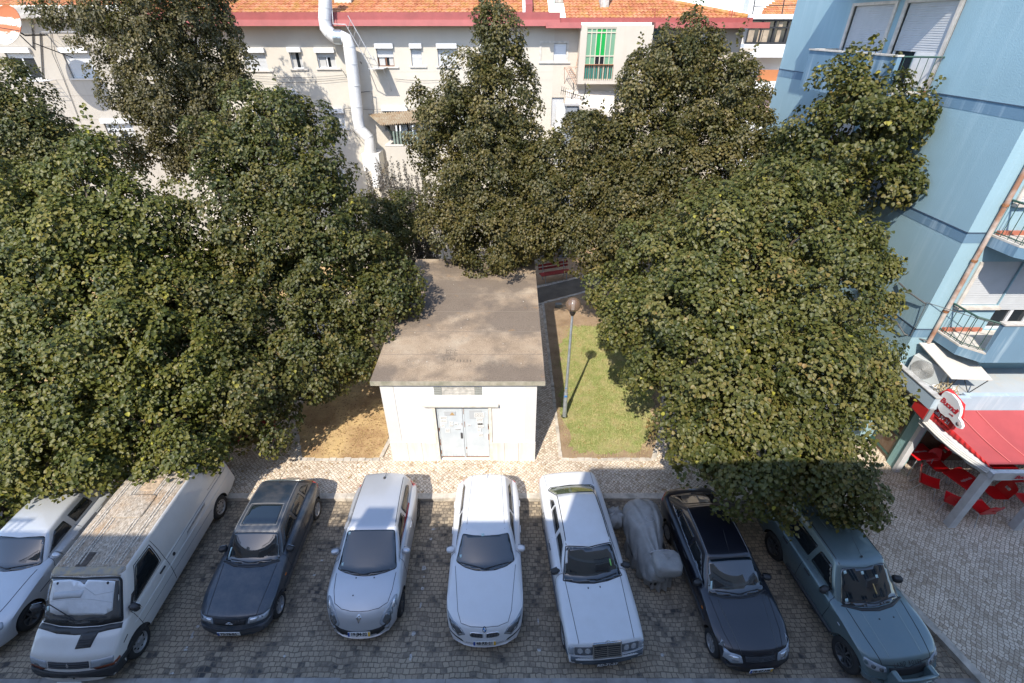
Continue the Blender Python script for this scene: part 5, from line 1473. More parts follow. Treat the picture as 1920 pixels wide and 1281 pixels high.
    # ---- projecting outlines on to the shell
    def cast(s, a, b, d, off):
        o, v = {'top': (Vector((a, b, 4)), Vector((0, 0, -1))), 'front': (Vector((a, -2, b)), Vector((0, 1, 0))), 'rear': (Vector((a, s.L + 2, b)), Vector((0, -1, 0))),
                'left': (Vector((-3, a, b)), Vector((1, 0, 0))), 'right': (Vector((3, a, b)), Vector((-1, 0, 0)))}[d]
        h = s.bvh.ray_cast(o, v)
        if h[0] is None:
            q = o + v * 3; h = s.bvh.find_nearest(q)
        nn = h[1] if h[1].dot(v) < 0 else -h[1]
        return h[0] + nn * off, nn
    def patch(s, name, poly, d, m, off=.005, parent=None, h=.06, thick=.006, rad=0., mirror=False):
        if rad: poly = s.rounded(poly, rad)
        outs = []
        for sg in ((1, -1) if mirror else (1,)):
            pl = [((-x if d in ('top', 'front', 'rear') else x), y) for x, y in poly] if sg == -1 else poly
            dd = {'left': 'right', 'right': 'left'}.get(d, d) if sg == -1 else d
            P = []; n = len(pl)
            for i in range(n):
                a, b = Vector(pl[i]), Vector(pl[(i + 1) % n]); k = max(1, int((b - a).length / h)); P += [a + (b - a) * j / k for j in range(k)]
            xs = [p.x for p in P]; ys_ = [p.y for p in P]; G = []
            gx = np.arange(min(xs) + h * .5, max(xs), h); gy = np.arange(min(ys_) + h * .5, max(ys_), h); tp = [tuple(p) for p in P]
            for x in gx:
                for y in gy:
                    if in_poly(x, y, tp) and min((Vector((x, y)) - p).length for p in P) > h * .4: G.append(Vector((x, y)))
            nP = len(P)
            r = delaunay_2d_cdt(P + G, [(i, (i + 1) % nP) for i in range(nP)], [list(range(nP))], 1, 1e-5)
            V = []; Nn = []
            for v in r[0]:
                q, nn = s.cast(v.x, v.y, dd, off); V.append(q); Nn.append(nn)
            F = [tuple(f) for f in r[2]]
            # skirt so the patch has a real edge
            cnt = {}
            for f in F:
                for a, b in zip(f, f[1:] + f[:1]): cnt[(a, b)] = 1
            bd = [(a, b) for (a, b) in cnt if (b, a) not in cnt]
            nV = len(V); V2 = V + [q - nn * (off + thick) for q, nn in zip(V, Nn)]
            Fs = F + [(b, a, a + nV, b + nV) for a, b in bd]
            me = bpy.data.meshes.new(name); me.from_pydata(V2, [], Fs); me.materials.append(m)
            # consistent outward normals
            fl = me.polygons[0].normal.dot(Nn[F[0][0]]) < 0
            if fl: me.flip_normals()
            for i, p in enumerate(me.polygons): p.use_smooth = i < len(F)
            outs.append(link_mesh(name, me, parent or s.root))
        return outs[0] if len(outs) == 1 else outs
    def rounded(s, poly, r):
        out = []; n = len(poly)
        for i in range(n):
            p, a, b = Vector(poly[i]), Vector(poly[i - 1]), Vector(poly[(i + 1) % n])
            ra = min(r, (a - p).length * .45); rb = min(r, (b - p).length * .45)
            A, B = p + (a - p).normalized() * ra, p + (b - p).normalized() * rb
            for t in (0, .25, .5, .75, 1): q = A.lerp(p, t).lerp(p.lerp(B, t), t); out.append((q.x, q.y))
        return out
    def line(s, name, pts, d, m=None, r=.006, off=.001, parent=None, mirror=False, n=10):
        for sg in ((1, -1) if mirror else (1,)):
            q = []; dd = {'left': 'right', 'right': 'left'}.get(d, d) if sg == -1 else d
            for a, b in zip(pts[:-1], pts[1:]):
                for k in range(n): t = k / n; u = a[0] + (b[0] - a[0]) * t; v = a[1] + (b[1] - a[1]) * t; q.append(s.cast(-u if sg == -1 and d in ('top', 'front', 'rear') else u, v, dd, off)[0])
            u, v = pts[-1]; q.append(s.cast(-u if sg == -1 and d in ('top', 'front', 'rear') else u, v, dd, off)[0])
            MB().tube(q, r, 5).build(name, m or SEAMK, parent or s.bodyo, fix=False)
    def wheels(s, kind, rim, tw=.19, inset=.02):
        for (y, r) in s.wh:
            for sg in (1, -1):
                x = sg * (s.W - inset); mb = MB(); a, b = x, x - sg * tw
                mb.lathe([(r * .60, a - sg * .012), (r * .68, a), (r * .90, a), (r * .985, a - sg * .03), (r, a - sg * .06), (r, b + sg * .05), (r * .97, b + sg * .02), (r * .6, b)], (0, y, r), 32, 'x')
                w_ = mb.build('wheel', TYRE, s.root)
                mb = MB(); ri = r * .64
                mb.lathe([(ri, a - sg * .004), (ri * .93, a - sg * .006), (ri * .9, a - sg * .05), (ri * .5, a - sg * .06)], (0, y, r), 32, 'x')
                mb.lathe([(1e-3, a - sg * .018), (ri * .2, a - sg * .018), (ri * .24, a - sg * .03), (ri * .24, a - sg * .06)], (0, y, r), 20, 'x')
                ns, wd = kind
                if ns > 0:
                    for k in range(ns):
                        an = 2 * PI * k / ns + .2
                        M_ = Matrix.Translation((a - sg * .03, y, r)) @ Matrix.Rotation(an, 4, 'X')
                        mb.prism([(-wd * ri * .7, ri * .15), (wd * ri * .7, ri * .15), (wd * ri, ri * .94), (-wd * ri, ri * .94)], -.016, .014, 'x', M=M_)
                else:                                              # pressed steel disc with slots
                    mb.lathe([(ri * .24, a - sg * .03), (ri * .55, a - sg * .022), (ri * .82, a - sg * .045), (ri * .92, a - sg * .03)], (0, y, r), 32, 'x')
                rm = mb.build('rim', rim, w_)
                mb = MB(); mb.lathe([(1e-3, a - sg * .075), (ri * .93, a - sg * .075)], (0, y, r), 24, 'x'); mb.build('hub_shadow', ARCH, w_)
                if ns <= 0:
                    mb = MB()
                    for k in range(8):
                        an = 2 * PI * k / 8; mb.lathe([(1e-3, a - sg * .021), (ri * .10, a - sg * .021), (ri * .1, a - sg * .04)], (0, y + ri * .66 * math.cos(an), r + ri * .66 * math.sin(an)), 8, 'x')
                    mb.build('rim_slot', ARCH, rm)
    def mirrors(s, x, y, z, m, w=.20, h=.13, base=PLB, xb=None):
        for sg in (1, -1):
            mb = MB(); M_ = Matrix.Translation((sg * (x + w * .35), y, z)) @ Matrix.Rotation(sg * R(-16), 4, 'Z')
            n1, n2 = 14, 9
            for_ = []
            def P(i, j):
                a, b = 2 * PI * i / n1, PI * j / n2 - PI / 2
                e = lambda t, p: math.copysign(abs(t) ** p, t)
                return M_ @ Vector((sg * w * .5 * e(math.cos(a), .7) * e(math.cos(b), .6), .075 * e(math.sin(a), .8) * e(math.cos(b), .6) * (1.2 if math.sin(a) < 0 else .55), h * .5 * e(math.sin(b), .75)))
            mb.grid(P, n1, n2); k = mb.build('wing_mirror', m, s.root)
            q = s.cast(y + .03, z - .06, 'right' if sg == 1 else 'left', 0)[0]
            MB().tube([q + Vector((-sg * .03, 0, 0)), (sg * (x + w * .1), y, z - .03)], [.045, .03], 8).build('mirror_arm', base, k)
            MB().box(-w * .42, w * .42, .045, .05, -h * .38, h * .38, M=M_).build('mirror_glass', CHROME, k)
    def plate(s, txt, y, z, tilt=8, w=.50, h=.11, dark=False, strips=True, x=0., size=.098):
        M_ = Matrix.Translation((x, y, z)) @ Matrix.Rotation(R(-tilt), 4, 'X')
        p = MB().bbox(-w / 2, w / 2, -.008, .008, -h / 2, h / 2, .004, M=M_).build('number_plate', PLATEK if dark else PLATEW, s.root)
        if strips:
            MB().box(-w / 2 + .004, -w / 2 + .045, -.0105, -.0083, -h / 2 + .004, h / 2 - .004, M=M_).build('plate_band', PLBLUE, p)
            if strips == 2: MB().box(w / 2 - .05, w / 2 - .004, -.0105, -.0083, -h / 2 + .004, h / 2 - .004, M=M_).build('plate_band', PLYEL, p)
        text_part('plate_lettering', txt, size, M_ @ Matrix.Translation((0, -.0105, 0)) @ Matrix.Rotation(PI / 2, 4, 'X'), WHITEP if dark else INK, p, bold=.004, depth=.0008)
        return p
    def wipers(s, segs, r=.010):
        for pts in segs: s.line('wiper', pts, 'top', PLB, r, .018, s.root, n=6)
    def stick(s, pts, r=.006):
        MB().tube(pts, r, 6).build('aerial', PLB, s.root)
    def handles(s, ys, z, m=None):
        for sg, d in ((1, 'right'), (-1, 'left')):
            for y in ys:
                q, nn = s.cast(y, z, d, .0); mb = MB(); mb.bbox(-.018, .022, -.1, .1, -.02, .02, .008, M=Matrix.Translation(q)); mb.build('door_handle', m or s.paint, s.root)
    def skin(s, name, outline, m, d='front', **k): return s.patch(name, outline, d, m, **k)

def sym(h): return h + [(-x, y) for x, y in reversed(h)]
# generic hatch proportions --------------------------------------------------
# ---------- white hatchback, centre (split kidney grille)
c = Car('white_hatchback', 'glossy white hatchback with twin kidney grille, parked nose out straight before the hut', 'car', (-.60, 5.27), 1.4, 4.32, .885, PW,
        top=[(0, .40), (.04, .52), (.10, .665), (.18, .75), (.5, .86), (1.0, .955), (1.45, 1.01), (2.0, 1.05), (3.6, 1.07), (4.05, 1.05), (4.25, .96), (4.32, .72)],
        plan=[(0, .80), (.12, .9), (.4, .965), (.8, 1), (2, .985), (3.4, 1), (4.0, .95), (4.32, .84)],
        zs=[(0, .34), (.1, .5), (.3, .66), (.8, .80), (1.6, .87), (3.4, .93), (4.1, .92), (4.32, .6)], zb=[(0, .24), (.4, .18), (3.9, .2), (4.32, .34)],
        tf=[(0, .85), (.3, .82), (1.2, .80), (2.2, .86), (4.32, .82)], wheels=[(.80, .325), (3.50, .325)], bowf=.30, bowr=.15, edge=.05)
c.cabin(1.34, 4.18, .765, .70, 1.0, 1.05, 2.12, 3.98, .60, .52, 1.385, 1.42, 1.36, bowf=.28, bowr=.1, tbf=.10, crown=.03)
c.patch('windshield', [(-.71, 1.60), (-.5, 1.44), (-.25, 1.35), (0, 1.325), (.25, 1.35), (.5, 1.44), (.71, 1.60), (.565, 2.13), (.3, 2.07), (0, 2.05), (-.3, 2.07), (-.565, 2.13)], 'top', CGL, .006, rad=.05)
c.patch('rear_window', [(-.5, 1.07), (.5, 1.07), (.45, 1.3), (-.45, 1.3)], 'rear', CGL, .006, rad=.05)
c.patch('side_window', [(1.98, 1.04), (2.78, 1.06), (2.76, 1.32), (2.36, 1.31)], 'right', CGS, .005, rad=.04, mirror=True)
c.patch('side_window', [(2.86, 1.06), (3.45, 1.08), (3.82, 1.16), (3.6, 1.29), (2.84, 1.32)], 'right', CGS, .005, rad=.05, mirror=True)
c.line('panel_seam', [(-.72, 1.5), (-.66, 1.0), (-.60, .50), (-.52, .28), (-.3, .20), (0, .175), (.3, .20), (.52, .28), (.60, .50), (.66, 1.0), (.72, 1.5)], 'top', r=.005)
c.line('roof_seam', [(.47, 2.2), (.40, 3.9)], 'top', r=.005, mirror=True, parent=c.cabo)
c.line('panel_seam', [(1.75, .35), (1.72, .8), (1.85, 1.0)], 'right', r=.005, mirror=True); c.line('panel_seam', [(2.82, .3), (2.84, 1.0)], 'right', r=.005, mirror=True)
for sg in (1, -1):
    h_ = c.patch('headlight', [(sg * x, y) for x, y in ((.42, .115), (.58, .145), (.72, .25), (.80, .40), (.845, .60), (.80, .52), (.70, .36), (.54, .225))], 'top', HLG, .006, rad=.02)
    c.patch('lamp_core', [(sg * x, y) for x, y in ((.48, .145), (.60, .17), (.74, .30), (.78, .42), (.68, .32), (.55, .21))], 'top', HLK, .0095, parent=h_)
    k_ = c.patch('grille', [(sg * x, z) for x, z in ((.03, .55), (.30, .56), (.335, .60), (.30, .665), (.05, .665), (.025, .61))], 'front', CHROME, .008, rad=.03)
    g_ = c.patch('grille_slats', [(sg * x, z) for x, z in ((.05, .565), (.285, .573), (.312, .60), (.285, .65), (.065, .65), (.045, .61))], 'front', RUB, .012, parent=k_, rad=.02)
    for q in range(7): c.line('grille_bar', [(sg * (.08 + q * .033), .572), (sg * (.08 + q * .033), .645)], 'front', CHROME, .0045, .014, g_, n=3)
    c.patch('air_intake', [(sg * x, z) for x, z in ((.44, .36), (.78, .47), (.80, .50), (.50, .42))], 'front', RUB, .006, rad=.02)
    c.patch('tail_light', [(sg * x, z) for x, z in ((.50, .80), (.78, .82), (.80, .95), (.52, .95))], 'rear', TLR, .006, rad=.03)
    c.patch('tail_light', [(4.0, .84), (4.22, .82), (4.2, .93), (4.02, .97)], 'right' if sg == 1 else 'left', TLR, .006, rad=.02)
c.patch('lower_grille', [(-.38, .29), (.38, .29), (.42, .40), (-.42, .40)], 'front', RUB, .006, rad=.03)
e_ = c.patch('emblem', [(.042 * math.cos(a), .715 + .042 * math.sin(a)) for a in [2 * PI * k / 20 for k in range(20)]], 'front', INK, .006, h=.02)
for k in range(4): c.patch('emblem_quarter', [(0, .715)] + [(.031 * math.cos(a), .715 + .031 * math.sin(a)) for a in [PI / 2 * (k + t / 5) for t in range(6)]], 'front', WHITEP if k % 2 == 0 else mat('emblem_blue', (.03, .22, .55), .4), .009, parent=e_, h=.02)
c.plate('48-RE-21', -.004, .44, 16, strips=2); c.wheels((10, .10), RIM); c.mirrors(.80, 1.92, 1.0, PW); c.handles((2.55, 3.35), .86)
c.wipers([[(-.6, 1.56), (.0, 1.37), (.1, 1.38)], [(0, 1.38), (.56, 1.54)]])
MB().prism([(3.74, 1.40), (3.90, 1.40), (3.90, 1.455), (3.85, 1.45)], -.012, .012, 'x').build('aerial', PW, c.root)
c.patch('sticker', [(-.10, 2.04), (-.03, 2.04), (-.03, 2.10), (-.10, 2.10)], 'top', STK, .009, h=.03); c.patch('sticker', [(-.62, 1.66), (-.57, 1.66), (-.57, 1.72), (-.62, 1.72)], 'top', STK, .009, h=.03)
c.line('rear_wiper', [(-.28, 4.19), (.05, 4.21)], 'top', PLB, .012, .01, c.root)

# ---------- silver hatchback with diamond badge
c = Car('silver_hatchback', 'silver three door hatchback with diamond badge, between navy and white cars', 'car', (-3.42, 5.46), 1.2, 4.03, .86, PS_,
        top=[(0, .34), (.04, .45), (.10, .56), (.18, .68), (.36, .80), (.8, .95), (1.06, 1.01), (1.7, 1.06), (3.4, 1.09), (3.8, 1.05), (3.97, .95), (4.03, .7)],
        plan=[(0, .72), (.12, .86), (.4, .95), (.8, 1), (2, .985), (3.2, 1), (3.8, .94), (4.03, .82)],
        zs=[(0, .28), (.1, .44), (.3, .64), (.8, .82), (1.4, .90), (3.4, .98), (3.9, .92), (4.03, .6)], zb=[(0, .22), (.4, .18), (3.7, .2), (4.03, .34)],
        tf=[(0, .85), (.3, .80), (1.1, .80), (2.2, .86), (4.03, .82)], wheels=[(.76, .31), (3.40, .31)], bowf=.36, bowr=.14)
c.cabin(1.02, 3.92, .745, .70, 1.0, 1.06, 1.98, 3.78, .605, .545, 1.44, 1.485, 1.43, bowf=.26, bowr=.08, tbf=.03, crown=.03)
c.patch('windshield', [(-.70, 1.21), (-.48, 1.10), (-.24, 1.03), (0, 1.005), (.24, 1.03), (.48, 1.10), (.70, 1.21), (.58, 1.97), (0, 1.965), (-.58, 1.97)], 'top', CGL, .006, rad=.06)
c.patch('rear_window', [(-.5, 1.1), (.5, 1.1), (.46, 1.36), (-.46, 1.36)], 'rear', CGL, .006, rad=.05)
c.patch('side_window', [(1.62, 1.06), (2.55, 1.09), (2.5, 1.37), (2.1, 1.36)], 'right', CGS, .005, rad=.05, mirror=True)
c.patch('side_window', [(2.64, 1.09), (3.3, 1.13), (3.52, 1.22), (3.4, 1.34), (2.6, 1.38)], 'right', CGS, .005, rad=.07, mirror=True)
c.line('roof_seam', [(.57, 2.05), (.515, 3.72)], 'top', RUB, .008, mirror=True, parent=c.cabo)
c.line('panel_seam', [(-.70, 1.12), (-.67, .75), (-.60, .50), (-.42, .38), (-.2, .325), (0, .31), (.2, .325), (.42, .38), (.60, .50), (.67, .75), (.70, 1.12)], 'top', r=.006)
c.line('panel_seam', [(1.42, .35), (1.36, .85), (1.5, 1.04)], 'right', r=.005, mirror=True); c.line('panel_seam', [(2.62, .32), (2.60, 1.05)], 'right', r=.005, mirror=True)
for sg in (1, -1):
    h_ = c.patch('headlight', [(sg * x, y) for x, y in ((.43, .155), (.58, .15), (.72, .25), (.80, .46), (.79, .69), (.73, .66), (.58, .40))], 'top', HLG, .006, rad=.05)
    c.patch('lamp_core', [(sg * x, y) for x, y in ((.50, .20), (.60, .19), (.69, .29), (.66, .38), (.58, .32))], 'top', HLK, .010, parent=h_, rad=.03)
    c.patch('lamp_reflector', [(sg * x, y) for x, y in ((.69, .42), (.76, .46), (.765, .62), (.72, .58))], 'top', HLC, .010, parent=h_, rad=.03)
    c.patch('fog_light', [(sg * .60 + .055 * math.cos(a), .40 + .04 * math.sin(a)) for a in [2 * PI * k / 14 for k in range(14)]], 'front', HLG, .006, h=.03)
    c.patch('tail_light', [(3.68, .92), (3.94, .86), (3.92, 1.02), (3.70, 1.16)], 'right' if sg == 1 else 'left', TLR, .006, rad=.03)
    c.patch('tail_light', [(sg * x, z) for x, z in ((.56, .9), (.76, .9), (.74, 1.1), (.6, 1.1))], 'rear', TLR, .006, rad=.03)
c.patch('grille', [(-.54, .36), (-.42, .315), (.42, .315), (.54, .36), (.62, .49), (.45, .455), (-.45, .455), (-.62, .49)], 'front', RUB, .006, rad=.03)
dm = c.patch('emblem', [(0, .135), (.058, .21), (0, .285), (-.058, .21)], 'top', CHROME, .010, h=.02, thick=.012); c.patch('emblem_hollow', [(0, .18), (.02, .21), (0, .24), (-.02, .21)], 'top', PS_, .013, parent=dm, h=.02)
c.plate('19-JM-32', .012, .40, 24, strips=2); c.wheels((7, .10), RIMK); c.mirrors(.80, 1.66, 1.02, PS_); c.handles((2.45,), .93)
c.wipers([[(-.6, 1.19), (-.1, 1.05), (.05, 1.04)], [(0, 1.05), (.55, 1.16)]])
c.stick([(.02, 3.55, 1.47), (.06, 3.69, 1.53)]); MB().lathe([(.0, 0), (.035, 0), (.03, .03), (0, .04)], (.02, 3.54, 1.465), 12).build('aerial_base', PLB, c.root)
for x, y in ((-.2, .98), (.22, .98), (-.2, .62)): c.patch('washer_jet', [(x - .013, y - .013), (x + .013, y - .013), (x + .013, y + .013), (x - .013, y + .013)], 'top', PLB, .008)
c.patch('sticker', [(-.55, 1.88), (-.50, 1.88), (-.50, 1.94), (-.55, 1.94)], 'top', STK, .009); c.patch('sticker', [(-.62, 1.28), (-.57, 1.28), (-.57, 1.34), (-.62, 1.34)], 'top', STK, .009)

# ---------- dark navy hatchback with sunroof
c = Car('navy_hatchback', 'dusty dark navy three door hatchback with glass sunroof, beside the white van', 'car', (-6.30, 5.50), .6, 4.06, .84, PN,
        top=[(0, .50), (.05, .55), (.13, .675), (.20, .73), (.4, .78), (.9, .87), (1.32, .95), (2, 1.0), (3.3, 1.02), (3.75, 1.0), (4.0, .9), (4.06, .6)],
        plan=[(0, .82), (.12, .9), (.4, .97), (.8, 1), (2, .985), (3.2, 1), (3.8, .95), (4.06, .86)],
        zs=[(0, .44), (.3, .64), (.8, .76), (1.4, .83), (3.4, .90), (3.9, .88), (4.06, .5)], zb=[(0, .26), (.4, .2), (3.7, .22), (4.06, .32)],
        tf=[(0, .9), (.3, .86), (1.1, .84), (2.2, .86), (4.06, .84)], wheels=[(.68, .30), (3.38, .30)], bowf=.2, bowr=.12)
c.cabin(1.30, 3.96, .71, .68, .94, .98, 1.92, 3.52, .575, .525, 1.365, 1.405, 1.36, bowf=.2, bowr=.1, tbf=.03, tbr=.02, crown=.025)
c.patch('windshield', [(-.66, 1.44), (-.33, 1.33), (0, 1.30), (.33, 1.33), (.66, 1.44), (.54, 1.91), (-.54, 1.91)], 'top', CGL, .006, rad=.05)
c.patch('cowl_panel', [(-.69, 1.40), (-.35, 1.25), (0, 1.22), (.35, 1.25), (.69, 1.40), (.66, 1.43), (.33, 1.315), (0, 1.285), (-.33, 1.315), (-.66, 1.43)], 'top', PLB, .007)
c.patch('rear_window', [(-.52, 3.60), (.52, 3.60), (.56, 3.86), (-.56, 3.86)], 'top', mat('hazy_rear_glass', (.10, .14, .14), .06, spec=.9, coat=.6), .006, rad=.05)
c.patch('side_window', [(1.70, .98), (2.50, 1.0), (2.48, 1.28), (2.08, 1.28)], 'right', CGS, .005, rad=.03, mirror=True)
c.patch('side_window', [(2.58, 1.0), (3.2, 1.02), (3.15, 1.28), (2.56, 1.29)], 'right', CGS, .005, rad=.04, mirror=True)
c.patch('side_window', [(3.27, 1.03), (3.62, 1.08), (3.38, 1.26), (3.22, 1.28)], 'right', CGS, .005, rad=.04, mirror=True)
sr = c.patch('sunroof', [(-.43, 2.10), (.43, 2.10), (.40, 2.68), (-.40, 2.68)], 'top', CGL, .007, rad=.06)
c.line('sunroof_trim', [(-.45, 2.08), (.45, 2.08), (.42, 2.70), (-.42, 2.70), (-.45, 2.08)], 'top', mat('dull_trim', (.2, .2, .2), .6), .007, .002, sr)
c.line('roof_seam', [(.53, 1.98), (.48, 3.48)], 'top', mat('roof_trim_grey', (.16, .16, .165), .5), .011, mirror=True, parent=c.cabo)
c.line('panel_seam', [(.64, 1.35), (.60, .8), (.55, .22)], 'top', r=.006, mirror=True); c.line('panel_seam', [(-.57, .2), (0, .12), (.57, .2)], 'top', r=.006)
c.line('panel_seam', [(1.55, .35), (1.5, .8), (1.6, .97)], 'right', r=.005, mirror=True); c.line('panel_seam', [(2.56, .3), (2.56, .97)], 'right', r=.005, mirror=True)
c.line('side_moulding', [(1.0, .52), (3.0, .54)], 'right', PLB, .022, .004, c.root, mirror=True)
for sg in (1, -1):
    h_ = c.patch('headlight', [(sg * x, z) for x, z in ((.38, .57), (.76, .57), (.79, .66), (.40, .685))], 'front', HLG, .006, rad=.03)
    c.patch('lamp_core', [(sg * x, z) for x, z in ((.42, .59), (.56, .59), (.57, .66), (.43, .665))], 'front', HLC, .010, parent=h_, rad=.02)
    c.patch('tail_light', [(3.78, .72), (4.0, .72), (4.0, .9), (3.82, .92)], 'right' if sg == 1 else 'left', TLR, .006, rad=.02)
    c.patch('side_repeater', [(1.18, .66), (1.25, .66), (1.25, .70), (1.18, .70)], 'right' if sg == 1 else 'left', AMB, .008, rad=.015, h=.03)
c.patch('grille', [(-.34, .575), (.34, .575), (.35, .67), (-.35, .67)], 'front', RUB, .006, rad=.02)
em = MB(); em.tube([(.05 * math.cos(a), -.0, .62 + .05 * math.sin(a)) for a in [2 * PI * k / 20 for k in range(21)]], .007, 6); em.tube([(-.075, -.005, .625), (-.01, -.005, .632), (.01, -.005, .608), (.075, -.005, .615)], .007, 6)
q = c.cast(0, .62, 'front', .012)[0]; me_ = em.mesh('emblem', CHROME); me_.transform(Matrix.Translation((0, q.y, 0))); link_mesh('emblem', me_, c.root)
c.patch('bumper', [(-.80, .30), (.80, .30), (.82, .50), (-.82, .50)], 'front', PLG, .012, rad=.04)
c.plate('72-78-IH', -.026, .41, 4, strips=1, x=-.03); c.wheels((7, .11), RIM); c.mirrors(.76, 1.72, .96, PLB); c.handles((2.38,), .84, PLB)
c.wipers([[(-.5, 1.44), (0, 1.33), (.12, 1.34)], [(.0, 1.33), (.5, 1.42)]]); c.stick([(.0, 3.4, 1.38), (.05, 3.48, 1.5), (.16, 3.6, 1.66)])
c.patch('sticker', [(-.60, 1.50), (-.56, 1.50), (-.52, 1.66), (-.555, 1.66)], 'top', STK, .009); c.line('rear_wiper', [(-.1, 3.9), (.25, 3.93)], 'top', PLB, .010, .01, c.root)

# ---------- white saloon with upright chrome grille
c = Car('white_saloon', 'white older saloon with upright chrome grille and grey bumper, right of the kidney grille car', 'car', (2.04, 4.93), 5.4, 4.86, .87, PW2,
        top=[(0, .47), (.03, .525), (.05, .54), (.155, .77), (.19, .805), (.5, .85), (1.0, .90), (1.48, .945), (2.2, .97), (3.9, .99), (4.3, .985), (4.75, .94), (4.83, .88), (4.86, .6)],
        plan=[(0, .93), (.15, .96), (.5, .985), (1.0, 1), (3.6, 1), (4.5, .965), (4.86, .93)],
        zs=[(0, .42), (.06, .53), (.17, .72), (.6, .77), (1.4, .82), (3.8, .87), (4.7, .84), (4.86, .5)], zb=[(0, .30), (.3, .22), (4.3, .24), (4.86, .34)],
        tf=[(0, .95), (.1, .90), (1.1, .86), (2.2, .88), (4.86, .86)], wheels=[(.66, .31), (3.62, .31)], bowf=.09, bowr=.07, edge=.025)
c.cabin(1.46, 4.32, .72, .68, .935, .985, 2.10, 3.66, .565, .525, 1.37, 1.42, 1.38, bowf=.17, bowr=.13, tbf=.09, tbr=.06, crown=.025, c=.07)
c.patch('windshield', [(-.68, 1.56), (-.34, 1.46), (0, 1.425), (.34, 1.46), (.68, 1.56), (.535, 2.14), (0, 2.06), (-.535, 2.14)], 'top', CGL, .006, rad=.04)
c.line('glass_seal', [(-.70, 1.55), (-.34, 1.445), (0, 1.41), (.34, 1.445), (.70, 1.55), (.55, 2.16), (0, 2.08), (-.55, 2.16), (-.70, 1.55)], 'top', RUB, .012, .003, c.cabo)
c.patch('rear_window', [(-.50, 3.74), (.50, 3.74), (.63, 4.14), (.56, 4.21), (0, 4.24), (-.56, 4.21), (-.63, 4.14)], 'top', mat('olive_rear_glass', (.09, .11, .055), .05, spec=.9, coat=.6), .006, rad=.03)
c.line('glass_seal', [(-.52, 3.72), (.52, 3.72), (.65, 4.15), (.57, 4.23), (0, 4.26), (-.57, 4.23), (-.65, 4.15), (-.52, 3.72)], 'top', RUB, .010, .003, c.cabo)
c.patch('side_window', [(1.82, .97), (2.62, .985), (2.60, 1.27), (2.24, 1.27)], 'left', CGS, .005, rad=.03, mirror=True)
c.patch('side_window', [(2.74, .985), (3.42, 1.0), (3.38, 1.27), (2.72, 1.28)], 'left', CGS, .005, rad=.03, mirror=True)
c.patch('side_window', [(3.48, 1.0), (3.80, 1.02), (3.60, 1.22), (3.44, 1.25)], 'left', CGS, .005, rad=.03, mirror=True)
c.line('roof_gutter', [(.535, 2.18), (.50, 3.7)], 'top', RUB, .012, mirror=True, parent=c.cabo)
c.line('panel_seam', [(.66, 1.55), (.63, .9), (.60, .22)], 'top', r=.006, mirror=True); c.line('panel_seam', [(.66, 4.25), (.68, 4.75)], 'top', r=.005, mirror=True)
c.line('panel_seam', [(1.62, .35), (1.60, .75), (1.72, .95)], 'left', r=.005, mirror=True); c.line('panel_seam', [(2.68, .32), (2.68, .95)], 'left', r=.005, mirror=True)
c.line('side_moulding', [(1.1, .50), (3.2, .52)], 'left', PLG, .03, .004, c.root, mirror=True)
c.patch('bumper', [(-.85, .30), (.85, .30), (.86, .52), (-.86, .52)], 'front', mat('slate_bumper', (.085, .105, .125), .6), .014, rad=.03)
GMX = Matrix.Translation((0, .01, .52)) @ Matrix.Rotation(R(-27), 4, 'X')
g_ = MB().bbox(-.32, .32, .0, .10, -.02, .335, .015, M=GMX).build('grille', CHROME, c.root)
MB().box(-.285, .285, -.006, -.001, .01, .275, M=GMX).build('grille_slats', RUB, g_)
for k in range(6): MB().box(-.282, .282, -.016, -.0065, .022 + k * .043, .038 + k * .043, M=GMX).build('grille_bar', CHROME, g_)
MB().box(-.009, .009, -.018, -.0165, .012, .272, M=GMX).build('grille_bar', CHROME, g_)
st = MB(); st.tube([(.042 * math.cos(a), .16, .89 + .042 * math.sin(a)) for a in [2 * PI * k / 20 for k in range(21)]], .006, 6)
for k in range(3): a = PI / 2 + 2 * PI * k / 3; st.tube([(0, .16, .89), (.04 * math.cos(a), .16, .89 + .04 * math.sin(a))], [.008, .003], 6)
st.tube([(0, .16, .80), (0, .16, .85)], .007, 6); st.build('hood_star', CHROME, c.root)
for sg in (1, -1):
    h_ = c.patch('headlight', [(sg * x, z) for x, z in ((.32, .555), (.70, .56), (.70, .735), (.32, .745))], 'front', HLK, .008, rad=.02)
    for x in (.42, .58): c.patch('lamp_reflector', [(sg * x + .06 * math.cos(a), .65 + .065 * math.sin(a)) for a in [2 * PI * k / 14 for k in range(14)]], 'front', HLC, .011, parent=h_, h=.03)
    c.patch('indicator', [(sg * x, z) for x, z in ((.715, .56), (.83, .57), (.82, .72), (.715, .735))], 'front', HLG, .008, rad=.02)
    c.line('chrome_trim', [(sg * .32, .545), (sg * .82, .55)], 'front', CHROME, .007, .012, c.root)
    c.patch('tail_light', [(sg * x, z) for x, z in ((.4, .62), (.82, .62), (.8, .84), (.42, .86))], 'rear', TLR, .006, rad=.02)
c.plate('RD-71-37', -.04, .34, 4, dark=True, strips=0, w=.46, h=.11, size=.112); c.wheels((0, .1), RIMD); c.mirrors(.80, 1.78, .98, PLB, w=.2, h=.12); c.handles((2.5, 3.42), .85, PLG)
c.wipers([[(.05, 1.47), (.3, 1.52), (.58, 1.60)]], .013); c.wipers([[(-.15, 1.5), (.1, 1.49)]])
for x in (-.16, .12): c.patch('washer_jet', [(x - .012, 1.30), (x + .012, 1.30), (x + .012, 1.335), (x - .012, 1.335)], 'top', PLB, .012)
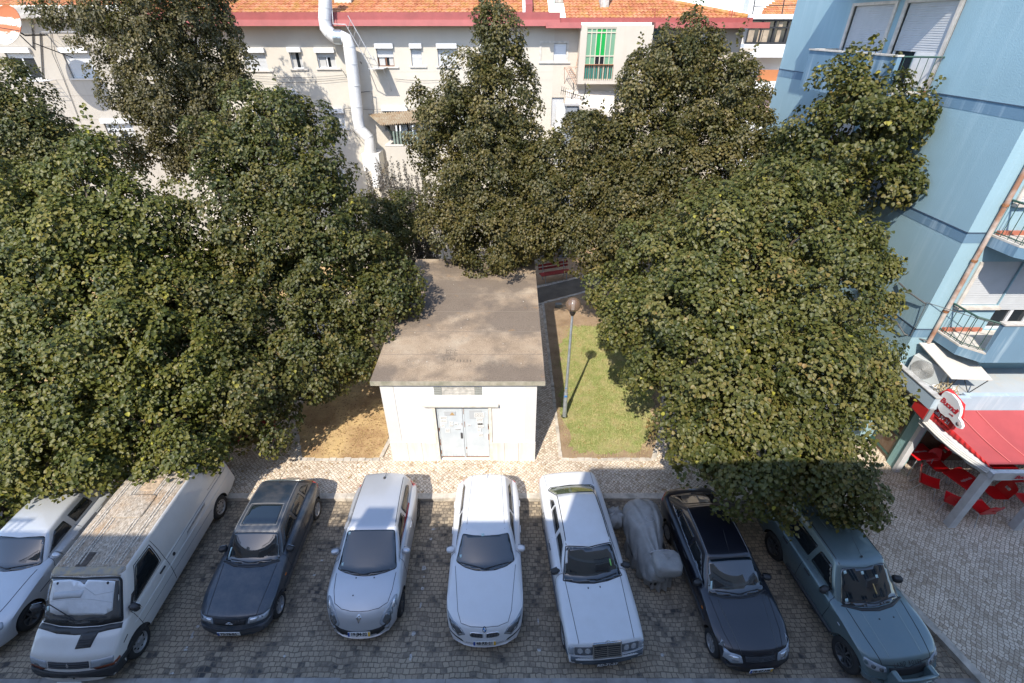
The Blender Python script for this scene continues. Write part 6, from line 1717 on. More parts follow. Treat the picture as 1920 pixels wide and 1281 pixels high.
c.patch('sticker', [(-.60, 1.86), (-.55, 1.86), (-.52, 2.08), (-.56, 2.08)], 'top', WHITEP, .009); c.patch('sticker', [(.46, 1.74), (.50, 1.74), (.48, 1.86), (.45, 1.86)], 'top', mat('green_sticker', (.2, .5, .12), .6), .009)
text_part('lettering', 'UAE', .05, GMX @ Matrix.Translation((-.2, -.0185, .252)) @ Matrix.Rotation(PI / 2, 4, 'X'), INK, g_, bold=.002)

# ---------- black-blue liftback
c = Car('black_liftback', 'black blue liftback with pale roof strips, between covered motorbike and grey green estate', 'car', (5.27, 4.78), 4.2, 4.46, .84, PB_,
        top=[(0, .46), (.05, .505), (.15, .63), (.22, .69), (.5, .77), (.9, .85), (1.28, .93), (2, .98), (3.6, 1.0), (4.1, .99), (4.36, .94), (4.43, .84), (4.46, .55)],
        plan=[(0, .82), (.12, .9), (.4, .965), (.8, 1), (2, .985), (3.4, 1), (4.1, .95), (4.46, .84)],
        zs=[(0, .42), (.3, .6), (.8, .74), (1.4, .82), (3.6, .88), (4.2, .86), (4.46, .5)], zb=[(0, .25), (.4, .2), (4.1, .22), (4.46, .32)],
        tf=[(0, .9), (.3, .85), (1.1, .83), (2.2, .86), (4.46, .84)], wheels=[(.62, .30), (3.44, .30)], bowf=.24, bowr=.14)
c.cabin(1.26, 4.22, .72, .68, .92, .99, 1.98, 3.46, .545, .515, 1.335, 1.385, 1.35, bowf=.2, bowr=.12, tbf=.03, tbr=.03, crown=.02)
c.patch('windshield', [(-.67, 1.40), (-.33, 1.29), (0, 1.26), (.33, 1.29), (.67, 1.40), (.51, 1.97), (-.51, 1.97)], 'top', CGL, .006, rad=.05)
c.patch('cowl_panel', [(-.69, 1.37), (-.35, 1.235), (0, 1.20), (.35, 1.235), (.69, 1.37), (.67, 1.39), (.33, 1.275), (0, 1.245), (-.33, 1.275), (-.67, 1.39)], 'top', PLB, .006)
c.patch('rear_window', [(-.48, 3.56), (.48, 3.56), (.58, 4.04), (0, 4.10), (-.58, 4.04)], 'top', CGL, .006, rad=.06)
c.patch('side_window', [(1.72, .95), (2.55, .97), (2.53, 1.25), (2.16, 1.25)], 'left', CGS, .005, rad=.03, mirror=True)
c.patch('side_window', [(2.63, .97), (3.35, .99), (3.36, 1.22), (2.61, 1.26)], 'left', CGS, .005, rad=.03, mirror=True)
c.patch('side_window', [(3.41, 1.0), (3.74, 1.03), (3.5, 1.19), (3.42, 1.21)], 'left', CGS, .005, rad=.03, mirror=True)
c.line('window_trim', [(1.68, .93), (2.6, .95), (3.76, 1.01)], 'left', CHROME, .006, .004, c.root, mirror=True)
c.line('roof_strip', [(.50, 2.04), (.475, 3.42)], 'top', mat('roof_strip_grey', (.16, .16, .17), .35), .011, mirror=True, parent=c.cabo)
c.line('hood_crease', [(.52, 1.25), (.44, .6), (.40, .2)], 'top', PB_, .012, -.002, mirror=True)
c.line('panel_seam', [(.68, 1.32), (.62, .6), (.52, .22), (0, .13), (-.52, .22), (-.62, .6), (-.68, 1.32)], 'top', r=.006)
c.line('panel_seam', [(1.5, .35), (1.46, .78), (1.58, .94)], 'left', r=.005, mirror=True); c.line('panel_seam', [(2.59, .3), (2.59, .95)], 'left', r=.005, mirror=True)
c.line('side_moulding', [(1.0, .52), (3.0, .54)], 'left', PLB, .022, .004, c.root, mirror=True)
for sg in (1, -1):
    h_ = c.patch('headlight', [(sg * x, y) for x, y in ((.37, .085), (.60, .135), (.76, .27), (.815, .40), (.79, .45), (.62, .27), (.40, .185))], 'top', HLG, .007, rad=.03)
    c.patch('lamp_core', [(sg * x, y) for x, y in ((.45, .12), (.58, .16), (.64, .24), (.46, .18))], 'top', HLC, .011, parent=h_, rad=.02)
    c.patch('tail_light', [(sg * x, z) for x, z in ((.42, .68), (.78, .68), (.76, .86), (.44, .86))], 'rear', TLR, .006, rad=.03)
    c.patch('side_repeater', [(1.18, .64), (1.25, .64), (1.25, .68), (1.18, .68)], 'right' if sg == 1 else 'left', AMB, .008, rad=.015, h=.03)
g_ = c.patch('grille', [(-.33, .52), (.33, .52), (.34, .615), (-.34, .615)], 'front', RUB, .006, rad=.02)
for k in range(4): c.line('grille_bar', [(-.32, .535 + k * .021), (.32, .535 + k * .021)], 'front', PLG, .005, .010, g_)
c.patch('emblem', [(-.045, .54), (.045, .54), (.05, .605), (-.05, .605)], 'front', PLB, .012, rad=.01, h=.02)
c.plate('78-47-NR', -.026, .37, 4, strips=2); c.wheels((9, .12), RIMD); c.mirrors(.77, 1.66, .95, PLB); c.handles((2.4, 3.22), .84, PLB)
c.wipers([[(-.5, 1.42), (0, 1.30), (.1, 1.30)], [(0, 1.30), (.5, 1.39)]]); c.stick([(.02, 2.06, 1.37), (.0, 2.5, 1.62)], .004)
c.patch('sticker', [(-.60, 1.46), (-.56, 1.46), (-.52, 1.6), (-.56, 1.6)], 'top', STK, .009); c.line('rear_wiper', [(-.05, 4.08), (.4, 3.98)], 'top', PLB, .010, .01, c.root)

# ---------- grey green off-road estate
c = Car('offroad_estate', 'grey green off-road estate with front bull bar, rightmost of the parked row under leaves', 'car', (8.14, 4.52), 7.6, 4.45, .90, PG,
        top=[(0, .60), (.05, .68), (.16, .85), (.25, .93), (.6, 1.02), (1.0, 1.10), (1.22, 1.14), (2, 1.16), (3.9, 1.18), (4.35, 1.17), (4.42, 1.05), (4.45, .7)],
        plan=[(0, .84), (.12, .92), (.4, .97), (.8, 1), (3.6, 1), (4.2, .97), (4.45, .92)],
        zs=[(0, .54), (.06, .64), (.2, .80), (.5, .92), (1.2, 1.02), (3.9, 1.06), (4.4, 1.0), (4.45, .6)], zb=[(0, .36), (.4, .3), (4.1, .32), (4.45, .42)],
        tf=[(0, .9), (.3, .84), (1.1, .82), (2.2, .9), (4.45, .9)], wheels=[(.66, .37), (3.30, .37)], bowf=.22, bowr=.08, edge=.05)
c.cabin(1.18, 4.40, .76, .76, 1.12, 1.16, 1.84, 4.28, .575, .58, 1.68, 1.74, 1.71, bowf=.2, bowr=.06, tbf=.07, tbr=.03, crown=.03, c=.08)
c.patch('windshield', [(-.70, 1.34), (-.35, 1.22), (0, 1.18), (.35, 1.22), (.70, 1.34), (.53, 1.86), (0, 1.80), (-.53, 1.86)], 'top', CGL, .006, rad=.06)
c.patch('cowl_panel', [(-.74, 1.31), (-.37, 1.14), (0, 1.09), (.37, 1.14), (.74, 1.31), (.70, 1.335), (.35, 1.205), (0, 1.165), (-.35, 1.205), (-.70, 1.335)], 'top', PLB, .008)
c.patch('side_window', [(1.62, 1.16), (2.36, 1.18), (2.34, 1.56), (1.98, 1.55)], 'left', CGS, .005, rad=.04, mirror=True)
c.patch('side_window', [(2.48, 1.18), (3.28, 1.19), (3.24, 1.57), (2.46, 1.57)], 'left', CGS, .005, rad=.04, mirror=True)
c.patch('side_window', [(3.40, 1.20), (4.15, 1.22), (4.08, 1.58), (3.38, 1.58)], 'left', CGS, .005, rad=.04, mirror=True)
c.patch('rear_window', [(-.55, 1.2), (.55, 1.2), (.5, 1.58), (-.5, 1.58)], 'rear', CGL, .006, rad=.05)
c.line('roof_gutter', [(.535, 1.92), (.54, 4.24)], 'top', RUB, .011, mirror=True, parent=c.cabo)
for x in (-.26, -.13, 0, .13, .26): c.line('roof_rib', [(x, 2.75), (x, 4.1)], 'top', PG, .014, -.004, c.cabo)
c.line('panel_seam', [(-.66, 1.25), (-.62, .7), (-.55, .22), (0, .12), (.55, .22), (.62, .7), (.66, 1.25)], 'top', r=.007)
c.line('hood_crease', [(.40, 1.1), (.36, .3)], 'top', PG, .012, -.003, mirror=True)
c.line('panel_seam', [(1.42, .5), (1.40, .95), (1.52, 1.13)], 'left', r=.006, mirror=True); c.line('panel_seam', [(2.42, .45), (2.42, 1.13)], 'left', r=.006, mirror=True)
c.line('sill_guard', [(1.1, .46), (2.9, .46)], 'left', PLB, .05, .0, c.root, mirror=True)
for sg in (1, -1):
    h_ = c.patch('headlight', [(sg * x, z) for x, z in ((.46, .70), (.64, .695), (.80, .74), (.85, .80), (.83, .88), (.66, .85), (.47, .80))], 'front', HLG, .007, rad=.03)
    for x, z, r_ in ((.56, .752, .042), (.70, .78, .042)): c.patch('lamp_core', [(sg * x + r_ * math.cos(a), z + r_ * math.sin(a)) for a in [2 * PI * k / 14 for k in range(14)]], 'front', HLK, .012, parent=h_, h=.03)
    c.patch('tail_light', [(sg * x, z) for x, z in ((.66, .75), (.82, .75), (.8, 1.1), (.68, 1.1))], 'rear', TLR, .006, rad=.02)
    c.patch('side_repeater', [(1.02, .86), (1.10, .86), (1.10, .90), (1.02, .90)], 'right' if sg == 1 else 'left', HLG, .008, rad=.015, h=.03)
    c.patch('fog_light', [(sg * .66 + .07 * math.cos(a), .50 + .06 * math.sin(a)) for a in [2 * PI * k / 14 for k in range(14)]], 'front', HLG, .008, h=.03)
c.patch('grille', [(-.40, .66), (.40, .66), (.42, .80), (-.42, .80)], 'front', RUB, .006, rad=.03)
bb = MB()
for z, r_ in ((.80, .048), (.62, .045)): bb.tube([(-.40, -.05, z), (-.38, -.10, z), (0, -.12, z), (.38, -.10, z), (.40, -.05, z)], r_, 10)
bb.build('bull_bar', PG, c.root)
for sg in (1, -1): MB().bbox(sg * .40 - .055, sg * .40 + .055, -.12, .10, .34, .86, .03).build('bull_bar_post', PG, c.root)
q = c.cast(0, .20, 'top', .006)
tm = text_mesh('LAND ROVER', .075, Matrix.Translation((0, .17, 0)), .002, bold=.002, space=1.5)
for v in tm.vertices: v.co.z = c.cast(v.co.x, v.co.y, 'top', .004)[0].z
tm.materials.clear(); tm.materials.append(PLB); link_mesh('lettering', tm, c.bodyo)
c.patch('bumper', [(-.85, .36), (.85, .36), (.86, .58), (-.86, .58)], 'front', PG, .02, rad=.06)
c.wheels((9, .09), RIMK, tw=.22); c.mirrors(.84, 1.68, 1.18, PLB, w=.22, h=.16); c.handles((2.2, 3.05), 1.0, PLB)
c.wipers([[(-.5, 1.36), (0, 1.24), (.12, 1.24)], [(.0, 1.24), (.55, 1.34)]], .013); c.stick([(.05, 2.02, 1.72), (.0, 2.35, 1.93)], .004)
MB().lathe([(0, 0), (.025, 0), (.02, .025), (0, .03)], (.05, 2.0, 1.715), 10).build('aerial_base', PLB, c.root)
for x, y in ((-.1, .95), (.24, .95)): c.patch('washer_jet', [(x - .012, y - .012), (x + .012, y - .012), (x + .012, y + .012), (x - .012, y + .012)], 'top', PLB, .010)
for x, y in ((-.50, 1.76), (-.12, 1.70), (-.60, 1.36), (.2, 1.62)): c.patch('sticker', [(x, y), (x + .06, y), (x + .06, y + .05), (x, y + .05)], 'top', STK, .009, h=.04)
c.patch('sticker', [(.10, 1.38), (.13, 1.38), (.10, 1.54), (.075, 1.54)], 'top', mat('ochre_slip', (.42, .30, .12), .7), .009, h=.04)

# ---------- silver saloon, partly out of frame on the left; the same kind again further left
def silver(label, loc, rz, group, paintm, kind):
    c = Car('silver_saloon', label, 'car', loc, rz, 4.55, .90, paintm,
        top=[(0, .50), (.05, .58), (.12, .68), (.4, .77), (.9, .87), (1.62, .98), (2.2, 1.0), (3.6, 1.02), (4.2, 1.01), (4.45, .95), (4.52, .85), (4.55, .6)],
        plan=[(0, .74), (.12, .86), (.4, .95), (.9, 1), (2, .985), (3.4, 1), (4.1, .95), (4.55, .84)],
        zs=[(0, .42), (.3, .6), (.8, .76), (1.6, .86), (3.6, .92), (4.3, .88), (4.55, .5)], zb=[(0, .24), (.4, .2), (4.1, .22), (4.55, .32)],
        tf=[(0, .88), (.3, .82), (1.1, .80), (2.2, .86), (4.55, .84)], wheels=[(.90, .31), (3.56, .31)], bowf=.34, bowr=.14)
    c.cabin(1.60, 4.25, .75, .70, .97, 1.0, 2.28, 3.75, .62, .55, 1.38, 1.425, 1.38, bowf=.24, bowr=.12, tbf=.06, tbr=.05, crown=.03)
    c.patch('windshield', [(-.70, 1.78), (-.35, 1.62), (0, 1.57), (.35, 1.62), (.70, 1.78), (.585, 2.29), (0, 2.24), (-.585, 2.29)], 'top', CGL, .006, rad=.05)
    c.patch('rear_window', [(-.5, 3.84), (.5, 3.84), (.56, 4.12), (-.56, 4.12)], 'top', CGL, .006, rad=.05)
    c.patch('side_window', [(2.02, 1.0), (2.78, 1.02), (2.76, 1.29), (2.46, 1.29)], 'right', CGS, .005, rad=.03, mirror=True)
    c.patch('side_window', [(2.92, 1.02), (3.55, 1.04), (3.5, 1.29), (2.90, 1.30)], 'right', CGS, .005, rad=.03, mirror=True)
    c.line('panel_seam', [(.70, 1.66), (.60, .9), (.48, .3)], 'top', r=.007, mirror=True); c.line('panel_seam', [(1.9, .35), (1.86, .8), (1.98, .98)], 'right', r=.005, mirror=True); c.line('panel_seam', [(2.85, .3), (2.85, 1.0)], 'right', r=.005, mirror=True)
    c.line('side_crease', [(1.3, .62), (4.2, .66)], 'right', PLG, .012, .002, c.root, mirror=True)
    for sg in (1, -1):
        h_ = c.patch('headlight', [(sg * x, y) for x, y in ((.34, .16), (.62, .22), (.80, .46), (.74, .56), (.52, .42))], 'top', HLG, .006, rad=.04)
        c.patch('lamp_core', [(sg * x, y) for x, y in ((.46, .26), (.60, .30), (.68, .42), (.54, .38))], 'top', HLK, .010, parent=h_, rad=.02)
        c.patch('tail_light', [(sg * x, z) for x, z in ((.45, .7), (.8, .7), (.78, .9), (.48, .9))], 'rear', TLR, .006, rad=.03)
    c.patch('grille', [(-.26, .54), (.26, .54), (.28, .63), (-.28, .63)], 'front', RUB, .006, rad=.03)
    c.patch('bumper_gap', [(-.5, .32), (.5, .32), (.55, .40), (-.55, .40)], 'front', RUB, .006, rad=.03)
    c.mirrors(.84, 2.02, .99, paintm, w=.24, h=.13, base=paintm); c.handles((2.6, 3.42), .88)
    c.wheels(kind, RIMK if kind[0] == 6 else RIM); c.wipers([[(-.6, 1.80), (0, 1.64), (.1, 1.64)], [(0, 1.64), (.6, 1.78)]])
    return c
silver('pale silver saloon with dark glass under overhanging leaves, left of the white van', (-12.02, 5.02), 0, None, PS2, (6, .12))
silver('grey car at the far left edge, only its spoked front wheel in frame', (-15.33, 7.75), 0, None, paint('mid_grey_paint', (.22, .22, .22), metal=.4), (9, .10))

# ---------- white panel van
c = Car('panel_van', 'battered white panel van with lichened ribbed roof and silver sunshade, left end of the row', 'van', (-9.17, 4.58), .4, 5.30, .945, PV,
        top=[(0, .50), (.04, .58), (.155, .80), (.21, .88), (.34, .96), (.62, 1.11), (.9, 1.16), (2, 1.2), (5.1, 1.2), (5.27, 1.15), (5.30, .8)],
        plan=[(0, .88), (.12, .93), (.4, .97), (.8, 1), (4.9, 1), (5.30, .985)],
        zs=[(0, .46), (.06, .58), (.18, .78), (.4, .9), (.9, 1.05), (5.2, 1.08), (5.30, .7)], zb=[(0, .30), (.4, .26), (5.0, .28), (5.30, .36)],
        tf=[(0, .93), (.3, .90), (1.1, .94), (5.30, .95)], wheels=[(.76, .33), (4.36, .33)], bowf=.16, bowr=.03, edge=.04)
c.cabin(.66, 5.28, .90, .92, 1.13, 1.18, 1.34, 5.20, .79, .82, 1.92, 1.97, 1.95, bowf=.12, bowr=.02, tbf=.07, tbr=.02, crown=.03, c=.10, roofmat=VROOF, bulge=.03)
RIBM = mat('scuffed_white_rib', (.52, .47, .40), .85, var=.6, vscale=22)
for x in (-.62, -.55, -.32, -.25, .25, .32, .55, .62): c.line('roof_rib', [(x, 1.6), (x, 5.05)], 'top', RIBM, .020, .001, c.cabo, n=20)
rp = c.patch('roof_hatch', [(-.33, 2.75), (.36, 2.75), (.36, 3.42), (-.33, 3.42)], 'top', VROOF, .022, rad=.08, thick=.02)
c.patch('roof_hollow', [(-.2, 3.55), (.22, 3.55), (.22, 4.0), (-.2, 4.0)], 'top', mat('rusty_hollow', (.44, .33, .22), .9, var=.5, vscale=12), .006, rad=.05)
c.patch('bare_patch', [(-.34, 1.55), (-.10, 1.55), (-.08, 1.88), (-.30, 1.88)], 'top', mat('bare_brown_patch', (.10, .08, .065), .9, var=.4, vscale=12), .006)
c.patch('roof_front', [(-.74, 1.37), (.74, 1.37), (.77, 1.55), (-.77, 1.55)], 'top', mat('flaking_grey_front', (.22, .23, .24), .8, var=.6, vscale=7, c2=(.42, .33, .2)), .005)
wd = [(-.82, .84), (-.4, .755), (0, .73), (.4, .755), (.82, .84), (.74, 1.34), (0, 1.30), (-.74, 1.34)]
c.patch('windshield_seal', [(-.86, .80), (-.42, .715), (0, .69), (.42, .715), (.86, .80), (.775, 1.37), (0, 1.33), (-.775, 1.37)], 'top', RUB, .004, rad=.06)
ws = c.patch('windshield', wd, 'top', mat('grey_van_glass', (.07, .075, .08), .08, spec=.8, coat=.8), .008, rad=.05)
SUNS = mat('silver_sunshade', (.68, .71, .74), .4, metal=.1, var=.12, vscale=3, bump=.7, bscale=6)
c.patch('sunshade', [(-.66, .90), (-.5, .855), (0, .835), (.5, .855), (.66, .92), (.66, 1.30), (.1, 1.30), (.04, 1.235), (-.06, 1.28), (-.28, 1.31), (-.66, 1.31), (-.70, 1.1)], 'top', SUNS, .013, parent=ws, h=.08)
SUND = mat('sunshade_fold', (.45, .47, .49), .45, var=.1, vscale=5)
c.patch('sunshade_fold', [(-.62, 1.05), (.0, 1.06), (.06, 1.16), (-.62, 1.15)], 'top', SUND, .016, parent=ws, h=.08)
c.line('sunshade_crease', [(-.66, 1.04), (.1, 1.045), (.64, 1.02)], 'top', SUND, .006, .014, ws); c.line('sunshade_crease', [(.06, 1.2), (.3, 1.1), (.64, 1.16)], 'top', SUND, .006, .014, ws)
for x in (-.55, .52): c.patch('suction_cup', [(x + .025 * math.cos(a), 1.27 + .02 * math.sin(a)) for a in [2 * PI * k / 10 for k in range(10)]], 'top', INK, .017, parent=ws, h=.02)
c.patch('scuttle', [(-.88, .69), (-.4, .575), (0, .545), (.4, .575), (.88, .69), (.86, .79), (.42, .70), (0, .67), (-.42, .70), (-.86, .79)], 'top', PLB, .007)
vp = c.patch('hood_vent', [(.10, .33), (.40, .36), (.47, .62), (.13, .57)], 'top', PLB, .010)
for k in range(4): c.line('vent_slot', [(.13, .355 + k * .036), (.38, .375 + k * .036)], 'top', INK, .008, .012, vp, n=4)
c.patch('side_window', [(1.16, 1.2), (2.10, 1.26), (2.14, 1.76), (1.66, 1.77)], 'right', CGS, .006, rad=.06, mirror=True)
c.line('window_seal', [(1.13, 1.18), (2.13, 1.24), (2.17, 1.79), (1.65, 1.8), (1.13, 1.18)], 'right', RUB, .010, .002, c.cabo, mirror=True)
c.patch('quarter_window', [(.98, 1.18), (1.10, 1.19), (1.32, 1.42), (1.22, 1.42)], 'right', PLB, .006, mirror=True)
for sg, d in ((1, 'right'), (-1, 'left')):
    c.line('panel_seam', [(1.02, .62), (1.0, 1.15)], d, r=.006); c.line('panel_seam', [(2.2, .4), (2.24, 1.2), (2.24, 1.84)], d, r=.006); c.line('panel_seam', [(2.24, 1.10), (4.0, 1.12), (5.1, 1.12)], d, r=.005); c.line('panel_seam', [(1.0, .66), (4.0, .66)], d, r=.004)
    c.line('body_swage', [(.9, .86), (2.2, .88), (5.15, .88)], d, PV, .012, .0)
    c.line('side_panel_edge', [(4.2, 1.22), (5.05, 1.22), (5.08, 1.78), (4.2, 1.78)], d, r=.004)
    c.patch('filler_cap', [(2.46 + .045 * math.cos(a), 1.0 + .05 * math.sin(a)) for a in [2 * PI * k / 12 for k in range(12)]], d, INK, .006, h=.03)
    c.patch('scrape', [(3.0, .96), (3.1, .99), (3.9, 1.01), (3.92, 1.07), (3.5, 1.06), (3.06, 1.03)], d, mat('grey_scrape', (.36, .34, .32), .8, var=.5, vscale=20), .004)
    c.patch('headlight', [(sg * x, z) for x, z in ((.44, .64), (.86, .66), (.87, .80), (.46, .79))], 'front', HLG, .008, rad=.02)
    c.patch('indicator', [(.10, .60), (.34, .62), (.34, .68), (.12, .68)], d, mat('dark_amber', (.2, .05, .02), .3), .007, rad=.02)
    c.patch('side_slot', [(.52, .80), (.66, .86), (.66, .88), (.52, .82)], d, INK, .005)
    c.patch('tail_light', [(sg * x, z) for x, z in ((.78, .75), (.90, .75), (.9, 1.1), (.78, 1.1))], 'rear', TLR, .006)
c.handles((2.02,), 1.04, PLB)
c.patch('grille', [(-.42, .66), (.42, .66), (.42, .79), (-.42, .79)], 'front', PLB, .008, rad=.02)
for k in range(3): c.line('grille_bar', [(-.41, .685 + k * .035), (.41, .685 + k * .035)], 'front', PLG, .006, .012, c.root)
c.patch('emblem', [(0, .675), (.035, .725), (0, .775), (-.035, .725)], 'front', CHROME, .016, h=.02)
c.patch('bumper', [(-.92, .34), (.92, .34), (.93, .60), (-.93, .60)], 'front', PLB, .03, rad=.05)
for sg, d in ((1, 'right'), (-1, 'left')): c.patch('bumper_end', [(.02, .36), (.42, .36), (.40, .60), (.04, .60)], d, PLB, .02)
MB().bbox(-.85, .85, 5.24, 5.42, .42, .56, .03).build('rear_bumper', PLB, c.root)
MB().tube([(.55, 5.3, .36), (.55, 5.45, .34)], .035, 10).build('exhaust_tip', PLB, c.root)
c.plate('', -.06, .36, 4, strips=0); c.wheels((0, .1), RIMD, tw=.2); c.mirrors(.98, 1.02, 1.30, PLB, w=.22, h=.17)
c.wipers([[(-.6, .86), (-.1, .77), (.05, .765)], [(-.02, .77), (.55, .83)], [(-.68, 1.0), (-.1, .78)]], .010)
c.patch('sticker', [(-.74, .92), (-.69, .92), (-.69, .98), (-.74, .98)], 'top', STK, .013)

# ---------- covered motorbike
mo = thing('covered_motorbike', 'motorbike under a tied grey cover, between the white saloon and the black car', 'motorbike', (3.5, 7.6, -.12), R(0), None, org=(0, 0, 0))
def m_cover():
    m, t = newmat('grey_nylon_cover', .62, .35)
    v = t.coord(); c_ = t.ramp(t.noise(v, 3, 5, .6), [(.3, (.22, .218, .21)), (.7, (.30, .298, .29))]); t.L.new(c_, t.P.inputs['Base Color'])
    wv = t.n('TexNoise', noise_type='RIDGED_MULTIFRACTAL'); t.L.new(t.mapping(v, (2.2, 3.4, .8), (0, R(12), R(10))), wv.inputs['Vector']); wv.inputs['Scale'].default_value = 1.7; wv.inputs['Detail'].default_value = 5
    f2 = t.noise(v, 90, 2, .5)
    t.bump(t.math('ADD', t.math('MULTIPLY', wv.outputs['Fac'], 1.), t.math('MULTIPLY', f2, .05)), .9, .06)
    return m
COV = m_cover()
st_ = [(-1.02, .05, .60, .60, .05), (-.98, .24, .42, .92, .08), (-.8, .34, .20, 1.00, .14), (-.5, .42, .08, 1.0, .18), (-.1, .50, .06, 1.08, .27), (.2, .55, .06, 1.18, .38), (.55, .58, .08, 1.22, .50), (.85, .56, .14, 1.16, .50), (1.08, .40, .28, 1.0, .36), (1.18, .05, .62, .70, .05)]
ys_ = np.linspace(-1.02, 1.18, 90); A = np.array(st_); nv = 90
cols = [hermite(A[:, 0], A[:, k], ys_) for k in range(1, 5)]
def cov(i, j):
    a = 2 * PI * i / nv - PI / 2; w_, zb_, zt_, wt = (cols[k][j] for k in range(4)); y = ys_[j]
    sx_, sz = math.cos(a), math.sin(a); h = (zt_ - zb_) / 2; cz = zb_ + h
    wloc = wt + (w_ * .86 - wt) * max(0, min(1, (1 - (sz * .5 + .5)) * 1.35))
    x = math.copysign(abs(sx_) ** .75, sx_) * wloc
    s1 = y * 6.5 + 1.6 * math.sin(a * 2); fold = .085 * (abs(math.sin(s1 * .9 + a * 1.5)) - .6) + .06 * (abs(math.sin(s1 * 1.9 - a * 2.2 + 1.3)) - .6) + .02 * math.sin(y * 23 + a * 5)
    k = max(0, .8 - sz) ** 1.2
    return Vector((x * (1 + fold * k * 1.3) + .17 * (-y) * .08, y, cz + math.copysign(abs(sz) ** .8, sz) * h + fold * .5 * k + .045 * (abs(math.sin(y * 2.2 + sx_ * 6.5)) - .5) * max(0, sz) + .016 * math.sin(y * 9 + sx_ * 9)))
mb = MB().grid(cov, nv, 89); mb.build('cover', COV, mo)
mb = MB()                                                            # squared lump over the top box, gathered below
def lump(c_, r_, e, nz=.014):
    def P(i, j):
        a, b = 2 * PI * i / 28, PI * j / 16 - PI / 2; q = lambda t, p: math.copysign(abs(t) ** p, t)
        f = 1 + nz * math.sin(a * 5 + b * 3) + nz * math.sin(a * 9 - b * 4) + nz * .6 * math.sin(a * 17)
        return Vector(c_) + Vector((r_[0] * q(math.cos(a), e) * q(math.cos(b), e) * f, r_[1] * q(math.sin(a), e) * q(math.cos(b), e) * f, r_[2] * q(math.sin(b), e) * f))
    mb.grid(P, 28, 16)
lump((.22, -.80, .98), (.33, .29, .20), .5, .022)
mb.build('cover_bulge', COV, mo)
mb = MB(); lump((-.70, .78, .60), (.22, .28, .22), .8, .09); mb.build('cover_bulge', COV, mo)
mb = MB()                                                            # loose hem hanging to the ground round the wheels
def hem(i, j):
    a = 2 * PI * i / 160; y = -.52 + .98 * math.sin(a) * .78 + .42; w_ = float(np.interp(y, ys_, cols[0])) * .93
    x = math.cos(a) * w_ ; k = j / 5; f = (.05 * math.sin(a * 17) + .03 * math.sin(a * 29 + 1)) * (.25 + k)
    return Vector((x * (1 + f * 1.2) + .014 * (-y), y * (1 + f * .5), .46 - .40 * k + .03 * math.sin(a * 11)))
mb.grid(hem, 160, 5); mb.build('cover_hem', COV, mo)
mb = MB(); nf = 26                                                    # skirt of loose cloth under the box
def skirt(i, j):
    t = i / nf; a = -PI * .95 + t * PI * .9; r_ = .26 + .05 * j / 6; f = .05 * math.sin(t * 31) * j / 6
    return Vector((.16 + (r_ + f) * math.cos(a) * 1.0, -.70 + (r_ * .85 + f) * math.sin(a), .86 - .13 * j - .01 * math.sin(t * 40)))
mb.grid(skirt, nf, 6); mb.build('cover_hem', COV, mo)
mb = MB(); mb.tube([(.20 + .335 * math.cos(a), -.53 - .03 * math.sin(a), .965 + .195 * math.sin(a)) for a in [2 * PI * k / 24 for k in range(25)]], .012, 6); mb.build('tie_cord', mat('cord_grey', (.36, .36, .37), .8), mo)
mb = MB(); mb.tube([(.04 + .11 * math.cos(a), .30 + .09 * math.sin(a), cov(int(nv * .5), 53).z + .0) for a in [2 * PI * k / 20 for k in range(21)]], .006, 5); mb.build('vent_ring', MATS['cord_grey'], mo)
for y in (-.62, .78): MB().lathe([(.19, -.07), (.28, -.065), (.30, -.03), (.30, .03), (.28, .065), (.19, .07)], (0, y, .30), 28, 'x').build('wheel', TYRE, mo)
# ================================================================== trees
BARK = mat('grey_brown_bark', (.12, .095, .07), .95, var=.5, vscale=9, bump=.6, bscale=25)
def leaf_mat(name, stops, under, trans=.25, rough=.5):
    m = bpy.data.materials.new(name); m.use_nodes = True; MATS[name] = m
    t = NT(m)
    at = t.n('Attribute'); at.attribute_name = 'tint'
    c = t.ramp(at.outputs['Fac'], stops)
    gm = t.n('NewGeometry')
    c2 = t.mix(gm.outputs['Backfacing'], c, under)
    t.L.new(c2, t.P.inputs['Base Color']); t.P.inputs['Roughness'].default_value = rough; t.P.inputs['Specular IOR Level'].default_value = .42
    tr = t.n('BsdfTranslucent'); tc_ = t.mix(.5, c, (.16, .19, .03)); t.L.new(tc_, tr.inputs['Color'])
    mx = t.n('MixShader'); mx.inputs[0].default_value = trans
    t.L.new(t.P.outputs[0], mx.inputs[1]); t.L.new(tr.outputs[0], mx.inputs[2])
    out = [n for n in t.N if n.type == 'OUTPUT_MATERIAL'][0]; t.L.new(mx.outputs[0], out.inputs[0])
    return m
LINDEN = leaf_mat('linden_leaf', [(0, (0.028, 0.040, 0.007)), (.35, (0.060, 0.067, 0.013)), (.62, (0.098, 0.091, 0.019)), (.82, (0.146, 0.116, 0.028)), (.93, (0.139, 0.096, 0.025)), (1, (0.262, 0.239, 0.036))], (0.101, 0.100, 0.039))
LINDEN2 = leaf_mat('linden_leaf_bright', [(0, (0.035, 0.050, 0.007)), (.35, (0.080, 0.091, 0.014)), (.65, (0.133, 0.127, 0.021)), (.86, (0.185, 0.150, 0.032)), (1, (0.321, 0.310, 0.039))], (0.126, 0.129, 0.046))
BROWNL = leaf_mat('brown_linden_leaf', [(0, (0.028, 0.034, 0.007)), (.35, (0.062, 0.058, 0.013)), (.62, (0.101, 0.083, 0.022)), (.84, (0.139, 0.104, 0.032)), (1, (0.170, 0.160, 0.036))], (0.101, 0.088, 0.039))
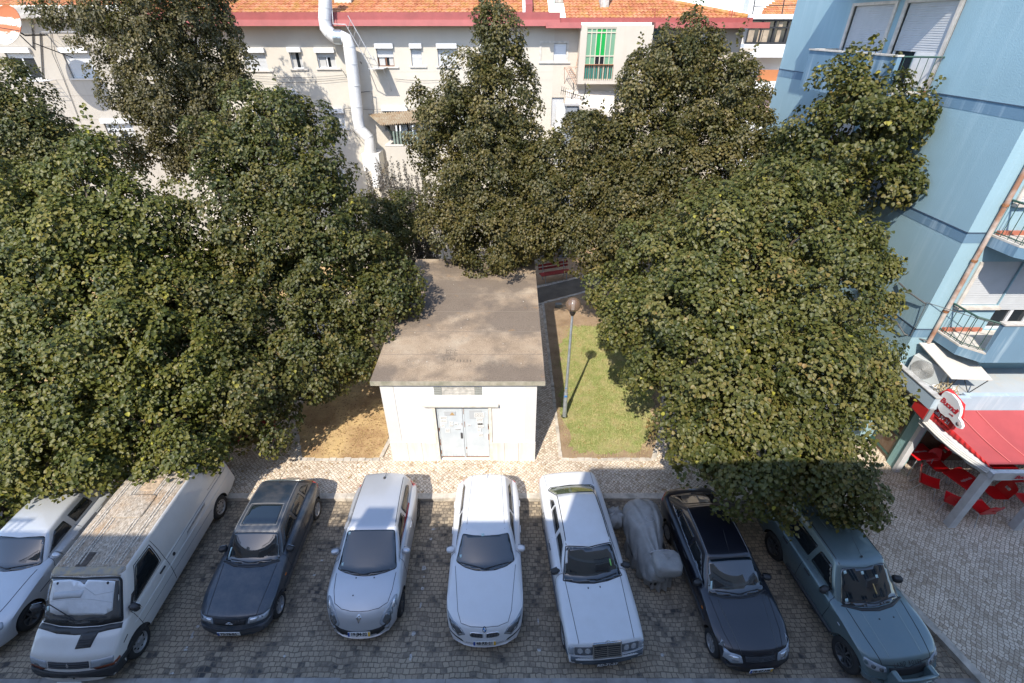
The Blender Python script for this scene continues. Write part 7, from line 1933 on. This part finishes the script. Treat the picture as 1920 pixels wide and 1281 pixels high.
MIXL = leaf_mat('olive_linden_leaf', [(0, (0.034, 0.046, 0.008)), (.35, (0.077, 0.084, 0.017)), (.62, (0.126, 0.118, 0.028)), (.84, (0.177, 0.142, 0.043)), (.95, (0.227, 0.146, 0.046)), (1, (0.303, 0.285, 0.039))], (0.126, 0.121, 0.046))
MAPLE = leaf_mat('russet_leaf', [(0, (0.030, 0.030, 0.009)), (.35, (0.064, 0.056, 0.017)), (.65, (0.098, 0.080, 0.025)), (.88, (0.131, 0.100, 0.034)), (1, (0.109, 0.111, 0.027))], (0.102, 0.088, 0.038))
SHRUBL = leaf_mat('grey_purple_leaf', [(0, (.05, .04, .04)), (.5, (.11, .095, .085)), (.8, (.30, .28, .26)), (1, (.10, .12, .05))], (.2, .18, .16))

FWD = np.array([0, _c, -_s]); CAMP = np.array([0, 0, CAM_H])
def lobes_world(L):
    C = []; Rr = []
    for (px, py, Y, r) in L:
        p = np.array(at_y(px, py, Y)); d = (p - CAMP) @ FWD; rr_ = r * d / FPX
        C.append(p); Rr.append((rr_, rr_ * 1.05, rr_ * .95))
    return np.array(C), np.array(Rr)
def leaf_mesh(name, P, Nn, T, S, tint, m, parent, fold=.16):
    n = len(P); B = np.cross(Nn, T); S = S[:, None]
    o = lambda a, b, c: P + S * (a * T + b * B + c * Nn)
    V = np.stack([o(0, 0, 0), o(.22, -.46, fold), o(.66, -.36, fold * .9), o(1., 0, -.10), o(.66, .36, fold * .9), o(.22, .46, fold)], 1).reshape(-1, 3)
    V = V - np.array(ORG[parent.name])
    me = bpy.data.meshes.new(name)
    me.vertices.add(6 * n); me.vertices.foreach_set('co', V.astype(np.float32).ravel())
    base = (np.arange(n) * 6)[:, None]
    idx = np.concatenate([base + np.array([[0, 1, 2, 3]]), base + np.array([[0, 3, 4, 5]])], 1).ravel().astype(np.int32)
    me.loops.add(8 * n); me.loops.foreach_set('vertex_index', idx)
    me.polygons.add(2 * n); me.polygons.foreach_set('loop_start', (np.arange(2 * n) * 4).astype(np.int32))
    try: me.polygons.foreach_set('loop_total', np.full(2 * n, 4, np.int32))
    except Exception: pass
    me.update(calc_edges=True)
    at = me.attributes.new('tint', 'FLOAT', 'FACE'); at.data.foreach_set('value', np.repeat(tint, 2).astype(np.float32))
    me.materials.append(m)
    return link_mesh(name, me, parent)
def unit(a): return a / np.maximum(1e-9, np.linalg.norm(a, axis=1))[:, None]
NLEAF = [0]
def crown(parent, C, Rr, m, seed, leaf=.11, dens=4.9, per=1.3, csize=.34, inner=.62, shoots=(), name='crown', bias=0., frac=5):
    """lobes -> ragged sub-lobes -> leafy sprays (flattened clumps with dark gaps between) -> single folded leaves"""
    rng = np.random.default_rng(seed)
    C2, R2 = [], []; n0 = len(C)
    for i in range(len(C)):
        C2.append(C[i]); R2.append(Rr[i] * .84)
    for i in range(n0):
        tocam = CAMP - C[i]; tocam /= np.linalg.norm(tocam)
        k = 0
        while k < frac:
            d = rng.normal(size=3); d /= np.linalg.norm(d)
            if d @ tocam < -.3: continue
            s_ = rng.uniform(.34, .58); C2.append(C[i] + d * Rr[i] * rng.uniform(.62, .92)); R2.append(Rr[i] * s_); k += 1
    C, Rr = np.array(C2), np.array(R2)
    K = []; O = []
    ph = rng.uniform(0, 6.28, 6); kd = unit(rng.normal(size=(6, 3))) * rng.uniform(3.2, 6.2, 6)[:, None]
    gapf = lambda p: np.sin(p @ kd.T + ph).sum(1) / 2.2                         # lumps of about a metre: boughs and the hollows between them
    for i in range(len(C)):
        r = Rr[i]; area = 4 * PI * (r.mean() ** 2); nc = max(4, int(area * dens))
        d = unit(rng.normal(size=(nc, 3)))
        tocam = CAMP - C[i]; tocam /= np.linalg.norm(tocam)
        keep = (d @ tocam > -.4) | (rng.uniform(size=nc) < .35); d = d[keep]; nc = len(d)
        f = rng.uniform(.78, 1.06, nc); far = rng.uniform(size=nc) < .17; f[far] = rng.uniform(1.05, 1.36, far.sum())
        p = C[i] + d * r * f[:, None]
        ok = np.ones(nc, bool)
        for j in range(len(C)):
            if j != i: ok &= (((p - C[j]) / Rr[j]) ** 2).sum(1) > inner ** 2
        gap = gapf(p); ok &= (gap > -.20) | (f > 1.05) | (rng.uniform(size=nc) < .12)
        K.append(p[ok]); O.append(d[ok])
    for i in range(n0):                                                         # leaves deep inside, in shade
        nc = max(3, int(4 * PI * Rr[i].mean() ** 2 * 1.7)); d = unit(rng.normal(size=(nc, 3)))
        K.append(C[i] + d * Rr[i] * rng.uniform(.3, .62, nc)[:, None]); O.append(d)
    K = np.concatenate(K); O = np.concatenate(O); nK = len(K)
    O = unit(O + np.array([0, 0, .30]) + rng.normal(size=(nK, 3)) * .18)
    ct = rng.normal(0, .13, nK); rc = csize * rng.uniform(.55, 1.25, nK)
    pn = rng.poisson(np.maximum(8, per * 2.1 * rc ** 2 / (leaf ** 2 * .55)))
    idx = np.repeat(np.arange(nK), pn); n = len(idx)
    o = O[idx]; dd = unit(rng.normal(size=(n, 3)) + o * .75); u = rng.uniform(size=n)
    rad = rc[idx] * (.35 + .72 * np.sqrt(u))
    off = dd * rad[:, None]
    off -= o * ((off * o).sum(1) * .42)[:, None]                              # flattened along its own axis
    side_ = off - o * (off * o).sum(1)[:, None]
    P = K[idx] + off + np.array([0, 0, -.55]) * ((side_ ** 2).sum(1) / (csize * 1.6))[:, None]
    Nn = unit(o * .55 + dd * .45 + np.array([0, -.1, .38]) + rng.normal(size=(n, 3)) * .33)
    T = o * .35 + side_ * 2.0 + np.array([0, -.1, -.45]) + rng.normal(size=(n, 3)) * .42
    S = leaf * rng.uniform(.62, 1.28, n)
    tint = np.clip(.42 + rng.normal(0, .15, n) + ct[idx] + bias, 0, .95)
    sp = rng.uniform(size=n); tint[sp > .994] = 1.
    for (px, py, Y, L_, lean) in shoots:                                      # young upright shoots with large leaves
        b = np.array(at_y(px, py, Y)); k = int(L_ / .024)
        tt = rng.uniform(size=k); ph = tt * 40
        axis = np.array([lean, 0, 1.]); axis /= np.linalg.norm(axis)
        q = b + axis * (tt * L_)[:, None] + np.stack([np.cos(ph), np.sin(ph), 0 * ph], 1) * (.10 * (1.15 - tt))[:, None]
        P = np.concatenate([P, q]); n2 = unit(rng.normal(size=(k, 3)) + np.array([0, -.3, .7])); Nn = np.concatenate([Nn, n2])
        T = np.concatenate([T, np.stack([np.cos(ph), np.sin(ph), -.2 + 0 * ph], 1)]); S = np.concatenate([S, leaf * rng.uniform(.8, 1.4, k) * (1.15 - .4 * tt)])
        tint = np.concatenate([tint, np.where(rng.uniform(size=k) < .22, 1., np.clip(.35 + rng.normal(0, .2, k), 0, .9))])
    T = T - Nn * (T * Nn).sum(1)[:, None]; T = unit(T)
    NLEAF[0] += len(P)
    return leaf_mesh(name, P, Nn, T, S, tint, m, parent), n
def tree(name, label, base, top, L, m, seed, group='trees of the square', r0=.17, limbs=None, **k):
    C, Rr = lobes_world(L)
    base = Vector(base); t = thing(name, label, 'tree', tuple(base), group=group)
    rng = random.Random(seed); top = Vector(top)
    mb = MB(); pts = []
    for q in range(9):
        f = q / 8; pts.append(base.lerp(top, f) + Vector((rng.uniform(-.09, .09), rng.uniform(-.09, .09), 0)) * (1 if 0 < q < 8 else 0))
    mb.tube(pts, [r0 * (1.35 if q == 0 else 1) * (1 - .78 * q / 8) for q in range(9)], 10)
    mb.build('trunk', BARK, t)
    for i in range(0, len(C)):
        c = Vector(C[i]); f = min(.92, max(.22, (c.z - base.z - .5) / max(.5, top.z - base.z) * .78)); a = base.lerp(top, f)
        if (c - a).length < .5: continue
        md = a.lerp(c, .5) + Vector((rng.uniform(-.2, .2), rng.uniform(-.2, .2), .12 * (c - a).length)); rr_ = r0 * (1 - .7 * f) * .55
        bmb = MB(); e = a.lerp(c, .96)
        bmb.tube([a, a.lerp(md, .55), md, md.lerp(e, .55), e], [rr_, rr_ * .8, rr_ * .62, rr_ * .4, .012], 7)
        for _ in range(4):
            u = Vector((rng.uniform(-1, 1), rng.uniform(-1, 1), rng.uniform(-.4, 1))).normalized() * float(Rr[i][0]) * .85; s_ = md.lerp(e, rng.uniform(.2, 1))
            bmb.tube([s_, s_ + u * .5 + Vector((0, 0, .05)), c + u], [rr_ * .35, .012, .005], 5)
        bmb.build('limb', BARK, t)
    _, n = crown(t, C, Rr, m, seed, **k)
    return t
def px_base(px, py, Y):
    p = at_y(px, py, Y); return (p.x, Y, .02)

A = [(1500, 900, 7.5, 78), (1400, 885, 7.7, 62), (1585, 925, 7.7, 52), (1560, 850, 8.3, 76), (1335, 850, 8.5, 55), (1480, 840, 8.0, 70),
     (1285, 790, 9.6, 66), (1400, 785, 8.9, 95), (1530, 775, 9.3, 88), (1606, 740, 10.2, 40), (1676, 770, 10.3, 20), (1655, 725, 10.3, 24),
     (1245, 690, 11, 68), (1350, 690, 9.8, 98), (1480, 675, 9.6, 104), (1585, 690, 10.2, 70), (1638, 690, 10.4, 32),
     (1205, 590, 12.4, 68), (1310, 580, 11.2, 98), (1440, 570, 10.8, 108), (1552, 575, 11.3, 80), (1594, 620, 11.0, 42),
     (1250, 490, 13, 82), (1380, 470, 12.2, 98), (1510, 465, 12.4, 96), (1600, 470, 12.6, 44), (1645, 440, 12.6, 22),
     (1440, 390, 13.2, 84), (1340, 400, 13.8, 76), (1540, 385, 13.8, 66), (1165, 530, 14.2, 52), (1175, 590, 13, 44), (1668, 500, 12.6, 18), (1650, 565, 11.8, 18), (1220, 545, 13.6, 50)]
tree('linden_tree', 'large bright linden tree spreading over the black car and the grey green estate', (6.9, 12.2, .02), (6.5, 11.8, 6.6), A, MIXL, 11, r0=.2, leaf=.094,
     shoots=[(1620, 950, 7.6, .7, .8), (1640, 985, 7.6, .5, .9), (1690, 760, 10.2, .6, .6)])
B = [(1600, 235, 15, 88), (1535, 225, 15.5, 52), (1680, 245, 14.7, 62), (1635, 175, 15.2, 52), (1575, 165, 15.6, 48), (1600, 325, 14.7, 78), (1680, 315, 14.2, 40), (1520, 300, 15.4, 62), (1725, 215, 14.4, 28), (1700, 350, 13.8, 22), (1488, 275, 15.8, 32)]
tree('linden_tree', 'linden tree with upright pale shoots growing against the blue building', (9.7, 15.9, .02), (9.9, 15.2, 8.6), B, LINDEN, 12, leaf=.108, dens=3.2, csize=.34,
     shoots=[(1665, 500, 12.6, .5, 1.4), (1670, 560, 11.8, .5, 1.2), (1650, 620, 11, .5, 1.2), (1225, 720, 11, .5, -.8), (1590, 150, 15.4, 1.2, .3), (1610, 135, 15.4, .9, .5), (1575, 170, 15.6, 1.1, -.1), (1640, 160, 15.2, .9, .4), (1720, 200, 14.4, .8, .5), (1690, 220, 14.6, 1.1, .4), (1735, 230, 14.4, .5, .9), (1520, 170, 15.6, .7, 0), (1690, 300, 14, .6, .8)])
Cc = [(1295, 85, 20, 44), (1268, 140, 19.6, 72), (1340, 150, 19.6, 66), (1205, 190, 19.4, 62), (1385, 200, 19.4, 52), (1290, 225, 19, 92), (1375, 270, 18.6, 68), (1195, 280, 18.8, 66), (1290, 330, 18, 92), (1385, 345, 17.6, 74), (1195, 370, 18, 72), (1250, 100, 19.8, 40), (1400, 130, 19.8, 26), (1160, 250, 19, 28), (1285, 420, 16.4, 80), (1190, 440, 17, 60), (1430, 285, 17.4, 42), (1448, 335, 16.6, 48), (1420, 395, 15.4, 50), (1235, 330, 17.8, 50)]
tree('linden_tree', 'tall dense linden at right back with a pointed top against the red eaves', px_base(1290, 300, 20), (5.6, 19.8, 11.2), Cc, BROWNL, 13, r0=.19, leaf=.09, csize=.34,
     shoots=[(1290, 60, 20, 1.0, .1), (1300, 50, 20, 1.1, .2), (1250, 80, 19.8, .8, -.1), (1370, 95, 19.6, 1.0, .4), (1195, 130, 19.4, 1.1, .0), (1230, 110, 19.6, .8, 0), (1400, 120, 19.6, .7, .4), (1340, 100, 19.6, .9, .1)])
D = [(1090, 240, 19.5, 36), (1070, 295, 19, 62), (1140, 300, 19, 52), (1050, 370, 18.4, 78), (1130, 370, 18.2, 74), (1085, 440, 17.8, 66), (1150, 440, 17.4, 58), (1010, 430, 18, 58), (1020, 320, 19, 40), (1180, 340, 18.4, 44), (1015, 370, 18.6, 40)]
tree('linden_tree', 'lower rounded linden between the two pointed trees, behind the red bench', (6.2, 22.3, .02), (3.2, 19.6, 7.2), D, BROWNL, 14, r0=.14, leaf=.09, csize=.34, shoots=[(1095, 215, 19.5, 1.0, .1), (1120, 230, 19.3, .8, .2), (1040, 260, 19, .6, 0)])
E_ = [(925, 40, 21, 32), (930, 95, 20.8, 54), (897, 165, 20.4, 62), (962, 165, 20.4, 54), (850, 205, 20.4, 44), (920, 240, 20, 84), (985, 250, 20, 42), (838, 275, 20, 55), (920, 320, 19.6, 88), (985, 335, 19.6, 56), (862, 345, 19.4, 66), (920, 400, 19.2, 92), (850, 415, 19, 50), (990, 410, 19, 66), (880, 455, 18.9, 54), (955, 450, 18.8, 54), (800, 180, 20.4, 24), (800, 270, 20, 34), (925, 0, 21.2, 22)]
tree('linden_tree', 'tallest pointed linden rising behind the flat hut roof', (-.7, 20.8, .02), (-.8, 20.6, 11.4), E_, BROWNL, 15, r0=.2, leaf=.09, csize=.34, shoots=[(925, -5, 21.2, .9, 0), (850, 170, 20.4, .7, -.1), (790, 175, 20.4, .6, -.3), (1000, 200, 20.2, .5, .2)])
F_ = [(525, 215, 16.5, 44), (480, 235, 16.8, 55), (560, 260, 16.4, 60), (440, 300, 16.2, 66), (520, 320, 16, 84), (605, 330, 16, 52), (635, 400, 15.6, 64), (560, 420, 15.4, 94), (450, 400, 15.6, 88), (675, 480, 15, 60), (600, 510, 14.6, 94), (490, 500, 14.6, 98), (735, 505, 15.2, 44), (700, 560, 14.2, 62), (620, 610, 13.4, 86), (520, 610, 13.2, 98), (655, 655, 12.9, 50), (580, 690, 12.3, 66), (480, 700, 11.9, 92), (420, 620, 13, 88), (400, 520, 14.4, 88), (500, 765, 11.3, 50), (430, 785, 10.9, 60), (690, 620, 13.2, 36), (745, 545, 14.4, 36)]
tree('linden_tree', 'dark green linden left of the hut, its leaves lapping over the roof edge', (-6.7, 15.9, .02), (-6.9, 15.4, 7.8), F_, LINDEN, 16, r0=.2, leaf=.098, shoots=[(525, 185, 16.5, .6, 0), (470, 190, 16.8, .6, 0), (575, 215, 16.4, .5, .1)])
G_ = [(90, 868, 9.0, 72), (200, 850, 9.2, 70), (300, 845, 9.4, 52), (375, 815, 9.8, 58), (20, 800, 10, 80), (130, 780, 10, 94), (250, 765, 10.2, 94), (350, 730, 10.8, 86), (60, 690, 11, 100), (180, 670, 11, 104), (300, 640, 11.8, 98), (20, 590, 12, 90), (120, 570, 12.2, 108), (240, 550, 12.6, 98), (340, 520, 13.6, 78), (60, 480, 13.4, 98), (170, 450, 13.6, 96), (280, 430, 14, 80), (90, 380, 14.6, 82), (190, 345, 14.8, 60), (20, 400, 14.2, 80), (175, 290, 15, 42), (240, 370, 14.6, 52), (20, 900, 9, 60), (-60, 650, 11.5, 100), (-60, 480, 13.4, 100)]
tree('linden_tree', 'broad linden in the left foreground hanging over the silver car and van', (-12.3, 12.9, .02), (-12.2, 13.2, 6.6), G_, LINDEN2, 17, r0=.22, leaf=.102, shoots=[(178, 250, 15, .8, 0), (165, 260, 15, .6, -.1), (320, 840, 9.4, .6, .7)])
H_ = [(15, 160, 18.5, 50), (55, 225, 18, 58), (10, 260, 18, 80), (85, 285, 17.6, 50), (20, 330, 17, 80), (100, 335, 17, 44), (-50, 240, 18, 80), (120, 300, 17.6, 30)]
tree('linden_tree', 'dark linden at the left edge below the rusty dish', (-18.2, 18.3, .02), (-18, 18, 8.6), H_, LINDEN, 18, leaf=.09, csize=.34)
I_ = [(300, 15, 23, 98), (225, 60, 23, 72), (375, 35, 23, 52), (150, 38, 22.8, 34), (95, 25, 22.8, 26), (330, 110, 22.6, 88), (240, 145, 22.6, 52), (395, 130, 22.8, 52), (450, 105, 22.6, 26), (320, 185, 22.4, 66), (405, 190, 22.6, 42), (265, 205, 22.4, 36), (370, 235, 22.2, 50), (300, 262, 22, 46), (255, 285, 22, 30), (420, 240, 22.2, 34), (440, 160, 22.6, 30), (300, -60, 23.4, 100), (370, -40, 23.4, 60), (230, -20, 23.4, 70), (245, 200, 22.2, 20), (340, 290, 22, 40)]
tree('maple_tree', 'tall airy russet leaved tree in front of the grey house', px_base(388, 330, 22.6), (-12.9, 22.8, 13.5), I_, MAPLE, 19, r0=.2, leaf=.092, dens=4.6, csize=.31, frac=5)

# tall shrub of upright whippy stems before the terrace wall
sb_ = thing('flowering_shrub', 'tall grey shrub of upright whippy stems before the white terrace wall', 'shrub', px_base(745, 420, 22.4))
rng = np.random.default_rng(33); P = []; Nn = []; T = []; S = []; ti = []; mb = MB()
for k in range(75):
    px = rng.uniform(675, 805); topy = 300 + abs(px - 735) * .45 + rng.uniform(-10, 45); Y = rng.uniform(21.2, 23.2)
    tp = np.array(at_y(px, topy, Y)); b = np.array([tp[0] * .9 - .35 + rng.normal(0, .2), Y, .1]); L_ = np.linalg.norm(tp - b); n = int(L_ / .034)
    f = np.sort(rng.uniform(.12, 1, n)); ax = (tp - b) / L_; a = rng.uniform(0, 6.28, n)
    bend = np.outer(np.sin(f * 3) * .1, [1, 0, 0])
    q = b + np.outer(f * L_, ax) + bend; rad = np.stack([np.cos(a), np.sin(a), 0 * a], 1)
    P.append(q + rad * .05 * (1.5 - f)[:, None]); T.append(rad + np.array([0, 0, .5])); Nn.append(unit(rng.normal(size=(n, 3)) + np.array([0, -.3, .6]))); S.append(.10 * (1.25 - .55 * f) * rng.uniform(.7, 1.2, n)); ti.append(np.clip(rng.uniform(0, .9, n) - (.35 * (f < .55)), 0, 1))
    mb.tube([tuple(b + ax * L_ * g + np.array([math.sin(g * 3) * .1, 0, 0])) for g in (0, .35, .7, 1)], [.018, .013, .008, .004], 5)
mb.build('stem', BARK, sb_)
P, Nn, T, S, ti = map(np.concatenate, (P, Nn, T, S, ti)); T = unit(T - Nn * (T * Nn).sum(1)[:, None])
leaf_mesh('foliage', P, Nn, T, S, ti, SHRUBL, sb_)
C, Rr = lobes_world([(700, 405, 21.2, 38), (755, 400, 21.2, 44), (735, 445, 20.6, 48), (690, 450, 20, 34)])
crown(sb_, C, Rr, LINDEN, 34, leaf=.09, csize=.28, name='low_foliage')
print('LEAVES', NLEAF[0])
